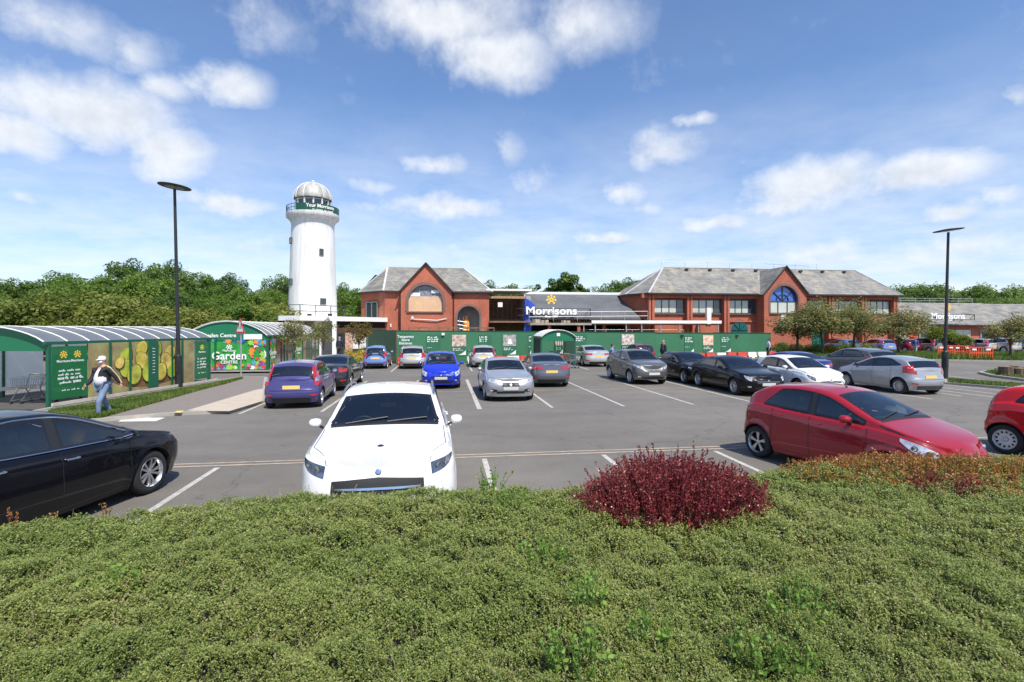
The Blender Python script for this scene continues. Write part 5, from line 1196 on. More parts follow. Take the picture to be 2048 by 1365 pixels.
    # hands: palm, four curled fingers and a thumb
    for s, e_, w_ in ((1, le, lw), (-1, re, rw)):
        dr_ = (w_ - e_).normalized(); sd = V((1, 0, 0)); sd = (sd - dr_ * sd.dot(dr_)).normalized(); inn = V((0, -s, 0)); P = [w_, w_ + dr_ * .05, w_ + dr_ * .085]; E = [(0, 1), (1, 2)]; Rr_ = [(.022, .022), (.036, .018), (.036, .016)]
        for k in range(4):
            o_ = sd * (.027 - .018 * k); l = (.07, .078, .072, .056)[k]; b = len(P); P += [w_ + dr_ * .095 + o_, w_ + dr_ * (.095 + l * .5) + o_ + inn * .012, w_ + dr_ * (.09 + l * .85) + o_ + inn * .036]; E += [(2, b), (b, b + 1), (b + 1, b + 2)]; Rr_ += [.0098, .009, .0078]
        b = len(P); P += [w_ + dr_ * .045 + sd * .038 + inn * .01, w_ + dr_ * .075 + sd * .052 + inn * .02]; E += [(1, b), (b, b + 1)]; Rr_ += [.011, .009]
        skinned('hand', P, E, Rr_, skin, body, 1)
    return t
jeans = mat('worn_jeans', (.16, .22, .33), .85, nscale=5, namt=.3); dkcloth = mat('dark_cloth', (.02, .02, .024), .8, nscale=6, namt=.2); whshirt = mat('white_shirt', (.74, .72, .76), .8, nscale=6, namt=.06)
x, y = PX(206, 14.6); person(x, y, 0, R(-110) , 'man in white cap and face mask, black jacket with yellow sleeve stripes', dkcloth, jeans, mat('grey_hair', (.3, .28, .26), .8), blk_, whshirt, walk=.5, arms=((-.6, .12), (.35, .08)), cap=mat('white_cap', (.80, .76, .73), .8), mask=True, stripe=mat('yellow_stripe', (.62, .50, .24), .7), scale=1.0, belly=.8)
x, y = PX(1224, 27.0); person(x, y, 0, R(-5), 'man in a blue shirt standing behind the taupe crossover', mat('blue_shirt', (.10, .20, .48), .8, nscale=4, namt=.2), mat('navy_trousers', (.015, .02, .045), .8), mat('brown_hair', (.06, .04, .03), .8), walk=.1, scale=1.0)
x, y = PX(1327, 36.5); person(x, y, 0, R(200), 'person with fair hair in a dark jacket walking behind the black car', mat('dark_jacket', (.03, .035, .05), .8), dkcloth, mat('fair_hair', (.35, .24, .13), .8), walk=.4, scale=.98)
x, y = PX(1537, 42.3); person(x, y, 0, R(160), 'person in a pale grey top standing at the right end of the green hoarding', mat('pale_top', (.42, .48, .55), .8), dkcloth, mat('dark_hair', (.02, .018, .015), .8), walk=.15, scale=.98)
x, y = PX(679, 41.5); person(x, y, .1, R(100), 'person in dark clothes walking to the entrance under the canopy', mat('navy_coat', (.015, .02, .04), .8), dkcloth, mat('grey_hair', (.3, .28, .26), .8), walk=.25, scale=1.02)
x, y = PX(1831, 49.5); person(x, y, 0, R(200), 'person in a blue top beside the silver people carrier in the far lot', mat('mid_blue_top', (.06, .10, .35), .8), mat('pale_trousers', (.4, .42, .46), .8), mat('brown_hair', (.06, .04, .03), .8), walk=.2, scale=.95)
# ================================================================ cars
blk = mat('black_plastic', (.018, .018, .019), .5)
rub = mat('tyre_rubber', (.022, .022, .023), .85, nscale=8, namt=.2)
chrome = mat('chrome', (.75, .75, .76), .12, 1.0)
alloy = mat('alloy', (.55, .56, .58), .28, .85)
hub_g = mat('silver_wheel_cover', (.60, .61, .62), .35, .4)
under = mat('underbody', (.012, .012, .012), .9)
frit = mat('black_glass_border', (.012, .012, .014), .12, spec=.6)
carglass = glass('car_glass', (.52, .60, .60))
privacy = glass('privacy_glass', (.12, .14, .15))
wscreen = glass('windscreen_glass', (.60, .68, .68))
lamp_c = mat('headlamp_lens', (.62, .65, .68), .06, .35, 1.0, nscale=14, namt=.35)
lamp_d = mat('smoked_headlamp', (.08, .10, .14), .05, .3, 1.0, nscale=10, namt=.6)
lamp_r = mat('red_lamp', (.42, .012, .012), .10, 0, 1.0, nscale=12, namt=.35)
lamp_o = mat('amber_lamp', (.65, .22, .03), .15, 0, 1.0)
lamp_i = mat('lamp_reflector', (.85, .87, .90), .12, .9)
plate_w = mat('front_number_plate', (.60, .60, .59), .45)
plate_y = mat('rear_number_plate', (.66, .46, .14), .45)
seatm = mat('seat_fabric', (.045, .045, .05), .8)
seatm2 = mat('grey_seat_fabric', (.22, .22, .225), .8)
dashm = mat('dashboard', (.03, .03, .032), .6)

def dark(m):
    m.node_tree.nodes['Principled BSDF'].inputs['Specular IOR Level'].default_value = .12; return m
def lerp(a, b, t): return a + (b - a) * t
class Curve:
    """smooth-cornered profile u -> value through control points"""
    def __init__(s, pts, r=.5):
        pts = sorted(pts); xs = []; zs = []
        for i, (x, z) in enumerate(pts):
            if i == 0 or i == len(pts) - 1: xs.append(x); zs.append(z); continue
            (x0, z0), (x1, z1) = pts[i - 1], pts[i + 1]; a = (x0 + (x - x0) * (1 - r * .5), z0 + (z - z0) * (1 - r * .5)); b = (x + (x1 - x) * r * .5, z + (z1 - z) * r * .5)
            for k in range(9):
                t = k / 8; xs.append((1 - t) ** 2 * a[0] + 2 * t * (1 - t) * x + t * t * b[0]); zs.append((1 - t) ** 2 * a[1] + 2 * t * (1 - t) * z + t * t * b[1])
        s.x = np.array(xs); s.z = np.array(zs)
    def __call__(s, u): return float(np.interp(u, s.x, s.z))

WHEELS = {}
def wheel_meshes(style, r, w=.205):
    k = (style, round(r, 3))
    if k in WHEELS: return WHEELS[k]
    rr = r * .66
    t = MB(); t.lathe([(rr, w / 2 - .012), (rr + .02, w / 2), (r - .025, w / 2 - .004), (r, w / 2 - .035), (r, -w / 2 + .035), (r - .025, -w / 2), (rr, -w / 2)], 40)
    ty = t.build('tyre', rub, None, smooth=50); me_t = ty.data; bpy.data.objects.remove(ty)
    h = MB(); h.lathe([(0, -.02), (rr * .98, -.02), (rr * .98, -w / 2)], 24); h.lathe([(0, .01), (rr * .62, .01), (rr * .62, -.02)], 24)
    ho = h.build('hub', mat('dark_hub_backing', (.03, .03, .03), .7), None, smooth=40); me_h = ho.data; bpy.data.objects.remove(ho)  # plain dark disc backing the spokes
    m = MB(); m.lathe([(rr * .90, .05), (rr * .93, w / 2 - .02), (rr * 1.01, w / 2 + .004), (rr * 1.03, w / 2 - .01)], 40)
    m.lathe([(0, .072), (rr * .13, .07), (rr * .2, .06), (rr * .24, .03)], 20)
    zf = w / 2 - .02
    def spoke(a, w0, w1, r0=.16, r1=.95, z0=.062, z1=None):
        z1 = z1 or zf - .01; u = Vector((math.cos(a), math.sin(a), 0)); v = Vector((-math.sin(a), math.cos(a), 0))
        P = []
        for (rad, ww, z) in ((r0 * rr, w0, z0), (.55 * rr, lerp(w0, w1, .4), lerp(z0, z1, .75)), (r1 * rr, w1, z1)):
            P += [u * rad - v * ww + Vector((0, 0, z - .03)), u * rad - v * ww * .7 + Vector((0, 0, z)), u * rad + v * ww * .7 + Vector((0, 0, z)), u * rad + v * ww + Vector((0, 0, z - .03))]
        m.add(P, [(i + j, i + j + 1, i + j + 5, i + j + 4) for j in (0, 4) for i in range(3)])
    if style == 'ten':
        for i in range(10): spoke(2 * math.pi * i / 10 + (.07 if i % 2 else -.07), .018, .026)
    elif style == 'five':
        for i in range(5):
            a = 2 * math.pi * i / 5; spoke(a - .11, .014, .022); spoke(a + .11, .014, .022)
    elif style == 'fifteen':
        for i in range(15): spoke(2 * math.pi * i / 15, .020, .030)
    elif style == 'cover':
        m.lathe([(rr * .24, .055), (rr * .5, .075), (rr * .62, .072)], 30)
        m.lathe([(rr * .84, .075), (rr * .95, .07)], 30)
        for i in range(12): spoke(2 * math.pi * i / 12, .02, .028, r0=.5, r1=.95, z0=.074, z1=.072)
    elif style == 'seven':
        for i in range(7): spoke(2 * math.pi * i / 7, .028, .034)
    ro = m.build('rim', hub_g if style == 'cover' else alloy, None, smooth=35); me_r = ro.data; bpy.data.objects.remove(ro)
    WHEELS[k] = (me_h, me_t, me_r); return WHEELS[k]

INTERIOR = {}
def interior_meshes():
    if INTERIOR: return INTERIOR
    def rb(boxes, nm, m):
        mb = MB()
        for c, d, rx in boxes: mb.box(c, d, M=Matrix.Rotation(rx, 3, 'Y'))
        o = mb.build(nm, m)
        bm = bmesh.new(); bm.from_mesh(o.data); bmesh.ops.bevel(bm, geom=list(bm.edges), offset=.045, segments=2, affect='EDGES', clamp_overlap=True); bm.to_mesh(o.data); bm.free()
        o.data.polygons.foreach_set('use_smooth', [True] * len(o.data.polygons)); me = o.data; bpy.data.objects.remove(o); return me
    INTERIOR['seat'] = rb([((0, 0, .1), (.5, .5, .16), 0), ((-.30, 0, .42), (.15, .48, .62), -.25), ((-.41, 0, .82), (.10, .26, .2), -.2)], 'seat', seatm2)
    INTERIOR['rear_seat'] = rb([((0, 0, .1), (.48, 1.22, .16), 0), ((-.30, 0, .38), (.15, 1.22, .56), -.3), ((-.40, -.36, .72), (.09, .24, .16), -.2), ((-.40, .36, .72), (.09, .24, .16), -.2)], 'rear_seat', seatm2)
    INTERIOR['dashboard'] = rb([((0, 0, 0), (.42, 1.34, .26), .15), ((-.14, -.36, .12), (.16, .34, .08), 0)], 'dashboard', dashm)
    mb = MB(); mb.tube([(0, .185 * math.cos(a), .185 * math.sin(a)) for a in np.linspace(0, 2 * math.pi, 25)], .015, 6, cap=False)
    mb.box((.02, 0, 0), (.05, .14, .10)); mb.bar((.01, -.17, .0), (.01, .17, 0), .03); mb.bar((.01, 0, -.17), (.01, 0, 0), .03); o = mb.build('steering_wheel', dashm, smooth=True); INTERIOR['steering_wheel'] = o.data; bpy.data.objects.remove(o)
    return INTERIOR

# u is measured in metres back from the front bumper
TYPES = dict(
 saloon=dict(L=4.68, W=1.83, H=1.44, ax=(.90, 3.73), r=.33, sill=.20, prof=[(0, .67), (.06, .78), (.30, .86), (1.35, 1.0), (2.05, 1.33), (2.45, 1.42), (3.0, 1.435), (3.4, 1.36), (4.05, 1.10), (4.45, 1.06), (4.68, .98)],
   belt=[(0, .65), (.06, .75), (.4, .83), (1.3, .91), (3.2, .98), (4.3, 1.0), (4.68, .96)], ws=(1.30, 2.10), rw=(3.38, 4.05), doors=(1.35, 2.35, 3.35), win=(1.45, 2.33, 2.43, 3.55), cut=(3.72, 3.30), Rf=.75, Rr=.6, rearstep=.04),
 astra=dict(L=4.42, W=1.81, H=1.54, ax=(.94, 3.62), r=.33, sill=.19, prof=[(0, .62), (.10, .78), (.35, .87), (1.10, 1.03), (1.95, 1.42), (2.3, 1.51), (2.9, 1.54), (3.7, 1.44), (4.2, 1.08), (4.42, .94)],
   belt=[(0, .60), (.10, .72), (.4, .82), (1.1, .92), (2.8, 1.0), (3.8, 1.08), (4.2, 1.04), (4.42, .92)], ws=(1.05, 2.0), rw=(3.72, 4.2), doors=(1.35, 2.4, 3.3), win=(1.12, 2.34, 2.46, 3.5), cut=(3.75, 3.2), Rf=.75, Rr=.5, rearstep=.05),
 bmw=dict(L=4.63, W=1.81, H=1.43, ax=(.78, 3.59), r=.33, sill=.19, prof=[(0, .71), (.05, .80), (.30, .89), (1.45, 1.02), (2.15, 1.34), (2.5, 1.415), (3.0, 1.43), (3.4, 1.36), (4.0, 1.12), (4.45, 1.07), (4.63, .98)],
   belt=[(0, .70), (.05, .78), (.4, .86), (1.4, .93), (3.2, .98), (4.3, 1.0), (4.63, .96)], ws=(1.42, 2.18), rw=(3.38, 4.02), doors=(1.45, 2.4, 3.3), win=(1.55, 2.36, 2.46, 3.5), cut=(3.68, 3.35), Rf=.62, Rr=.6, rearstep=.04),
 hatch=dict(L=3.95, W=1.71, H=1.48, ax=(.80, 3.29), r=.31, sill=.20, prof=[(0, .68), (.06, .79), (.28, .89), (1.02, 1.02), (1.75, 1.38), (2.1, 1.45), (2.7, 1.47), (3.45, 1.38), (3.78, .98), (3.95, .86)],
   belt=[(0, .66), (.06, .76), (.4, .85), (1.0, .93), (2.6, .97), (3.5, .99), (3.95, .85)], ws=(.98, 1.80), rw=(3.44, 3.80), doors=(1.05, 2.10, 2.95), win=(1.12, 2.08, 2.17, 3.15), cut=(3.35, 2.95), Rf=.65, Rr=.5, rearstep=.05),
 fiesta=dict(L=3.95, W=1.72, H=1.48, ax=(.80, 3.29), r=.315, sill=.20, prof=[(0, .66), (.10, .78), (.28, .86), (1.0, 1.04), (1.85, 1.40), (2.2, 1.46), (2.7, 1.47), (3.45, 1.36), (3.74, 1.05), (3.95, .92)],
   belt=[(0, .63), (.10, .74), (.4, .82), (1.0, .92), (2.6, 1.02), (3.4, 1.10), (3.7, 1.04), (3.95, .90)], ws=(.95, 1.88), rw=(3.46, 3.76), doors=(1.1, 2.12, 2.95), win=(1.15, 2.08, 2.17, 3.2), cut=(3.5, 2.75), Rf=.70, Rr=.5, rearstep=.05),
 focus=dict(L=4.02, W=1.74, H=1.51, ax=(.82, 3.42), r=.32, sill=.20, prof=[(0, .62), (.10, .76), (.30, .84), (1.05, 1.02), (1.8, 1.41), (2.15, 1.48), (2.8, 1.505), (3.6, 1.43), (3.86, 1.02), (4.02, .88)],
   belt=[(0, .60), (.10, .72), (.4, .80), (1.0, .92), (2.6, .98), (3.6, 1.0), (4.02, .87)], ws=(1.0, 1.86), rw=(3.60, 3.87), doors=(1.1, 2.12, 3.0), win=(1.15, 2.08, 2.17, 3.3), cut=(3.5, 3.1), Rf=.65, Rr=.42, rearstep=.05),
 micra=dict(L=3.78, W=1.67, H=1.54, ax=(.76, 3.21), r=.31, sill=.20, prof=[(0, .62), (.06, .78), (.28, .92), (.98, 1.10), (1.70, 1.44), (2.0, 1.505), (2.5, 1.525), (3.1, 1.47), (3.48, 1.28), (3.66, 1.02), (3.78, .84)],
   belt=[(0, .60), (.06, .74), (.35, .88), (1.0, .97), (2.6, 1.02), (3.3, 1.06), (3.6, 1.0), (3.78, .83)], ws=(.93, 1.72), rw=(3.24, 3.58), doors=(1.06, 2.06, 2.85), win=(1.12, 2.02, 2.12, 3.02), cut=(3.16, 2.72), Rf=.80, Rr=.55, rearstep=.04),
 up=dict(L=3.54, W=1.64, H=1.48, ax=(.62, 3.04), r=.30, sill=.20, prof=[(0, .64), (.07, .80), (.25, .90), (.80, 1.03), (1.45, 1.38), (1.8, 1.46), (2.4, 1.475), (3.15, 1.38), (3.42, .98), (3.54, .86)],
   belt=[(0, .62), (.07, .76), (.3, .86), (.9, .95), (2.2, .97), (2.9, 1.06), (3.4, .98), (3.54, .85)], ws=(.76, 1.5), rw=(3.14, 3.44), doors=(.9, 2.2), win=(.95, 2.1, 2.2, 2.8), cut=(2.95, 2.65), Rf=.5, Rr=.42, rearstep=.05),
 mini=dict(L=3.5, W=1.52, H=1.49, ax=(.66, 3.0), r=.275, sill=.20, prof=[(0, .64), (.07, .80), (.25, .90), (.75, 1.03), (1.4, 1.38), (1.7, 1.47), (2.4, 1.49), (3.15, 1.40), (3.40, 1.0), (3.5, .88)],
   belt=[(0, .62), (.07, .76), (.3, .86), (.9, .93), (2.4, .98), (3.3, 1.0), (3.5, .87)], ws=(.72, 1.45), rw=(3.14, 3.42), doors=(.85, 1.8, 2.65), win=(.9, 1.76, 1.84, 2.8), cut=(2.98, 2.75), Rf=.5, Rr=.36, rearstep=.05),
 mpv=dict(L=3.9, W=1.70, H=1.53, ax=(.78, 3.28), r=.305, sill=.19, prof=[(0, .66), (.08, .78), (.28, .88), (.80, 1.05), (1.75, 1.45), (2.1, 1.51), (2.7, 1.525), (3.45, 1.45), (3.75, 1.02), (3.9, .90)],
   belt=[(0, .63), (.08, .74), (.4, .84), (.9, .94), (2.6, 1.0), (3.5, 1.05), (3.9, .89)], ws=(.75, 1.76), rw=(3.46, 3.77), doors=(1.1, 2.08, 2.95), win=(1.0, 2.04, 2.12, 3.1), cut=(3.35, 3.0), Rf=.62, Rr=.42, rearstep=.05),
 van=dict(L=4.2, W=1.74, H=1.63, ax=(.82, 3.5), r=.31, sill=.20, prof=[(0, .68), (.08, .84), (.3, .93), (.95, 1.08), (1.75, 1.52), (2.1, 1.61), (2.9, 1.63), (3.85, 1.58), (4.08, 1.05), (4.2, .92)],
   belt=[(0, .66), (.08, .80), (.4, .9), (1.0, .98), (4.0, 1.02), (4.2, .90)], ws=(.92, 1.8), rw=(3.86, 4.1), doors=(1.1, 2.1, 3.1), win=(1.15, 2.06, 2.16, 3.7), cut=(3.86, 3.78), Rf=.6, Rr=.34, rearstep=.05),
 juke=dict(L=4.13, W=1.77, H=1.57, ax=(.84, 3.37), r=.335, sill=.24, prof=[(0, .72), (.08, .88), (.30, .98), (1.05, 1.10), (1.72, 1.48), (2.05, 1.55), (2.5, 1.56), (3.45, 1.40), (3.88, 1.08), (4.13, .92)],
   belt=[(0, .70), (.08, .86), (.4, .95), (1.0, 1.03), (2.5, 1.10), (3.3, 1.18), (3.85, 1.06), (4.13, .90)], ws=(1.02, 1.78), rw=(3.42, 3.86), doors=(1.2, 2.2, 3.0), win=(1.2, 2.14, 2.23, 3.0), cut=(3.15, 2.55), Rf=.7, Rr=.55, rearstep=.05),
 suv=dict(L=4.68, W=1.93, H=1.64, ax=(.84, 3.71), r=.36, sill=.25, prof=[(0, .90), (.05, 1.0), (.28, 1.07), (1.32, 1.17), (2.10, 1.54), (2.5, 1.62), (3.1, 1.63), (4.05, 1.52), (4.45, 1.10), (4.66, .96)],
   belt=[(0, .88), (.05, .96), (.35, 1.02), (1.3, 1.07), (3.2, 1.10), (4.2, 1.12), (4.66, .94)], ws=(1.30, 2.12), rw=(4.06, 4.46), doors=(1.4, 2.42, 3.4), win=(1.5, 2.36, 2.46, 3.9), cut=(4.12, 3.75), Rf=.50, Rr=.5, rearstep=.05),
 crossover=dict(L=4.4, W=1.83, H=1.60, ax=(.86, 3.50), r=.345, sill=.24, prof=[(0, .74), (.08, .90), (.3, .98), (1.2, 1.12), (1.95, 1.50), (2.4, 1.58), (3.0, 1.59), (3.9, 1.48), (4.2, 1.12), (4.4, .96)],
   belt=[(0, .72), (.08, .87), (.4, .93), (1.2, 1.02), (2.8, 1.08), (3.8, 1.16), (4.2, 1.08), (4.4, .94)], ws=(1.18, 1.98), rw=(3.9, 4.22), doors=(1.3, 2.3, 3.2), win=(1.35, 2.26, 2.35, 3.55), cut=(3.85, 3.2), Rf=.68, Rr=.5, rearstep=.05),
)

def car(kind, pos, heading, label, pm, group=None, name='parked_car', wheel='ten', lod=0, head='wrap', tail='wrap', dark_glass=False, roof_rail=False, chrome_line=False,
        lamp=None, aerial=False, cat='car', panel=None, three=False, grille_m=None, rear_trim=False, steer=True, facing_front=None):
    """pos: site x, y of the point on the ground midway between the axles; heading: direction of the nose (radians, 0 = +x)"""
    T = TYPES[kind]; L, W = T['L'], T['W']; xm = (T['ax'][0] + T['ax'][1]) / 2           # origin between the axles
    U = lambda x: xm - x                       # local x (forward) -> u
    top = Curve(T['prof'], .62); belt = Curve(T['belt'], .8); hw = W / 2
    xf, xr = xm, xm - L; Rf, Rr = T['Rf'], T['Rr']
    t = thing(name, label, cat, (pos[0], pos[1], 0), heading, group)
    NS = (150, 96, 64)[lod]; NV = (14, 9, 7)[lod]; NG = (9, 6, 4)[lod]; NC = (10, 7, 5)[lod]
    # outline, front centre -> rear centre on the left (+y) side
    pts = []
    for th in np.linspace(0, math.pi / 2, 80): pts.append((xf - Rf + Rf * math.cos(th) ** (2 / 2.7), (hw - .025) * math.sin(th) ** (2 / 2.9)))
    for k in np.linspace(0, 1, 60)[1:-1]: pts.append((lerp(xf - Rf, xr + Rr, k), hw - .025 + .025 * math.sin(k * math.pi) ** .5))
    for th in np.linspace(math.pi / 2, 0, 80): pts.append((xr + Rr - Rr * math.cos(th) ** (2 / 3.0), (hw - .025) * math.sin(th) ** (2 / 3.2)))
    pts = np.array(pts); seg = np.r_[0, np.cumsum(np.hypot(*np.diff(pts, axis=0).T))]; S = seg[-1]
    def out(s): return float(np.interp(s, seg, pts[:, 0])), float(np.interp(s, seg, pts[:, 1]))
    def nrm(s):
        a, b = out(max(0, s - .03)), out(min(S, s + .03)); tx, ty = b[0] - a[0], b[1] - a[1]; l = math.hypot(tx, ty) or 1
        n = (-ty / l, tx / l); n = (-n[0], -n[1]) if n[0] * (a[0] - (xf + xr) / 2) + n[1] * a[1] < 0 else n; return n
    sill = T['sill']
    def arch(x):
        z = sill
        for a in T['ax']:
            d = abs(x - (xm - a)); Rr_ = T['r'] + .055
            if d < Rr_: z = max(z, T['r'] + math.sqrt(Rr_ * Rr_ - d * d) * .98)
        return z
    def shoulder(s): return belt(U(out(s)[0]))
    def inset_(s, z):
        x, y = out(s); n = nrm(s); zs = shoulder(s); e = n[0] * n[0]; zm = .52
        side = .075 * max(0, (zm - z) / (zm - sill)) ** 1.6 + .05 * max(0, (z - zm) / max(.1, zs - zm)) ** 2.2
        crease = -.012 * math.exp(-((z - (zs - .14)) / .05) ** 2)
        if n[0] > 0: end = .09 * max(0, (.45 - z) / (.45 - sill)) + .12 * max(0, (z - .58) / max(.1, zs - .58)) ** 1.5
        else:
            stp = min(1, max(0, (z - .60) / .03)); end = .10 * max(0, (.42 - z) / (.42 - sill)) + T['rearstep'] * stp + .05 * max(0, (z - .63) / max(.1, zs - .63))
        # flared arches
        fl = 0
        for a in T['ax']:
            d = math.hypot(x - (xm - a), z - T['r']); fl = max(fl, .018 * max(0, 1 - abs(d - (T['r'] + .06)) / .09))
        return lerp(side + crease, end, e) - fl * (1 - e)
    def P(s, z, off=0.0, sd=1):
        x, y = out(s); n = nrm(s); i = inset_(s, z); yy = max(0, y + n[1] * (off - i)); return Vector((x + n[0] * (off - i), sd * yy, z))
    # stations
    ss = np.linspace(0, S, NS + 1)
    rows = []; tops = []
    for s in ss:
        x, y0 = out(s); zb = arch(x) if y0 > hw * .8 else sill; zs = shoulder(s); ring = [P(s, lerp(zb, zs, k / (NV - 1))) for k in range(NV)]
        A = ring[-1]; xx = A.x; yA = max(0.0, A.y); zr = max(top(U(xx)), zs + .002); h = zr - zs
        if yA < 1e-4: ring += [Vector((xx, 0, zs))] * (NG + NC)
        else:
            crown = min(.02 + .075 * h, .6 * h); zC = zr - crown; k_ = min(1, yA / (hw * .6)); yB = max(yA * .5, yA - .04 * k_); zB = min(zs + .015, lerp(zs, zC, .5))
            yC = max(yB * .45, yB - .36 * max(0, zC - zB)); 
            r_ = min(.09, .4 * max(.001, zC - zB), .3 * yC)
            # B -> C (straight glass), rounded corner, C -> centre (crowned)
            g0 = Vector((xx, yB, zB)); c0 = Vector((xx, yC, zC)); gd = (g0 - c0); gl = gd.length or 1e-6
            p1 = c0 + gd / gl * min(r_, gl * .9); y2 = max(0, yC - r_ * 1.2); z2 = zC + (zr - zC) * (1 - (y2 / max(yC, 1e-6)) ** 2); p2 = Vector((xx, y2, z2))
            for q in range(NG - 3): ring.append(g0.lerp(p1, q / (NG - 4 if NG > 4 else 1)))
            cc = Vector((xx, yC, zC + .012 * (h > .2)))
            for q in range(1, 4): u_ = q / 4; ring.append(p1 * (1 - u_) ** 2 + cc * 2 * u_ * (1 - u_) + p2 * u_ ** 2)
            for q in range(NC):
                yy = y2 * (1 - q / (NC - 1)); ring.append(Vector((xx, yy, zC + (zr - zC) * (1 - (yy / max(yC, 1e-6)) ** 2))))
        rows.append(ring)
    K = len(rows[0]); V = []; idx = {}
    for sd in (1, -1):
        for i, r in enumerate(rows):
            for j, p in enumerate(r):
                if sd == -1 and (j == K - 1): idx[(sd, i, j)] = idx[(1, i, j)]; continue
                if sd == -1 and i in (0, NS): idx[(sd, i, j)] = idx[(1, i, j)]; continue
                idx[(sd, i, j)] = len(V); V.append((p.x, sd * p.y, p.z))
    Fs = []; info = []
    for sd in (1, -1):
        for i in range(NS):
            for j in range(K - 1):
                f = [idx[(sd, i, j)], idx[(sd, i + 1, j)], idx[(sd, i + 1, j + 1)], idx[(sd, i, j + 1)]]
                if sd == -1: f = f[::-1]
                g = []
                for v in f:
                    if v not in g: g.append(v)
                if len(g) > 2 and len(set(g)) == len(g): Fs.append(tuple(g)); info.append((sd, i, j))
    bvh = BVHTree.FromPolygons([Vector(v) for v in V], Fs)
    cen = [sum((Vector(V[k]) for k in f), Vector()) / len(f) for f in Fs]
    holes = set(); zc_ = lambda u: top(u) - min(.02 + .075 * max(.002, top(u) - belt(u)), .6 * max(.002, top(u) - belt(u)))
    def hit(o, d, off):
        r = bvh.ray_cast(Vector(o), Vector(d))
        if r[0] is None: return None
        n = r[1]; n = n if n.dot(Vector(d)) < 0 else -n
        return r[0] + n * off
    def patch(grid, nm, mats, border, par=t):
        """grid[r][c] of points; cells on the rim take material 1"""
        mb = MB(); nr, nc = len(grid), len(grid[0]); vs = [p for r in grid for p in r]
        fs = []; ms = []
        for r in range(nr - 1):
            for c in range(nc - 1):
                q = [vs[r * nc + c], vs[r * nc + c + 1], vs[(r + 1) * nc + c + 1], vs[(r + 1) * nc + c]]
                if any(p is None for p in q): continue
                fs.append((r * nc + c, r * nc + c + 1, (r + 1) * nc + c + 1, (r + 1) * nc + c)); ms.append(1 if border and (r in (0, nr - 2) or c in (0, nc - 2)) else 0)
        vs = [p if p is not None else Vector((0, 0, .5)) for p in vs]
        if fs:
            sm = 0
            for f_ in fs[::max(1, len(fs) // 12)]:
                a_, b_, c_ = vs[f_[0]], vs[f_[1]], vs[f_[2]]; sm += (b_ - a_).cross(c_ - a_).dot((a_ + c_) / 2 - Vector((xm - L * .5, 0, .75)))
            if sm < 0: fs = [f_[::-1] for f_ in fs]
        mb.v = [tuple(p) for p in vs]; mb.f = fs; mb.m = ms
        o = mb.build(nm, mats, par, fix=False); 
        bm = bmesh.new(); bm.from_mesh(o.data); bmesh.ops.remove_doubles(bm, verts=bm.verts, dist=.0008); bmesh.ops.delete(bm, geom=[v for v in bm.verts if not v.link_faces], context='VERTS')
        bm.to_mesh(o.data); bm.free(); o.data.polygons.foreach_set('use_smooth', [True] * len(o.data.polygons)); return o
    BW = .035
    # ---- side windows
    xs_of = lambda u: xm - u
    def ztop(u): return min(zc_(min(L, max(0, u + d))) for d in (-.07, -.03, 0, .03, .07)) - .035
    def zbot(u): return belt(u) + .03
    cut_b, cut_t = T['cut']
    def cutline(u):
        if u <= min(cut_b, cut_t): return 9
        zb, zt = belt(cut_b), zc_(cut_t); return zb + (cut_b - u) / (cut_b - cut_t) * (zt - zb) if cut_b != cut_t else (9 if u < cut_b else -9)
    wins = T['win']; spans = [(wins[0], wins[1]), (wins[2], max(wins[3], cut_b))] if not three else [(wins[0], wins[1]), (wins[2], max(wins[3], cut_b))]
    doors_obj = {}
    gl_side = carglass; glass_jobs = []
    for wi, (ua, ub) in enumerate(spans):
        cols = []
        N = (26, 16, 10)[lod]
        us = np.linspace(ua, ub, 80); ok = [u for u in us if min(ztop(u), cutline(u)) - zbot(u) > .03]
        if not ok: continue
        ua2, ub2 = ok[0], ok[-1]
        uu = [ua2, ua2 + BW] + list(np.linspace(ua2 + BW * 2, ub2 - BW * 2, N)) + [ub2 - BW, ub2]
        g_ = privacy if (dark_glass and wi == 1) else gl_side
        for sd in (1, -1):
            grid = [[], [], [], [], [], []]
            for u in uu:
                zb, zt = zbot(u), max(zbot(u) + .012, min(ztop(u), cutline(u))); h = zt - zb; b = min(BW, h * .3)
                for q, z in enumerate((zb, zb + b, lerp(zb + b, zt - b, .33), lerp(zb + b, zt - b, .66), zt - b, zt)):
                    grid[q].append(hit((xs_of(u), sd * 2, z), (0, -sd, 0), .006))
            glass_jobs.append((sd, wi, grid, [g_, frit]))
        def inside(c, ua2=ua2, ub2=ub2):
            u = U(c.x); return ua2 + BW * .5 < u < ub2 - BW * .5 and zbot(u) + BW * .5 < c.z < min(ztop(u), cutline(u)) - BW * .5 and abs(c.y) > .3
        for k, c in enumerate(cen):
            if info[k][2] >= NV - 1 and inside(c): holes.add(k)
    # ---- windscreen and rear window
    def hwid(u):
        zr_, zs_ = top(u), belt(u); h = zr_ - zs_; s_lo = hw - .03 - .05 - .04; zC = zc_(u); return s_lo - .36 * max(0, zC - zs_ - .015)
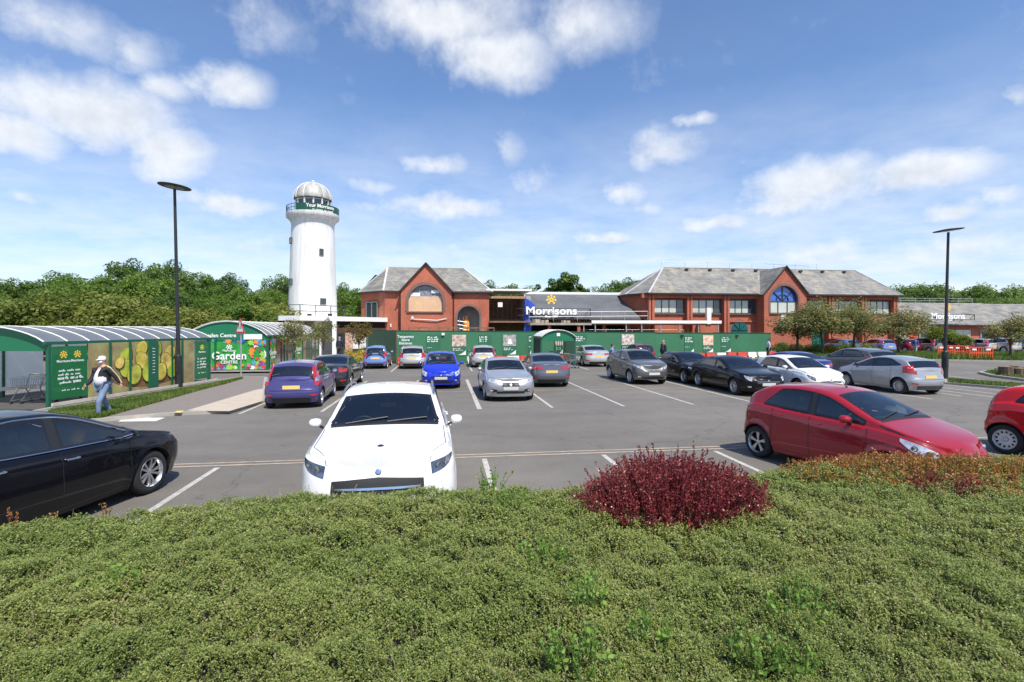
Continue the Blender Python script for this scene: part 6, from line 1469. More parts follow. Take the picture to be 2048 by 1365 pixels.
    def screen(u0, u1, nm, front, mlow=.0, mtop=.03, gm=carglass):
        cols = (17, 11, 9)[lod]; ts = [-1, -.94] + list(np.linspace(-.88, .88, cols)) + [.94, 1]; ls = [0, .07, .25, .5, .75, .93, 1]
        grid = []
        for l in ls:
            u = lerp(u0, u1, l); w_ = hwid(u) - (.055 if nm == 'windscreen' else .04); row = []
            for q in ts: row.append(hit((xs_of(u) , q * w_, 3), (0, 0, -1), .006))
            grid.append(row)
        patch(grid, nm, [gm, frit], True)
        for k, c in enumerate(cen):
            if info[k][2] < NV: continue
            u = U(c.x); a, b = min(u0, u1), max(u0, u1); m_ = (b - a) * .035
            if a + m_ < u < b - m_ and abs(c.y) < (hwid(u) - .05) * .965: holes.add(k)
    screen(T['ws'][0] + .06, T['ws'][1], 'windscreen', True, gm=wscreen)
    screen(T['rw'][1] - .02, T['rw'][0] + .04, 'rear_window', False, gm=privacy if dark_glass else carglass)
    # ---- body and doors
    dr = T['doors']; dspans = [(dr[i], dr[i + 1]) for i in range(len(dr) - 1)]
    part = {'body': []}
    for k, f in enumerate(Fs):
        if k in holes: continue
        sd, i, j = info[k]; u = U(cen[k].x); key = 'body'
        if lod < 2 and j < NV - 1 and abs(cen[k].y) > hw * .75 and cen[k].z > sill + .07:
            for q, (a, b) in enumerate(dspans):
                if a < u < b and not any(math.hypot(cen[k].x - xs_of(ax_), cen[k].z - T['r']) < T['r'] + .10 for ax_ in T['ax']): key = (sd, q)
        part.setdefault(key, []).append(k)
    full = bpy.data.meshes.new('tmp'); full.from_pydata(V, [], Fs); full.update(); vn = np.zeros(len(V) * 3); full.vertices.foreach_get('normal', vn); vn = vn.reshape(-1, 3); bpy.data.meshes.remove(full)
    def sub(keys, nm, par, extra=None):
        used = {}; vs = []; fs = []
        for k in keys:
            f = []
            for v in Fs[k]:
                if v not in used: used[v] = len(vs); vs.append(V[v])
                f.append(used[v])
            fs.append(f)
        nb = len(fs); N0 = len(vs)
        if extra: vs = vs + extra[0]; fs = fs + [[q + N0 for q in f] for f in extra[1]]
        me = bpy.data.meshes.new(nm); me.from_pydata(vs, [], fs); me.materials.append(pm); me.materials.append(under)
        me.polygons.foreach_set('use_smooth', [True] * len(fs))
        if extra: me.polygons.foreach_set('material_index', [0] * nb + [1] * (len(fs) - nb))
        inv = {b: a for a, b in used.items()}; nn = [tuple(vn[inv[i]]) if i < N0 else (0, 0, 0) for i in range(len(vs))]
        me.update(); me.normals_split_custom_set_from_vertices(nn); return link(nm, me, par)
    # underside closes the body and forms the wheel wells
    ev = []; ef = []
    for r in rows: p = r[0]; ev += [(p.x, p.y, p.z), (p.x, -p.y, p.z)]
    ef = [(2 * i, 2 * i + 1, 2 * i + 3, 2 * i + 2) for i in range(NS)]
    sub(part['body'], 'body', t, (ev, ef))
    for key, ks in part.items():
        if key == 'body': continue
        doors_obj[key] = sub(ks, 'door', t)
    for sd, wi, grid, ms in glass_jobs:
        patch(grid, 'side_window', ms, True, doors_obj.get((sd, wi), t))
    # black pillar between the side windows
    def sidestrip(u0, u1, z0f, z1f, nm, m, off=.004, n=4, par=None):
        for sd in (1, -1):
            grid = [[hit((xs_of(lerp(u0, u1, c)), sd * 2, lerp(z0f(lerp(u0, u1, c)), z1f(lerp(u0, u1, c)), r / 5)), (0, -sd, 0), off) for c in (0, 1)] for r in range(6)]
            patch(grid, nm, m, False, par or t)
    sidestrip(spans[0][1] - .01, spans[1][0] + .01, lambda u: zbot(u), lambda u: ztop(u), 'door_pillar', blk)
    # ---- features laid out along the outline (arc length s, height z)
    s_of = {}
    xs_arr = np.array([out(s)[0] for s in np.linspace(0, S, 400)]); s_arr = np.linspace(0, S, 400)
    def SU(u): return float(np.interp(-(xs_of(u)), -xs_arr, s_arr))            # arc length at u along the side
    def SY(y, front=True):                                                    # arc length where the outline reaches half-width y
        half = s_arr[s_arr < S / 2] if front else s_arr[s_arr > S / 2][::-1]; ys = [out(s)[1] for s in half]; return float(np.interp(y, ys, half))
    def feat(nm, m, s0, s1, zlo, zhi, off=.008, n=8, rows_=3, sides=(1, -1), par=None, thick=.02):
        """zlo/zhi functions of t in 0..1 along s0..s1"""
        res = []
        for sd in sides:
            g = [[P(lerp(s0, s1, c / n), lerp(zlo(c / n), zhi(c / n), r / (rows_ - 1)), off, sd) for c in range(n + 1)] for r in range(rows_)]
            mb = MB(); nc = n + 1; vs = [p for r in g for p in r]; base = len(vs)
            fs = [(r * nc + c, r * nc + c + 1, (r + 1) * nc + c + 1, (r + 1) * nc + c) for r in range(rows_ - 1) for c in range(n)]
            rim = [r_ for r_ in range(nc)] + [r * nc + n for r in range(1, rows_)] + [(rows_ - 1) * nc + c for c in range(n - 1, -1, -1)] + [r * nc for r in range(rows_ - 2, 0, -1)]
            ss_ = {}
            for r in range(rows_):
                for c in range(nc): ss_[r * nc + c] = P(lerp(s0, s1, c / n), lerp(zlo(c / n), zhi(c / n), r / (rows_ - 1)), off - thick, sd)
            vs += [ss_[k] for k in rim]; q = len(rim); fs += [(rim[i], rim[(i + 1) % q], base + (i + 1) % q, base + i) for i in range(q)]
            mb.add(vs, fs); o = mb.build(nm, m, par or t, fix=True, smooth=30); res.append(o)
        return res
    def centre(nm, m, y, z0, z1, front, off=.01, n=10, taper=0, thick=.02, par=None):
        """a patch straddling the centre line"""
        s1 = SY(y, front); s0 = 0 if front else S; g = []; nc = 2 * n + 1
        for r in range(3):
            row = []
            for c in range(-n, n + 1):
                k = abs(c) / n; z = lerp(z0 + taper * k, z1 - taper * k, r / 2); row.append(P(lerp(s0, s1, k), z, off, 1 if c >= 0 else -1))
            g.append(row)
        mb = MB(); vs = [p for r in g for p in r]; fs = [(r * nc + c, r * nc + c + 1, (r + 1) * nc + c + 1, (r + 1) * nc + c) for r in range(2) for c in range(nc - 1)]
        rim = list(range(nc)) + [nc + nc - 1] + list(range(3 * nc - 1, 2 * nc - 1, -1)) + [nc]; d = Vector((-1 if front else 1, 0, 0)) * thick; b = len(vs)
        vs += [vs[k] + d for k in rim]; q = len(rim); fs += [(rim[i], rim[(i + 1) % q], b + (i + 1) % q, b + i) for i in range(q)]
        mb.add(vs, fs); return mb.build(nm, m, par or t, smooth=30)
    zn = belt(0); zbF = belt(.3)
    lm = lamp or lamp_c
    # headlamps
    def lampset(ya, ub, zl, zh, m):
        s0, s1 = SY(ya), SU(ub)
        for o in feat('headlight', m, s0, s1, zl, zh, .008, 12, 4):
            pass
        return s0, s1
    ztp = lambda s: min(shoulder(s) - .012, 9)
    hl = {'wrap': (.44 * W * .76, .34, .13), 'slim': (.40 * W * .76, .48, .09), 'tall': (.47 * W * .76, .58, .17), 'round': (.36 * W, .3, .12)}[head]
    s0, s1 = SY(hl[0]), SU(hl[1]); hgt = hl[2]
    ztopf = lambda c: shoulder(lerp(s0, s1, c)) - .015 - (.02 * (1 - c))
    hs = feat('headlight', lm, s0, s1, lambda c: ztopf(c) - hgt * (1 - .45 * c ** 2) + (.05 * c ** 3 if head != 'slim' else 0), ztopf, .006, 12, 4)
    if lod < 2:
        for o, sd in zip(hs, (1, -1)):
            for f_ in (.25, .6):
                sm = lerp(s0, s1, f_); zc = ztopf(f_) - hgt * .45; p = P(sm, zc, .004, sd); n_ = nrm(sm); n3 = Vector((n_[0], sd * n_[1], 0)); M_ = n3.to_track_quat('Z', 'Y').to_matrix()
                MB().lathe([(.0, .006), (.02, .007), (.038, .014), (.046, .012)], 16, c=p, M=M_).build('lamp_bulb', lamp_i, o, smooth=True)
    # grille, lower intake, plates, badge
    gm = grille_m or blk
    if kind == 'bmw':
        for sd in (1, -1):
            g = feat('grille', blk, SY(.035), SY(.30), lambda c: .555, lambda c: .67 - .015 * c, .012, 6, 3, (sd,))[0]
            feat('grille_surround', chrome, SY(.03), SY(.275), lambda c: .665 - .015 * c, lambda c: .68 - .015 * c, .016, 6, 2, (sd,), par=g)
        feat('fog_intake', blk, SY(.48), SU(.12), lambda c: .36 - .02 * c, lambda c: .44 + .03 * c, .008, 8, 3)
        centre('lower_intake', blk, .5, .30, .38, True, .006)
        for o in feat('fog_light', lamp_i, SY(.60), SY(.70), lambda c: .385, lambda c: .43, .016, 5, 3): pass
    elif kind == 'suv':
        centre('grille', blk, .54, .56, .79, True, .008, taper=.03); 
        g = centre('grille_bar', chrome, .50, .66, .685, True, .018)
        centre('lower_intake', blk, .62, .30, .44, True, .008, taper=.02)
    else:
        zt_ = zn - .05; centre('grille', gm, .42 if kind != 'saloon' else .46, zt_ - (.11 if kind != 'juke' else .08), zt_, True, .006, taper=.025)
        if kind == 'saloon' or chrome_line: 
            for k in range(3): centre('grille_bar', chrome, .44, zt_ - .02 - k * .032, zt_ - .012 - k * .032, True, .014)
        centre('lower_intake', blk, .52, .27, .38, True, .008, taper=.02)
        feat('fog_light', lamp_i, SY(.60 * W / 1.75), SY(.70 * W / 1.75), lambda c: .35, lambda c: .41, .012, 6, 3)
    zp = {'suv': .46, 'juke': .46}.get(kind, .42)
    centre('number_plate', plate_w, .26, zp, zp + .11, True, .018, 4)
    p = P(0, zn - .03, .012); MB().lathe([(0, .010), (.03, .008), (.038, 0)], 20, c=p, M=Matrix.Rotation(R(65), 3, 'Y')).build('badge', chrome, t, smooth=True)
    # tail
    zs_r = belt(L - .1)
    tm = lamp_r
    if tail == 'wrap': feat('tail_light', tm, SY(.52 * hw / .87, False), SU(L - .30), lambda c: zs_r - .20 + .03 * c, lambda c: zs_r - .03 - .02 * c, .008, 10, 4)
    elif tail == 'wide': feat('tail_light', tm, SY(.40 * hw / .87, False), SU(L - .26), lambda c: zs_r - .17 + .02 * c, lambda c: zs_r - .05, .008, 10, 4)
    elif tail == 'kick':      # big lamps climbing the rear quarters
        for sd in (1, -1):
            grid = []
            for r in range(6):
                z = lerp(zs_r - .12, zs_r + .16, r / 5); row = []
                for c in range(8):
                    u = lerp(L - .62, L - .12, c / 7); row.append(hit((xs_of(u) - 1.6, sd * 2.2, z), Vector((1.6 - (0), -sd * (2.2 - hw * .82), 0)).normalized(), .01))
                grid.append(row)
            patch(grid, 'tail_light', tm, False)
        feat('tail_light', tm, SY(.60 * hw / .87, False), SU(L - .42), lambda c: zs_r - .16 + .06 * c, lambda c: zs_r - .015, .010, 10, 4)
    elif tail == 'pillar':    # tall lamps beside the rear window
        for sd in (1, -1):
            grid = []
            for r in range(12):
                z = lerp(zs_r - .16, top(L - .55) - .10, r / 11); k = r / 11; row = []
                for c in range(6):
                    yy = lerp(hw * lerp(.80, .66, k), hw * lerp(.985, .80, k), c / 5); row.append(hit((-6, sd * yy, z), (1, 0, 0), .012))
                grid.append(row)
            o = patch(grid, 'tail_light', tm, False)
            grid = []
            for r in range(3):
                z = lerp(zs_r - .03, zs_r + .09, r / 2); row = [hit((-6, sd * hw * lerp(.80, .90, c / 2), z), (1, 0, 0), .02) for c in range(3)]; grid.append(row)
            patch(grid, 'indicator_lamp', lamp_i, False, o)
    centre('number_plate', plate_y, .26, .64 if kind not in ('hatch', 'up') else .66, .75 if kind not in ('hatch', 'up') else .77, False, .016, 4)
    feat('rear_reflector', lamp_r, SY(.58 * hw / .87, False), SY(.76 * hw / .87, False), lambda c: .42, lambda c: .47, .008, 5, 2)
    centre('rear_diffuser', blk if not rear_trim else mat('grey_bumper_trim', (.06, .06, .065), .6), .60 * hw / .87, T['sill'] + .01, .36, False, .008, taper=.0)
    if lod < 2:
        bz = belt(L - .05)
        if kind in ('saloon', 'bmw'): pass
        centre('boot_seam', blk, .66 * hw / .87, .598, .606, False, .0035, thick=.002)
        # door seams
        sm = []
        for q, u in enumerate(dr):
            for sd in (1, -1):
                s_ = SU(u); zb = arch(xs_of(u)) if arch(xs_of(u)) > sill + .01 else sill + .06
                mb = MB(); pts_ = [P(s_ + (0), lerp(zb, belt(u) + .0, k / 10), .002, sd) for k in range(11)]
                w_ = .005; vs = []; 
                for pp in pts_: vs += [pp + Vector((-w_, 0, 0)), pp + Vector((w_, 0, 0))]
                mb.add(vs, [(2 * k, 2 * k + 1, 2 * k + 3, 2 * k + 2) for k in range(10)]); sm.append(mb)
        allm = MB()
        for m_ in sm: allm.add(m_.v, m_.f)
        # lower edge of doors and the bonnet shut line
        for sd in (1, -1):
            pts_ = [P(lerp(SU(dr[0]), SU(dr[-1]), k / 20), sill + .075, .002, sd) for k in range(21)]; vs = []
            for pp in pts_: vs += [pp + Vector((0, 0, -.004)), pp + Vector((0, 0, .004))]
            allm.add(vs, [(2 * k, 2 * k + 1, 2 * k + 3, 2 * k + 2) for k in range(20)])
            vs = []
            for k in range(19):
                u = lerp(.16, T['ws'][0] - .02, k / 18); y_ = hw * lerp(.62, .84, min(1, k / 6)); h1 = hit((xs_of(u), sd * y_, 3), (0, 0, -1), .0025); h2 = hit((xs_of(u), sd * (y_ + .009), 3), (0, 0, -1), .0025)
                if h1 and h2: vs += [h1, h2]
            allm.add(vs, [(2 * k, 2 * k + 1, 2 * k + 3, 2 * k + 2) for k in range(len(vs) // 2 - 1)])
        vs = []
        for k in range(-16, 17):
            y_ = hw * .62 * k / 16; u = .16 - .03 * (1 - (k / 16) ** 2)
            h1 = hit((xs_of(u), y_, 3), (0, 0, -1), .0025); h2 = hit((xs_of(u + .012), y_, 3), (0, 0, -1), .0025)
            if h1 and h2: vs += [h1, h2]
        allm.build('panel_gap', blk, t, fix=False)
        # handles
        for q, (a, b) in enumerate(dspans):
            for sd in (1, -1):
                u = b - .12; z = belt(u) - .10; p0, p1 = P(SU(u - .09), z, .03, sd), P(SU(u + .09), z + .008, .03, sd)
                mb = MB(); mb.tube([p0 + Vector((0, -sd * .025, 0)), p0, p0.lerp(p1, .5) + Vector((0, sd * .006, 0)), p1, p1 + Vector((0, -sd * .025, 0))], .013, 6)
                mb.build('handle', chrome if chrome_line else pm, doors_obj.get((sd, q), t), smooth=True)
        # chrome line round the side glass
        if chrome_line:
            for sd in (1, -1):
                mb = MB(); us_ = np.linspace(wins[0] + .02, cut_b - .02, 26); lo = [hit((xs_of(u), sd * 2, zbot(u) - .004), (0, -sd, 0), .012) for u in us_]; hi = [hit((xs_of(u), sd * 2, max(zbot(u), min(ztop(u), cutline(u)) + .008)), (0, -sd, 0), .012) for u in us_]
                mb.tube([p for p in lo if p], .011, 6); mb.tube([p for p in hi if p], .011, 6); mb.build('window_trim', chrome, t, smooth=True)
        # wipers
        mb = MB()
        for y_a, y_b, l in ((-.55, .02, .42), (.02, .58, .45)):
            u0 = T['ws'][0] + .05; pts_ = [hit((xs_of(lerp(u0, u0 + .13, k / 5)), lerp(y_a, y_b, k / 5), 3), (0, 0, -1), .02) for k in range(6)]; pts_ = [p for p in pts_ if p]
            if len(pts_) > 2: mb.tube(pts_, .009, 5)
        mb.build('wiper', blk, t)
        mb = MB(); u0 = T['ws'][0] + .01
        g_ = [[hit((xs_of(u0 + r * .09 - .02), y_, 3), (0, 0, -1), .004) for y_ in np.linspace(-hwid(u0 + .1) + .06, hwid(u0 + .1) - .06, 14)] for r in (0, 1)]
        patch(g_, 'scuttle', blk, False)
    # mirrors
    um = T['ws'][0] + .42
    for sd in (1, -1):
        zb = belt(um) + .07; base = P(SU(um), belt(um) - .02, 0, sd); c = Vector((base.x + .02, sd * (hw + .065), zb + .02)); mb = MB(); n = 12; vs = []
        for k, (dx, sc_) in enumerate(((.075, .25), (.065, .62), (.03, .92), (-.03, 1.0), (-.05, .96))):
            for a in range(n):
                th = 2 * math.pi * a / n; cy = abs(math.cos(th)) ** .75 * (1 if math.cos(th) > 0 else -1); cz = abs(math.sin(th)) ** .75 * (1 if math.sin(th) > 0 else -1); vs.append(c + Vector((dx, .092 * sc_ * cy, .066 * sc_ * cz)))
        fs = [(k * n + a, k * n + (a + 1) % n, (k + 1) * n + (a + 1) % n, (k + 1) * n + a) for k in range(4) for a in range(n)] + [tuple(range(n))]
        mb.add(vs, fs); mo = mb.build('wing_mirror', pm, t, smooth=60)
        MB().add([c + Vector((-.046, .082 * math.cos(2 * math.pi * a / 14), .057 * math.sin(2 * math.pi * a / 14))) for a in range(14)], [tuple(range(14))]).build('mirror_glass', mat('mirror', (.8, .8, .82), .03, 1.0), mo)
        MB().bar(base + Vector((0, -sd * .02, .02)), c + Vector((0, -sd * .07, -.045)), .06, .035).build('mirror_arm', blk, mo)
    # wheels
    mh, mt, mrm = wheel_meshes(wheel, T['r'])
    for a in T['ax']:
        for sd in (1, -1):
            w = link('wheel', mh, t); y_ = hw - .025 - .105; w.location = (xs_of(a), sd * y_, T['r']); w.rotation_euler = (R(-90) * sd, random.uniform(0, 6), 0)
            w.rotation_mode = 'XYZ'; w.matrix_local = Matrix.Translation((xs_of(a), sd * y_, T['r'])) @ Matrix.Rotation(R(-90) * sd, 4, 'X') @ Matrix.Rotation(random.uniform(0, 6.28), 4, 'Z')
            link('tyre', mt, w); link('rim', mrm, w)
    # interior
    if lod < 2:
        I = interior_meshes(); sx = T['H'] / 1.46; zf = sill + .16
        for y_ in (-.36, .36):
            o = link('seat', I['seat'], t); o.location = (xs_of(T['ws'][0] + 1.15), y_, zf); o.scale = (1, 1, sx * 1.0)
        o = link('rear_seat', I['rear_seat'], t); o.location = (xs_of(T['ws'][0] + 1.98), 0, zf + .02); o.scale = (1, .95 * W / 1.75, sx * .95)
        o = link('dashboard', I['dashboard'], t); o.location = (xs_of(T['ws'][0] + .38), 0, belt(T['ws'][0] + .4) - .10); o.scale = (1, .95 * W / 1.75, 1)
        if steer:
            o = link('steering_wheel', I['steering_wheel'], t); o.location = (xs_of(T['ws'][0] + .70), -.36, belt(T['ws'][0] + .6) - .04); o.rotation_euler = (0, R(25), 0)
        if lod == 0:
            mb = MB(); um_ = T['ws'][1] - .12; z_ = top(um_) - .12; mb.box((xs_of(um_), 0, z_), (.03, .24, .06)); mb.bar((xs_of(um_), 0, z_), (xs_of(um_) + .02, 0, z_ + .1), .02); mb.build('rear_view_mirror', blk, t)
    if roof_rail:
        for sd in (1, -1):
            pts_ = [hit((xs_of(u), sd * (hwid(u) - .02), 3), (0, 0, -1), .05) for u in np.linspace(T['ws'][1] + .12, T['rw'][0] - .12, 10)]; pts_ = [p for p in pts_ if p]
            pts_ = [pts_[0] + Vector((.1, 0, -.06))] + pts_ + [pts_[-1] + Vector((-.1, 0, -.06))]; MB().tube(pts_, .017, 8).build('roof_rail', mat('satin_rail', (.35, .35, .36), .3, .8), t, smooth=True)
    if kind == 'suv':
        p = hit((xs_of(.42), 0, 3), (0, 0, -1), .0); MB().lathe([(0, .008), (.030, .007), (.042, 0)], 20, c=p, M=Matrix.Rotation(R(14), 3, 'Y')).build('bonnet_badge', blk, t, smooth=True)
    if aerial:
        u = aerial if aerial is not True else 2.1; p = hit((xs_of(u), 0, 3), (0, 0, -1), 0); mb = MB(); mb.tube([p, p + Vector((-.16, 0, .20))], [.006, .003], 6); mb.lathe([(.022, -.004), (.018, .012), (.006, .02)], 10, c=p); mb.build('aerial', blk, t)
    return t

P_ = paint
black_p = P_('black_paint', (.004, .004, .006)); black_p.node_tree.nodes['Principled BSDF'].inputs['Coat Weight'].default_value = .6; white_p = P_('white_paint', (.82, .82, .81)); red_p = P_('red_paint', (.31, .012, .022), rough=.3); red2_p = P_('bright_red_paint', (.55, .012, .016), rough=.3)
purple_p = P_('purple_paint', (.070, .062, .20), .25); dark_p = P_('charcoal_paint', (.025, .027, .032), .3); blue_p = P_('vivid_blue_paint', (.015, .04, .52), .15); silver_p = P_('silver_paint', (.42, .43, .45), .55, .35)
grey_p = P_('blue_grey_paint', (.11, .12, .15), .4); lblue_p = P_('light_blue_paint', (.16, .26, .56), .2); taupe_p = P_('taupe_grey_paint', (.13, .125, .125), .4); navy_p = P_('navy_paint', (.012, .03, .22), .2)
dgrey_p = P_('slate_grey_paint', (.11, .115, .125), .4); mar_p = P_('maroon_paint', (.14, .012, .03), .2); champ_p = P_('pale_silver_paint', (.52, .52, .50), .45, .35); olive_p = P_('grey_green_paint', (.28, .27, .24), .5); sky_p = P_('sky_blue_paint', (.10, .24, .50), .25)
for m_ in (black_p, dark_p, navy_p, mar_p, purple_p, red_p, red2_p, blue_p): dark(m_)
FWD = R(90); BACK = R(-90)
def axle(kind, which, x, y, heading):
    """ground point between the axles given the midpoint of one axle"""
    T = TYPES[kind]; h = (T['ax'][1] - T['ax'][0]) / 2 * (1 if which == 'rear' else -1); return (x + math.cos(heading) * h, y + math.sin(heading) * h)
def cw(xc, d): return C2W(xc, d)
hd = BACK + R(0); 
# foreground
h = R(90 - 12); car('astra', axle('astra', 'front', *cw(-6.45, 8.0), h), h, 'black hatchback with chrome window trim, cut off by the left edge', black_p, 'cars in the near row', wheel='ten', chrome_line=True, dark_glass=False, lamp=lamp_d)
h = R(-90 + 2.5); car('suv', axle('suv', 'front', *cw(-1.72, 6.83), h), h, 'white sports utility car facing the hedge, nearest car in the middle', white_p, 'cars in the near row', wheel='five', lamp=lamp_d, roof_rail=True, dark_glass=True)
h = R(-90 + 14); car('micra', axle('micra', 'rear', *cw(5.60, 10.45), h), h, 'dark red five-door hatchback behind the purple-leaved shrub', red_p, 'cars in the near row', wheel='five', head='tall', aerial=1.95)
h = R(-90 + 14); car('up', axle('up', 'rear', *cw(10.75, 10.7), h), h, 'bright red small car with wheel trims cut off by the right edge', red2_p, 'cars in the near row', wheel='cover')
# middle rows
car('focus', axle('focus', 'rear', -4.84, 17.5, R(93)), R(93), 'purple hatchback with tall red rear lamps, seen from behind', purple_p, 'cars in the middle rows', wheel='seven', tail='pillar', lod=0)
car('saloon', axle('saloon', 'rear', -4.80, 22.4, FWD), FWD, 'charcoal saloon parked nose out beyond the purple hatchback', dark_p, 'cars in the middle rows', wheel='five', lod=1)
car('mpv', axle('mpv', 'front', -.15, 22.4, BACK), BACK, 'vivid blue tall hatchback facing the camera', blue_p, 'cars in the middle rows', wheel='seven', head='tall', lod=1)
car('bmw', axle('bmw', 'front', 2.28, 18.35, BACK), BACK, 'silver saloon with a twin black grille facing the camera', silver_p, 'cars in the middle rows', wheel='five', lod=0, head='slim')
car('saloon', axle('saloon', 'rear', 4.6, 22.6, FWD), FWD, 'blue-grey saloon seen from behind, right of the silver saloon', grey_p, 'cars in the middle rows', wheel='five', tail='wide', lod=1)
h = R(-90 + 3); car('juke', axle('juke', 'front', 9.35, 22.9, h), h, 'taupe grey crossover with round lower lamps facing the camera', taupe_p, 'cars in the middle rows', wheel='seven', lod=0, head='slim')
car('saloon', axle('saloon', 'front', 11.9, 22.6, BACK), BACK, 'black car between the taupe crossover and the black saloon with a chrome grille', black_p, 'cars in the middle rows', wheel='five', lod=1, head='slim')
car('saloon', axle('saloon', 'front', 11.95, 18.5, BACK), BACK, 'black saloon with a chrome-barred grille, left of the white hatchback', black_p, 'cars in the middle rows', wheel='ten', lod=0)
car('hatch', axle('hatch', 'front', 14.35, 18.2, BACK), BACK, 'white hatchback facing the camera behind the red hatchback roof', white_p, 'cars in the middle rows', wheel='five', lod=0, lamp=lamp_d, grille_m=mat('grey_grille', (.08, .08, .09), .5))
car('saloon', axle('saloon', 'rear', 17.3, 22.6, FWD), FWD, 'deep blue saloon seen from behind between the white and the silver hatchbacks', navy_p, 'cars in the middle rows', wheel='five', lod=1, tail='wide')
car('crossover', axle('crossover', 'rear', 21.3, 23.0, FWD), FWD, 'slate grey crossover behind the silver hatchback', dgrey_p, 'cars in the middle rows', wheel='five', lod=1, tail='kick', dark_glass=True)
h = R(90 + 3); car('fiesta', axle('fiesta', 'rear', 18.45, 17.95, h), h, 'silver hatchback with red corner lamps beside the right lamp post', silver_p, 'cars in the middle rows', wheel='fifteen', lod=0, tail='kick', rear_trim=True, dark_glass=True)
# row against the hoarding
G3 = 'cars parked against the green hoarding'
car('mini', axle('mini', 'rear', -4.35, 33.6, FWD), FWD, 'light blue small hatchback, leftmost car against the green hoarding', lblue_p, G3, wheel='cover', lod=1, tail='kick')
car('hatch', axle('hatch', 'rear', -2.02, 33.4, FWD), FWD, 'pale silver hatchback next to the light blue one against the hoarding', champ_p, G3, wheel='cover', lod=1, tail='kick')
car('hatch', axle('hatch', 'rear', 2.55, 33.9, FWD), FWD, 'silver hatchback with tall lamps beside a red barrier against the hoarding', champ_p, G3, wheel='cover', lod=1, tail='pillar')
car('saloon', axle('saloon', 'rear', 10.15, 33.9, FWD), FWD, 'pale silver saloon right of the small trolley shelter', champ_p, G3, wheel='five', lod=1, tail='wide')
car('mini', axle('mini', 'rear', 14.2, 35.2, FWD), FWD, 'maroon small car showing above the black car beyond the taupe crossover', mar_p, G3, wheel='cover', lod=1, tail='kick')
# far right lot
G4 = 'cars in the far lot in front of the shops'
far = [(1684, 55, 'hatch', sky_p, 'mid blue hatchback in the far lot, left of the leafy tree trunks'), (1752, 55, 'focus', lblue_p, 'blue hatchback in the far lot behind the row of small trees'),
       (1803, 56, 'hatch', mar_p, 'dark red hatchback in the far lot left of the silver people carrier'), (1848, 55, 'van', olive_p, 'silver-grey people carrier in the far lot left of the lamp post'),
       (1896, 56, 'van', black_p, 'black tall car in the far lot just behind the lamp post'), (1925, 57, 'hatch', dark_p, 'charcoal hatchback in the far lot right of the lamp post'), (1955, 56, 'focus', champ_p, 'silver hatchback in the far lot above the orange barriers'),
       (1995, 55, 'crossover', champ_p, 'white-backed estate in the far lot, right of the orange barriers'), (2036, 54, 'hatch', sky_p, 'pale blue hatchback in the far lot by the right-hand tree'), (2085, 54, 'hatch', lblue_p, 'light blue car in the far lot cut off by the right edge')]
for px, d, k, pm, lb in far:
    x, y = PX(px, d); car(k, (x, y), FWD, lb, pm, G4, wheel='cover', lod=2, tail='pillar' if k in ('van', 'focus') else 'kick')
for px, d, k, pm, lb in ((1668, 63, 'hatch', dark_p, 'dark hatchback further back, behind the mid blue one'), (1975, 63, 'van', dgrey_p, 'dark grey people carrier further back by the shop fronts'), (2015, 62, 'saloon', black_p, 'black saloon further back by the shop fronts')):
    x, y = PX(px, d - 3.0); car(k, (x, y), FWD, lb, pm, G4, wheel='cover', lod=2)
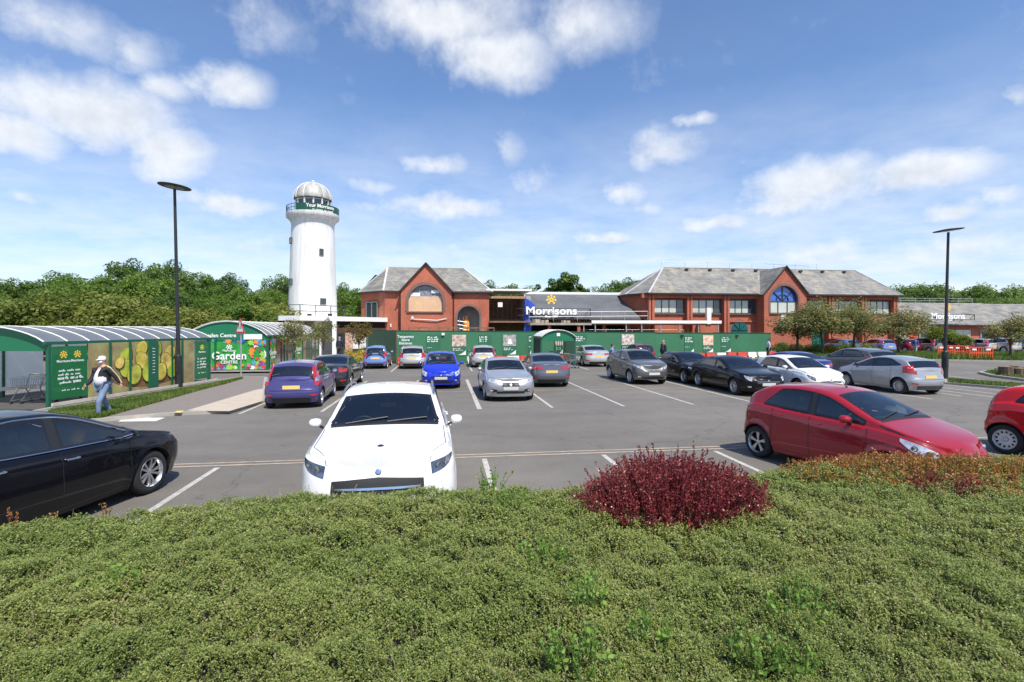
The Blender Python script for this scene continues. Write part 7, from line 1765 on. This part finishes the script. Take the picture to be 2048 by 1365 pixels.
# ================================================================ vegetation
GREENS = {
 'mid': [(.05, .10, .02), (.12, .215, .035), (.20, .31, .055), (.29, .38, .09)],
 'dark': [(.05, .10, .025), (.105, .185, .04), (.17, .265, .06), (.25, .34, .09)],
 'olive': [(.07, .11, .02), (.16, .205, .035), (.26, .295, .06), (.36, .36, .10)],
 'street': [(.11, .13, .04), (.22, .24, .08), (.34, .32, .13), (.46, .33, .18)],
 'autumn': [(.06, .06, .015), (.16, .14, .03), (.30, .20, .05), (.42, .24, .07)],
 'lime': [(.05, .08, .012), (.14, .19, .025), (.26, .31, .04), (.38, .40, .07)],
}
LM = {k: leafmat('leaf_' + k, v, .52, vary=.35) for k, v in GREENS.items()}
barkm = mat('bark', (.09, .075, .06), .95, nscale=5, namt=.4, bump=.6, bscale=14)
def crown_mesh(nm, seed, rx, rz_, nlob, nleaf, leaf, m, zc=0., flat=.0, fill=.5, up=.45):
    """leaf clumps over many overlapping lobes that themselves fill an uneven crown"""
    r = np.random.default_rng(seed); lobes = []
    for k in range(nlob):
        v = r.normal(size=3); v /= np.linalg.norm(v); q = r.random() ** .45 * .78
        c = np.array([v[0] * rx * q, v[1] * rx * q, v[2] * rz_ * q]); s = rx * r.uniform(.20, .40) * (1.05 - .4 * q); lobes.append((c, s, r.uniform(.75, 1.1)))
    per = np.array([l[1] ** 2 for l in lobes]); per = per / per.sum(); idx = r.choice(nlob, nleaf, p=per)
    C = np.array([l[0] for l in lobes])[idx]; S_ = np.array([l[1] for l in lobes])[idx]; ZS = np.array([l[2] for l in lobes])[idx]
    d = r.normal(size=(nleaf, 3)); d /= np.linalg.norm(d, axis=1)[:, None]; rad = S_ * (fill + (1.08 - fill) * r.random(nleaf) ** .5) * (1 + .18 * np.sin(d[:, 0] * 9 + idx) * np.sin(d[:, 2] * 8 + idx * 2))
    P = C + d * rad[:, None] * np.c_[np.ones(nleaf), np.ones(nleaf), ZS]; P[:, 2] += zc
    n = d * .7 + r.normal(size=(nleaf, 3)) * .55; n[:, 2] += up; n /= np.linalg.norm(n, axis=1)[:, None]
    a = np.cross(n, r.normal(size=(nleaf, 3))); a /= np.linalg.norm(a, axis=1)[:, None]; b = np.cross(n, a); s = leaf * r.uniform(.5, 1.25, nleaf)[:, None]
    V = np.stack([P - a * s * .5, P + b * s * .34 + a * s * .05, P + a * s * .55, P - b * s * .34 + a * s * .02], 1)
    V[:, 1] += n * s * .08; V[:, 3] += n * s * .08
    return fast_mesh(None, V.reshape(-1, 3), np.arange(nleaf * 4).reshape(nleaf, 4), m), [l[0] + np.array([0, 0, zc]) for l in lobes]
def trunk_mesh(nm, seed, h, r0, targets, base_branch=.35, m=barkm, n_b=8):
    r = random.Random(seed); mb = MB(); ph = r.uniform(0, 6)
    pts = [(.10 * h * .12 * math.sin(ph + k), .10 * h * .10 * math.cos(ph + 1.3 * k), h * k / 5) for k in range(6)]; mb.tube(pts, [r0 * 1.25, r0, r0 * .85, r0 * .68, r0 * .5, r0 * .3], 8)
    for tg in targets[:n_b]:
        f = r.uniform(base_branch, .8); k = f * 5; i = int(k); a = Vector(pts[i]).lerp(Vector(pts[min(5, i + 1)]), k - i); b = Vector(tg); mid_ = a.lerp(b, .5) + Vector((0, 0, .06 * h)); mb.tube([a, mid_, b], [r0 * .38, r0 * .24, r0 * .08], 5)
    o = mb.build(nm, m, None, smooth=True); me = o.data; bpy.data.objects.remove(o); return me
PROT = {}
def proto(kind):
    if kind in PROT: return PROT[kind]
    K = dict(
        big1=dict(seed=1, rx=4.6, rz_=4.9, nlob=46, nleaf=21000, leaf=.29, m='mid', zc=6.2, h=8.5, r0=.22),
        big2=dict(seed=2, rx=4.4, rz_=5.3, nlob=42, nleaf=21000, leaf=.29, m='dark', zc=6.2, h=8.5, r0=.22),
        big3=dict(seed=3, rx=5.0, rz_=4.4, nlob=50, nleaf=21000, leaf=.28, m='mid', zc=5.4, h=7.5, r0=.2),
        oak=dict(seed=4, rx=5.6, rz_=4.9, nlob=52, nleaf=19000, leaf=.40, m='dark', zc=6.0, h=8, r0=.3),
        tall=dict(seed=5, rx=2.6, rz_=5.2, nlob=36, nleaf=9000, leaf=.36, m='dark', zc=7.0, h=10, r0=.2),
        bushy=dict(seed=6, rx=3.6, rz_=2.9, nlob=40, nleaf=11000, leaf=.28, m='olive', zc=3.0, h=4, r0=.12),
        bushy2=dict(seed=16, rx=3.4, rz_=3.3, nlob=36, nleaf=10000, leaf=.30, m='mid', zc=3.3, h=4.5, r0=.12),
        street1=dict(seed=7, rx=2.4, rz_=1.75, nlob=40, nleaf=7000, leaf=.15, m='street', zc=3.25, h=4.2, r0=.085),
        street2=dict(seed=8, rx=2.5, rz_=1.85, nlob=44, nleaf=7600, leaf=.15, m='street', zc=3.3, h=4.4, r0=.085),
        thin1=dict(seed=9, rx=1.5, rz_=1.15, nlob=26, nleaf=2300, leaf=.13, m='street', zc=2.75, h=3.3, r0=.055),
        thin2=dict(seed=10, rx=1.25, rz_=1.1, nlob=20, nleaf=1900, leaf=.13, m='autumn', zc=2.6, h=3.1, r0=.055),
        lime=dict(seed=11, rx=1.9, rz_=1.2, nlob=34, nleaf=5200, leaf=.17, m='lime', zc=2.8, h=3.4, r0=.08),
    )[kind]
    me, lb = crown_mesh(kind, K['seed'], K['rx'], K['rz_'], K['nlob'], K['nleaf'], K['leaf'], LM[K['m']], K['zc']); tr = trunk_mesh('trunk', K['seed'], K['h'], K['r0'], [tuple(l) for l in lb], n_b=14)
    PROT[kind] = (me, tr, K['zc'] + K['rz_']); return PROT[kind]
def tree(kind, x, y, H, label, group, name='tree', z=0, wide=1.0, rot=None, m=None):
    me, tr, h0 = proto(kind); s = H / h0; t = thing(name, label, 'tree', (x, y, z), random.uniform(0, 6.28) if rot is None else rot, group); t.scale = (s * wide, s * wide, s)
    link('crown', me, t); link('trunk', tr, t); return t
# the wood behind the left part: tops read off the skyline
GT = 'trees of the belt behind the shelters'
sky_l = [(-60, 548, 62, 'big3'), (25, 548, 60, 'big1'), (72, 556, 66, 'big2'), (135, 535, 64, 'big1'), (190, 545, 58, 'big3'), (255, 512, 62, 'big2'), (300, 540, 56, 'big1'), (335, 515, 60, 'big2'), (378, 535, 64, 'big1'), (415, 566, 60, 'big3'), (455, 542, 68, 'big2'),
         (500, 568, 60, 'big1'), (535, 572, 66, 'big3'), (566, 545, 70, 'big2'), (610, 566, 66, 'big1'), (680, 562, 70, 'big2'), (705, 572, 64, 'big3'), (735, 575, 72, 'big1'), (90, 575, 50, 'big3'), (-20, 580, 50, 'big1'), (440, 590, 52, 'big3'), (520, 600, 54, 'big1'), (350, 575, 50, 'big2')]
DS = ['tall bright green tree rising over the shelter roof', 'darker green tree in the belt, its crown touching its neighbours', 'broad green tree filling a dip in the skyline']
place_words = {}
def where(px):
    for lim, w in ((0, 'at the far left edge'), (60, 'left of the grey house roof'), (110, 'above the left shelter gable'), (170, 'above the left end of the shelter'), (230, 'above the shelter middle'), (290, 'left of the lamp post'), (330, 'just left of the lamp post'), (365, 'directly behind the lamp post'), (430, 'just right of the lamp post'), (480, 'above the garden kiosk gable'),
                   (530, 'between the road sign and lighthouse'), (600, 'touching the lighthouse on its left'), (660, 'hidden behind the lighthouse'), (720, 'between the lighthouse and the brick block'), (9999, 'behind the left brick block')):
        if px <= lim: return w
for i, (px, py, d, k) in enumerate(sky_l):
    x, y = PX(px, d); tree(k, x, y, ZD(py, d) * 1.03, '%s green tree %s, %s' % ('dark' if k == 'big2' else ('broad' if k == 'big3' else 'tall mid'), where(px), 'nearer row' if d < 57 else 'back row'), GT, 'woodland_tree')
for i, (px, py, d) in enumerate([(-30, 610, 40), (45, 612, 42), (120, 598, 43), (185, 590, 44), (245, 605, 43), (300, 622, 42), (480, 612, 46), (545, 606, 48), (395, 628, 44), (705, 600, 58)]):
    x, y = PX(px, d); tree('bushy' if i % 3 else 'bushy2', x, y, ZD(py, d) * (1.05 if i % 2 else 1.2), 'olive bushy tree in front of the belt, %s' % where(px), 'olive bushy trees before the belt', 'bushy_tree', wide=1.15)
for i, (px, py, d, k, w) in enumerate([(975, 557, 92, 'big2', 'right above the eaves of the left brick block'), (1010, 566, 95, 'big3', 'broad, over the timber link'), (1045, 562, 96, 'big1', 'left of the two pointed trees'), (1096, 550, 92, 'tall', 'slender one of the pointed pair'), (1133, 536, 90, 'tall', 'taller and wider of the pointed pair'),
        (1150, 560, 93, 'tall', 'low shoulder right of the pointed pair'), (1228, 556, 92, 'big3', 'behind the left hip of the long brick block'), (1262, 552, 94, 'big2', 'touching the left hip of the long brick block')]):
    x, y = PX(px, d); tree(k, x, y, ZD(py, d) * 1.03, 'dark green tree beyond the hall roof, %s' % w, 'trees beyond the hall roof', 'woodland_tree', wide=.95 if k != 'tall' else 1.25)
for i, (px, py, d, w) in enumerate([(1785, 575, 150, 'touching the right hip of the brick block'), (1825, 566, 150, 'left of the big round crown'), (1860, 564, 145, 'big round crown left of the lamp post'), (1905, 580, 150, 'in the dip behind the lamp post'), (1945, 578, 150, 'above the small store sign'), (1985, 565, 145, 'round crown over the shop ridge end'), (2040, 574, 150, 'at the right edge of the view'), (2085, 570, 150, 'just past the right edge'), (1960, 592, 120, 'low pale one close behind the shop ridge'), (2025, 594, 120, 'low bush-like one behind the shop ridge'), (1800, 590, 125, 'low one behind the gutter corner')]):
    x, y = PX(px, d); tree('oak', x, y, ZD(py, d) * 1.03, 'rounded oak beyond the far shop roof, %s' % w, 'oaks beyond the far shop roof', 'oak_tree', wide=1.1)
# small street trees
GS = 'small trees in front of the long brick block'
for px, d, py, k, w in ((1594, 47, 611, 'street1', 'leftmost, right of the white notice'), (1643, 46, 600, 'street2', 'second from the left'), (1709, 46, 603, 'street2', 'third from the left'), (1797, 47, 616, 'street1', 'rightmost, by the brick block corner')):
    x, y = PX(px, d); tree(k, x, y, ZD(py, d), 'small grey-green tree in the planting bed, %s' % w, GS, 'street_tree', z=.1, wide=1.38)
x, y = PX(2020, 42); tree('street1', x, y, ZD(628, 42), 'small tree at the right edge beyond the cut logs', None, 'street_tree', z=.1, wide=1.3)
for px, d, py, w in ((1885, 50, 650, 'left lime-green tree touching the lamp post'), (1925, 51, 668, 'right lime-green tree below the small store sign')):
    x, y = PX(px, d); tree('lime', x, y, ZD(py, d), w, 'lime-green trees below the small store sign', 'street_tree', wide=1.15)
for px, d, py, k, w in ((589, 31.5, 633, 'thin1', 'thin young tree in front of the kiosk side, left of the lighthouse foot'), (648, 36, 636, 'thin1', 'thin young tree in front of the lighthouse foot'), (718, 38, 638, 'thin2', 'orange-tinged young tree in front of the plain short hoarding')):
    x, y = PX(px, d); tree(k, x, y, ZD(py, d), w, 'thin young trees near the entrance', 'street_tree')

# ---------------------------------------------------------------- shrubs
def shrub(x, y, z, r, h, m, n, leaf, label, name='shrub', seed=0, group=None):
    me, lb = crown_mesh(name, seed, r, h, 22, n, leaf, m, 0); t = thing(name, label, 'shrub', (x, y, z), 0, group); link('foliage', me, t)
    mb = MB()
    for l in lb[:8]: mb.tube([(0, 0, -h * .5), tuple(np.array(l) * [.5, .5, .2]), tuple(l)], [.025, .015, .006], 5)
    mb.build('stem', barkm, t); return t
yel = leafmat('leaf_yellow', [(.12, .09, .01), (.35, .26, .02), (.60, .46, .05), (.72, .60, .12)], .35)
for i, (px, py, r, h, m, lb) in enumerate([(1560, 708, 1.3, .75, LM['dark'], 'dark shrub at the left end of the planting bed'), (1592, 710, 1.4, .8, LM['street'], 'dull green shrub under the leftmost small tree'), (1628, 711, 1.4, .75, LM['dark'], 'dark green shrub under the second small tree'), (1664, 713, 1.1, .75, yel, 'yellow shrub in the planting bed'), (1700, 710, 1.3, .8, LM['mid'], 'mid green shrub under the third small tree'), (1738, 709, 1.3, .7, LM['olive'], 'olive shrub behind the slate grey crossover')]):
    x, y = G(px, py); shrub(x, y, .5, r, h, m, 2600, .12, lb, 'shrub', 30 + i, 'shrubs in the planting bed')
x, y = G(712, 735); shrub(x, y, .55, 1.1, .8, yel, 2600, .11, 'yellow shrub left of the light blue hatchback', 'shrub', 41)
x, y = G(738, 728); shrub(x, y, .5, .9, .7, LM['autumn'], 1800, .10, 'golden shrub partly behind the light blue hatchback', 'shrub', 42)

# ---------------------------------------------------------------- the clipped hedge in the foreground
hedge_leaf = leafmat('hedge_leaf', [(.045, .078, .018), (.118, .178, .038), (.20, .265, .062), (.285, .335, .088), (.36, .345, .12), (.33, .22, .11)], .3, .45, 0., .55)
def vnoise(x, y, s, seed):
    """smooth value noise on arrays"""
    x = x * s; y = y * s; xi = np.floor(x).astype(int); yi = np.floor(y).astype(int); fx = x - xi; fy = y - yi; fx = fx * fx * (3 - 2 * fx); fy = fy * fy * (3 - 2 * fy)
    def h(a, b): v = (a * 374761393 + b * 668265263 + seed * 974634777) & 0xffffffff; v = ((v ^ (v >> 13)) * 1274126177) & 0xffffffff; return ((v ^ (v >> 16)) & 0xffff) / 65535.
    return (h(xi, yi) * (1 - fx) + h(xi + 1, yi) * fx) * (1 - fy) + (h(xi, yi + 1) * (1 - fx) + h(xi + 1, yi + 1) * fx) * fy
EX = np.array([-9, -5.5, -4.13, -3.2, -2.2, -1.0, 0, 1.2, 2.3, 3.0, 3.95, 6.2, 10]); EY = np.array([3.4, 3.8, 4.13, 4.5, 4.9, 5.0, 5.05, 5.15, 5.5, 5.8, 6.0, 6.25, 6.6])   # far edge in camera-plan metres
ZT = 1.05
def edge(xc): return np.interp(xc, EX, EY)
def hedge_z(xc, d):
    e = edge(xc) - d                      # distance in from the far edge
    z = ZT + .07 * (vnoise(xc, d, 1.1, 3) - .5) + .05 * (vnoise(xc, d, 3.1, 5) - .5) + .035 * (vnoise(xc, d, 8, 9) - .5)
    return z - .22 * np.clip(1 - e / .35, 0, 1) ** 2 - .04 * np.clip(e - 2.2, 0, 9)
def hedge():
    r = np.random.default_rng(5); t = thing('hedge', 'wide clipped green hedge with tiny leaves filling the foreground', 'hedge', (0, 0, 0), 0)
    # woody core so nothing shows through
    nx, ny = 130, 44; xs_ = np.linspace(-7.5, 9.5, nx); V = []
    for j in range(ny):
        k = j / (ny - 1)
        for i in range(nx):
            e = edge(xs_[i]); d = .9 + (e - .9) * min(1, k / .86); z = float(hedge_z(np.array([xs_[i]]), np.array([d]))[0]) - .075 if k <= .86 else None
            if z is None: q = (k - .86) / .14; z = (float(hedge_z(np.array([xs_[i]]), np.array([e]))[0]) - .075) * (1 - q) + 0.0 * q; d = e - .02 - .05 * q
            V.append((*C2W(xs_[i], d), z))
    Fq = np.array([(j * nx + i, j * nx + i + 1, (j + 1) * nx + i + 1, (j + 1) * nx + i) for j in range(ny - 1) for i in range(nx - 1)])
    fast_mesh('branch_core', np.array(V), Fq, mat('hedge_core', (.022, .026, .012), .95, nscale=30, namt=.6), t, True)
    # sprigs: each carries a fan of small leaves
    def sprigs(n, dlo, dhi, leaf, nl, hgt):
        d = dlo + (dhi - dlo) * r.random(n * 3); lim = d * 1.12 + .3; wide = nl == 6; xc = (r.random(n * 3) * 2 - 1) * (lim + 3.2 if wide else lim); e = edge(xc); ok = (d < e) & ((abs(xc) > lim) | (d < 1.55) if wide else True) & (xc < 9.3) & (xc > -7.3) ; d, xc, e = d[ok][:n], xc[ok][:n], e[ok][:n]; n = len(d)
        clump = vnoise(xc, d, 7, 21) * .6 + vnoise(xc, d, 16, 22) * .4; keep = r.random(n) < .25 + 1.3 * clump; d, xc, clump = d[keep], xc[keep], clump[keep]; n = len(d)
        z = hedge_z(xc, d) + (clump - .55) * hgt - .03 * r.random(n) ** 2
        return d, xc, z, n
    out_ = []
    for (n, a, b, leaf, nl, hg) in ((70000, 1.55, 2.6, .0086, 9, .13), (56000, 2.6, 3.6, .0110, 8, .12), (52000, 3.6, 5.0, .0145, 7, .12), (24000, 5.0, 6.8, .018, 7, .12), (34000, .95, 6.5, .024, 6, .13)):
        d, xc, z, n = sprigs(n, a, b, leaf, nl, hg); ax = r.normal(size=(n, 3)) * .55; ax[:, 2] = 1; ax /= np.linalg.norm(ax, axis=1)[:, None]
        X, Y = C2W(xc, d); B = np.c_[X, Y, z]
        for k in range(nl):
            tt = k / nl; P = B + ax * (leaf * 4.2 * (tt - .35))[..., None] if np.ndim(tt) else B + ax * (leaf * 4.2 * (tt - .35))
            th = r.random(n) * 6.283; sd = np.c_[np.cos(th), np.sin(th), .35 * r.random(n) + .25]; sd /= np.linalg.norm(sd, axis=1)[:, None]
            nr = np.cross(sd, r.normal(size=(n, 3)) * .4 + [0, 0, 1]); nr /= np.linalg.norm(nr, axis=1)[:, None]; s = leaf * r.uniform(.6, 1.25, n)[:, None]
            out_.append(np.stack([P, P + sd * s * .55 + nr * s * .36, P + sd * s * 1.15, P + sd * s * .55 - nr * s * .36], 1))
    # the far face of the hedge, seen from a step to the side
    n = 14000; xc = r.uniform(-7, 9, n); e = edge(xc); z = r.random(n) * .95; X, Y = C2W(xc, e + .03 * r.random(n) - .02); P = np.c_[X, Y, z]; a = r.normal(size=(n, 3)); a /= np.linalg.norm(a, axis=1)[:, None]; b = np.cross(a, r.normal(size=(n, 3))); b /= np.linalg.norm(b, axis=1)[:, None]
    out_.append(np.stack([P, P + a * .02 + b * .014, P + a * .045, P + a * .02 - b * .014], 1))
    V = np.concatenate(out_).reshape(-1, 3); fast_mesh('leaves', V, np.arange(len(V)).reshape(-1, 4), hedge_leaf, t)
    # pale and reddish shoot tips standing proud, as bent ribbons with leaves
    tips = []
    n = 2600; d = 1.7 + 5 * r.random(n); xc = (r.random(n) * 2 - 1) * (d * 1.05); ok = d < edge(xc) - .02; d, xc = d[ok], xc[ok]; n = len(d); z = hedge_z(xc, d) - .02; X, Y = C2W(xc, d); B = np.c_[X, Y, z]; L_ = r.uniform(.04, .12, n); ax = r.normal(size=(n, 3)) * .5; ax[:, 2] = 1; ax /= np.linalg.norm(ax, axis=1)[:, None]
    w = np.c_[np.ones(n), np.zeros(n), np.zeros(n)] * .0016; tips.append(np.stack([B - w, B + w, B + ax * L_[:, None] + w * .4, B + ax * L_[:, None] - w * .4], 1))
    for k in range(7):
        P = B + ax * (L_ * (.2 + .8 * k / 6))[:, None]; th = r.random(n) * 6.283; sd = np.c_[np.cos(th), np.sin(th), .6 * np.ones(n)]; nr = np.c_[-np.sin(th), np.cos(th), np.zeros(n)]; s = (.011 + .002 * d)[:, None] * .8
        tips.append(np.stack([P, P + sd * s * .5 + nr * s * .3, P + sd * s, P + sd * s * .5 - nr * s * .3], 1))
    V = np.concatenate(tips).reshape(-1, 3); fast_mesh('shoot_tips', V, np.arange(len(V)).reshape(-1, 4), leafmat('shoot_leaf', [(.13, .15, .04), (.26, .27, .10), (.36, .34, .16), (.36, .20, .12)], .35), t)
hedge()

def stem_shrub(pxc, d0, wid, dep, zb, zt, nst, m, label, leaf, name, seed, dens=26, stemm=None, lean=.25, mound=False):
    """many upright arching stems clothed in small leaves; xc, d in camera-plan metres"""
    r = np.random.default_rng(seed); xc0 = (pxc - 1024) / F * d0; t = thing(name, label, 'shrub', (0, 0, 0)); st = MB(); out_ = []
    for i in range(nst):
        a = r.random() * 6.283; q = math.sqrt(r.random()); x = xc0 + math.cos(a) * q * wid; d = d0 + math.sin(a) * q * dep; h = (zt - zb) * r.uniform(.55, .82 if r.random() < .95 else .98) * (math.sqrt(max(.12, 1 - .85 * q * q)) if mound else (1 - .35 * q * q))
        base = Vector((*C2W(x * .97 + xc0 * .03, d), zb)); ln = Vector((*[v * lean * h * r.uniform(.2, 1.2) for v in (math.cos(a) * q + r.normal() * .3, math.sin(a) * q + r.normal() * .3)], 0)); tip = base + ln + Vector((0, 0, h)); mid_ = base.lerp(tip, .5) - ln * .12
        st.tube([base, mid_, tip], [.004, .003, .0012], 4, cap=False); k = int(dens * h / .4); tt = r.random(k) ** .8
        P = np.array([[*((base.lerp(mid_, u * 2)) if u < .5 else mid_.lerp(tip, u * 2 - 1))] for u in tt]) if k else np.zeros((0, 3))
        if k: out_.append(P)
    P = np.concatenate(out_); n = len(P); sd = r.normal(size=(n, 3)); sd[:, 2] += .5; sd /= np.linalg.norm(sd, axis=1)[:, None]; nr = np.cross(sd, r.normal(size=(n, 3))); nr /= np.linalg.norm(nr, axis=1)[:, None]; s = leaf * r.uniform(.5, 1.2, n)[:, None]
    V = np.stack([P, P + sd * s * .55 + nr * s * .33, P + sd * s, P + sd * s * .55 - nr * s * .33], 1).reshape(-1, 3)
    fast_mesh('leaves', V, np.arange(n * 4).reshape(n, 4), m, t); st.build('stems', stemm or mat('red_stem', (.16, .05, .04), .8), t); return t
berb = leafmat('barberry_leaf', [(.06, .008, .014), (.16, .018, .028), (.29, .045, .05), (.48, .18, .16)], .3, .3)
redtip = leafmat('red_tip_leaf', [(.14, .16, .03), (.34, .26, .06), (.50, .20, .06), (.52, .12, .05)], .4, .4)
stem_shrub(1352, 4.4, .76, .46, .84, 1.64, 1500, berb, 'large purple-red barberry growing out of the hedge', .021, 'barberry', 51, 66, None, .45, True)
stem_shrub(1235, 4.35, .36, .30, .90, 1.38, 200, berb, 'left-hand smaller lobe of purple barberry beside the large one', .018, 'barberry', 52, 55, None, .6, True)
stem_shrub(1890, 4.9, .36, .25, .92, 1.26, 120, berb, 'small purple barberry patch at the right under the red hatchback', .02, 'barberry', 53, 50)
stem_shrub(1880, 5.45, 1.7, .58, .86, 1.27, 2300, redtip, 'orange-red tipped shrub along the hedge top in front of the red hatchback', .026, 'red_tipped_shrub', 54, 34)
stem_shrub(2120, 5.0, 1.2, .6, .86, 1.24, 800, redtip, 'orange-red tipped shrub at the right edge of the hedge', .026, 'red_tipped_shrub', 55, 34)
weed = leafmat('weed_leaf', [(.08, .16, .02), (.15, .28, .04), (.25, .40, .07), (.34, .44, .10)], .4)
for i, (px, d, w, zt, nst, lb) in enumerate([(980, 4.85, .10, 1.22, 14, 'leafy green weed standing above the hedge right of the white car'), (1020, 4.4, .16, 1.12, 26, 'bright green weed clump left of the barberry'), (1085, 3.35, .12, 1.16, 22, 'yellow-green weed clump in the middle of the hedge'),
        (1180, 2.75, .06, 1.24, 12, 'tall upright green weed near the bottom centre'), (1165, 2.35, .16, 1.14, 26, 'bright weed at the foot of the tall upright one'), (1600, 2.7, .14, 1.18, 20, 'feathery green weed in the lower right of the hedge'), (1540, 2.35, .18, 1.12, 26, 'pale green weed near the bottom right'), (1300, 2.5, .08, 1.13, 12, 'small green weed right of the tall upright one'), (235, 3.0, .12, 1.12, 18, 'yellow-green weed in the left part of the hedge'), (1250, 4.95, .12, 1.22, 10, 'green weed behind the left lobe of barberry')]):
    stem_shrub(px, d, w, w * .8, .96, zt + .10, int(nst * 1.5), weed, lb, .03, 'weed', 70 + i, 34, mat('green_stem', (.12, .18, .05), .8), .5)
for i, (px, d, lb) in enumerate(((22, 4.05, 'leftmost reddish shoot standing above the hedge before the black car'), (105, 4.15, 'second reddish shoot before the black car'), (215, 4.35, 'small reddish shoot at the rear of the black car shadow'))):
    stem_shrub(px, d, .025, .03, .92, 1.24 - .04 * i, 4, redtip, lb, .02, 'shoot', 90 + i, 60, None, .2)
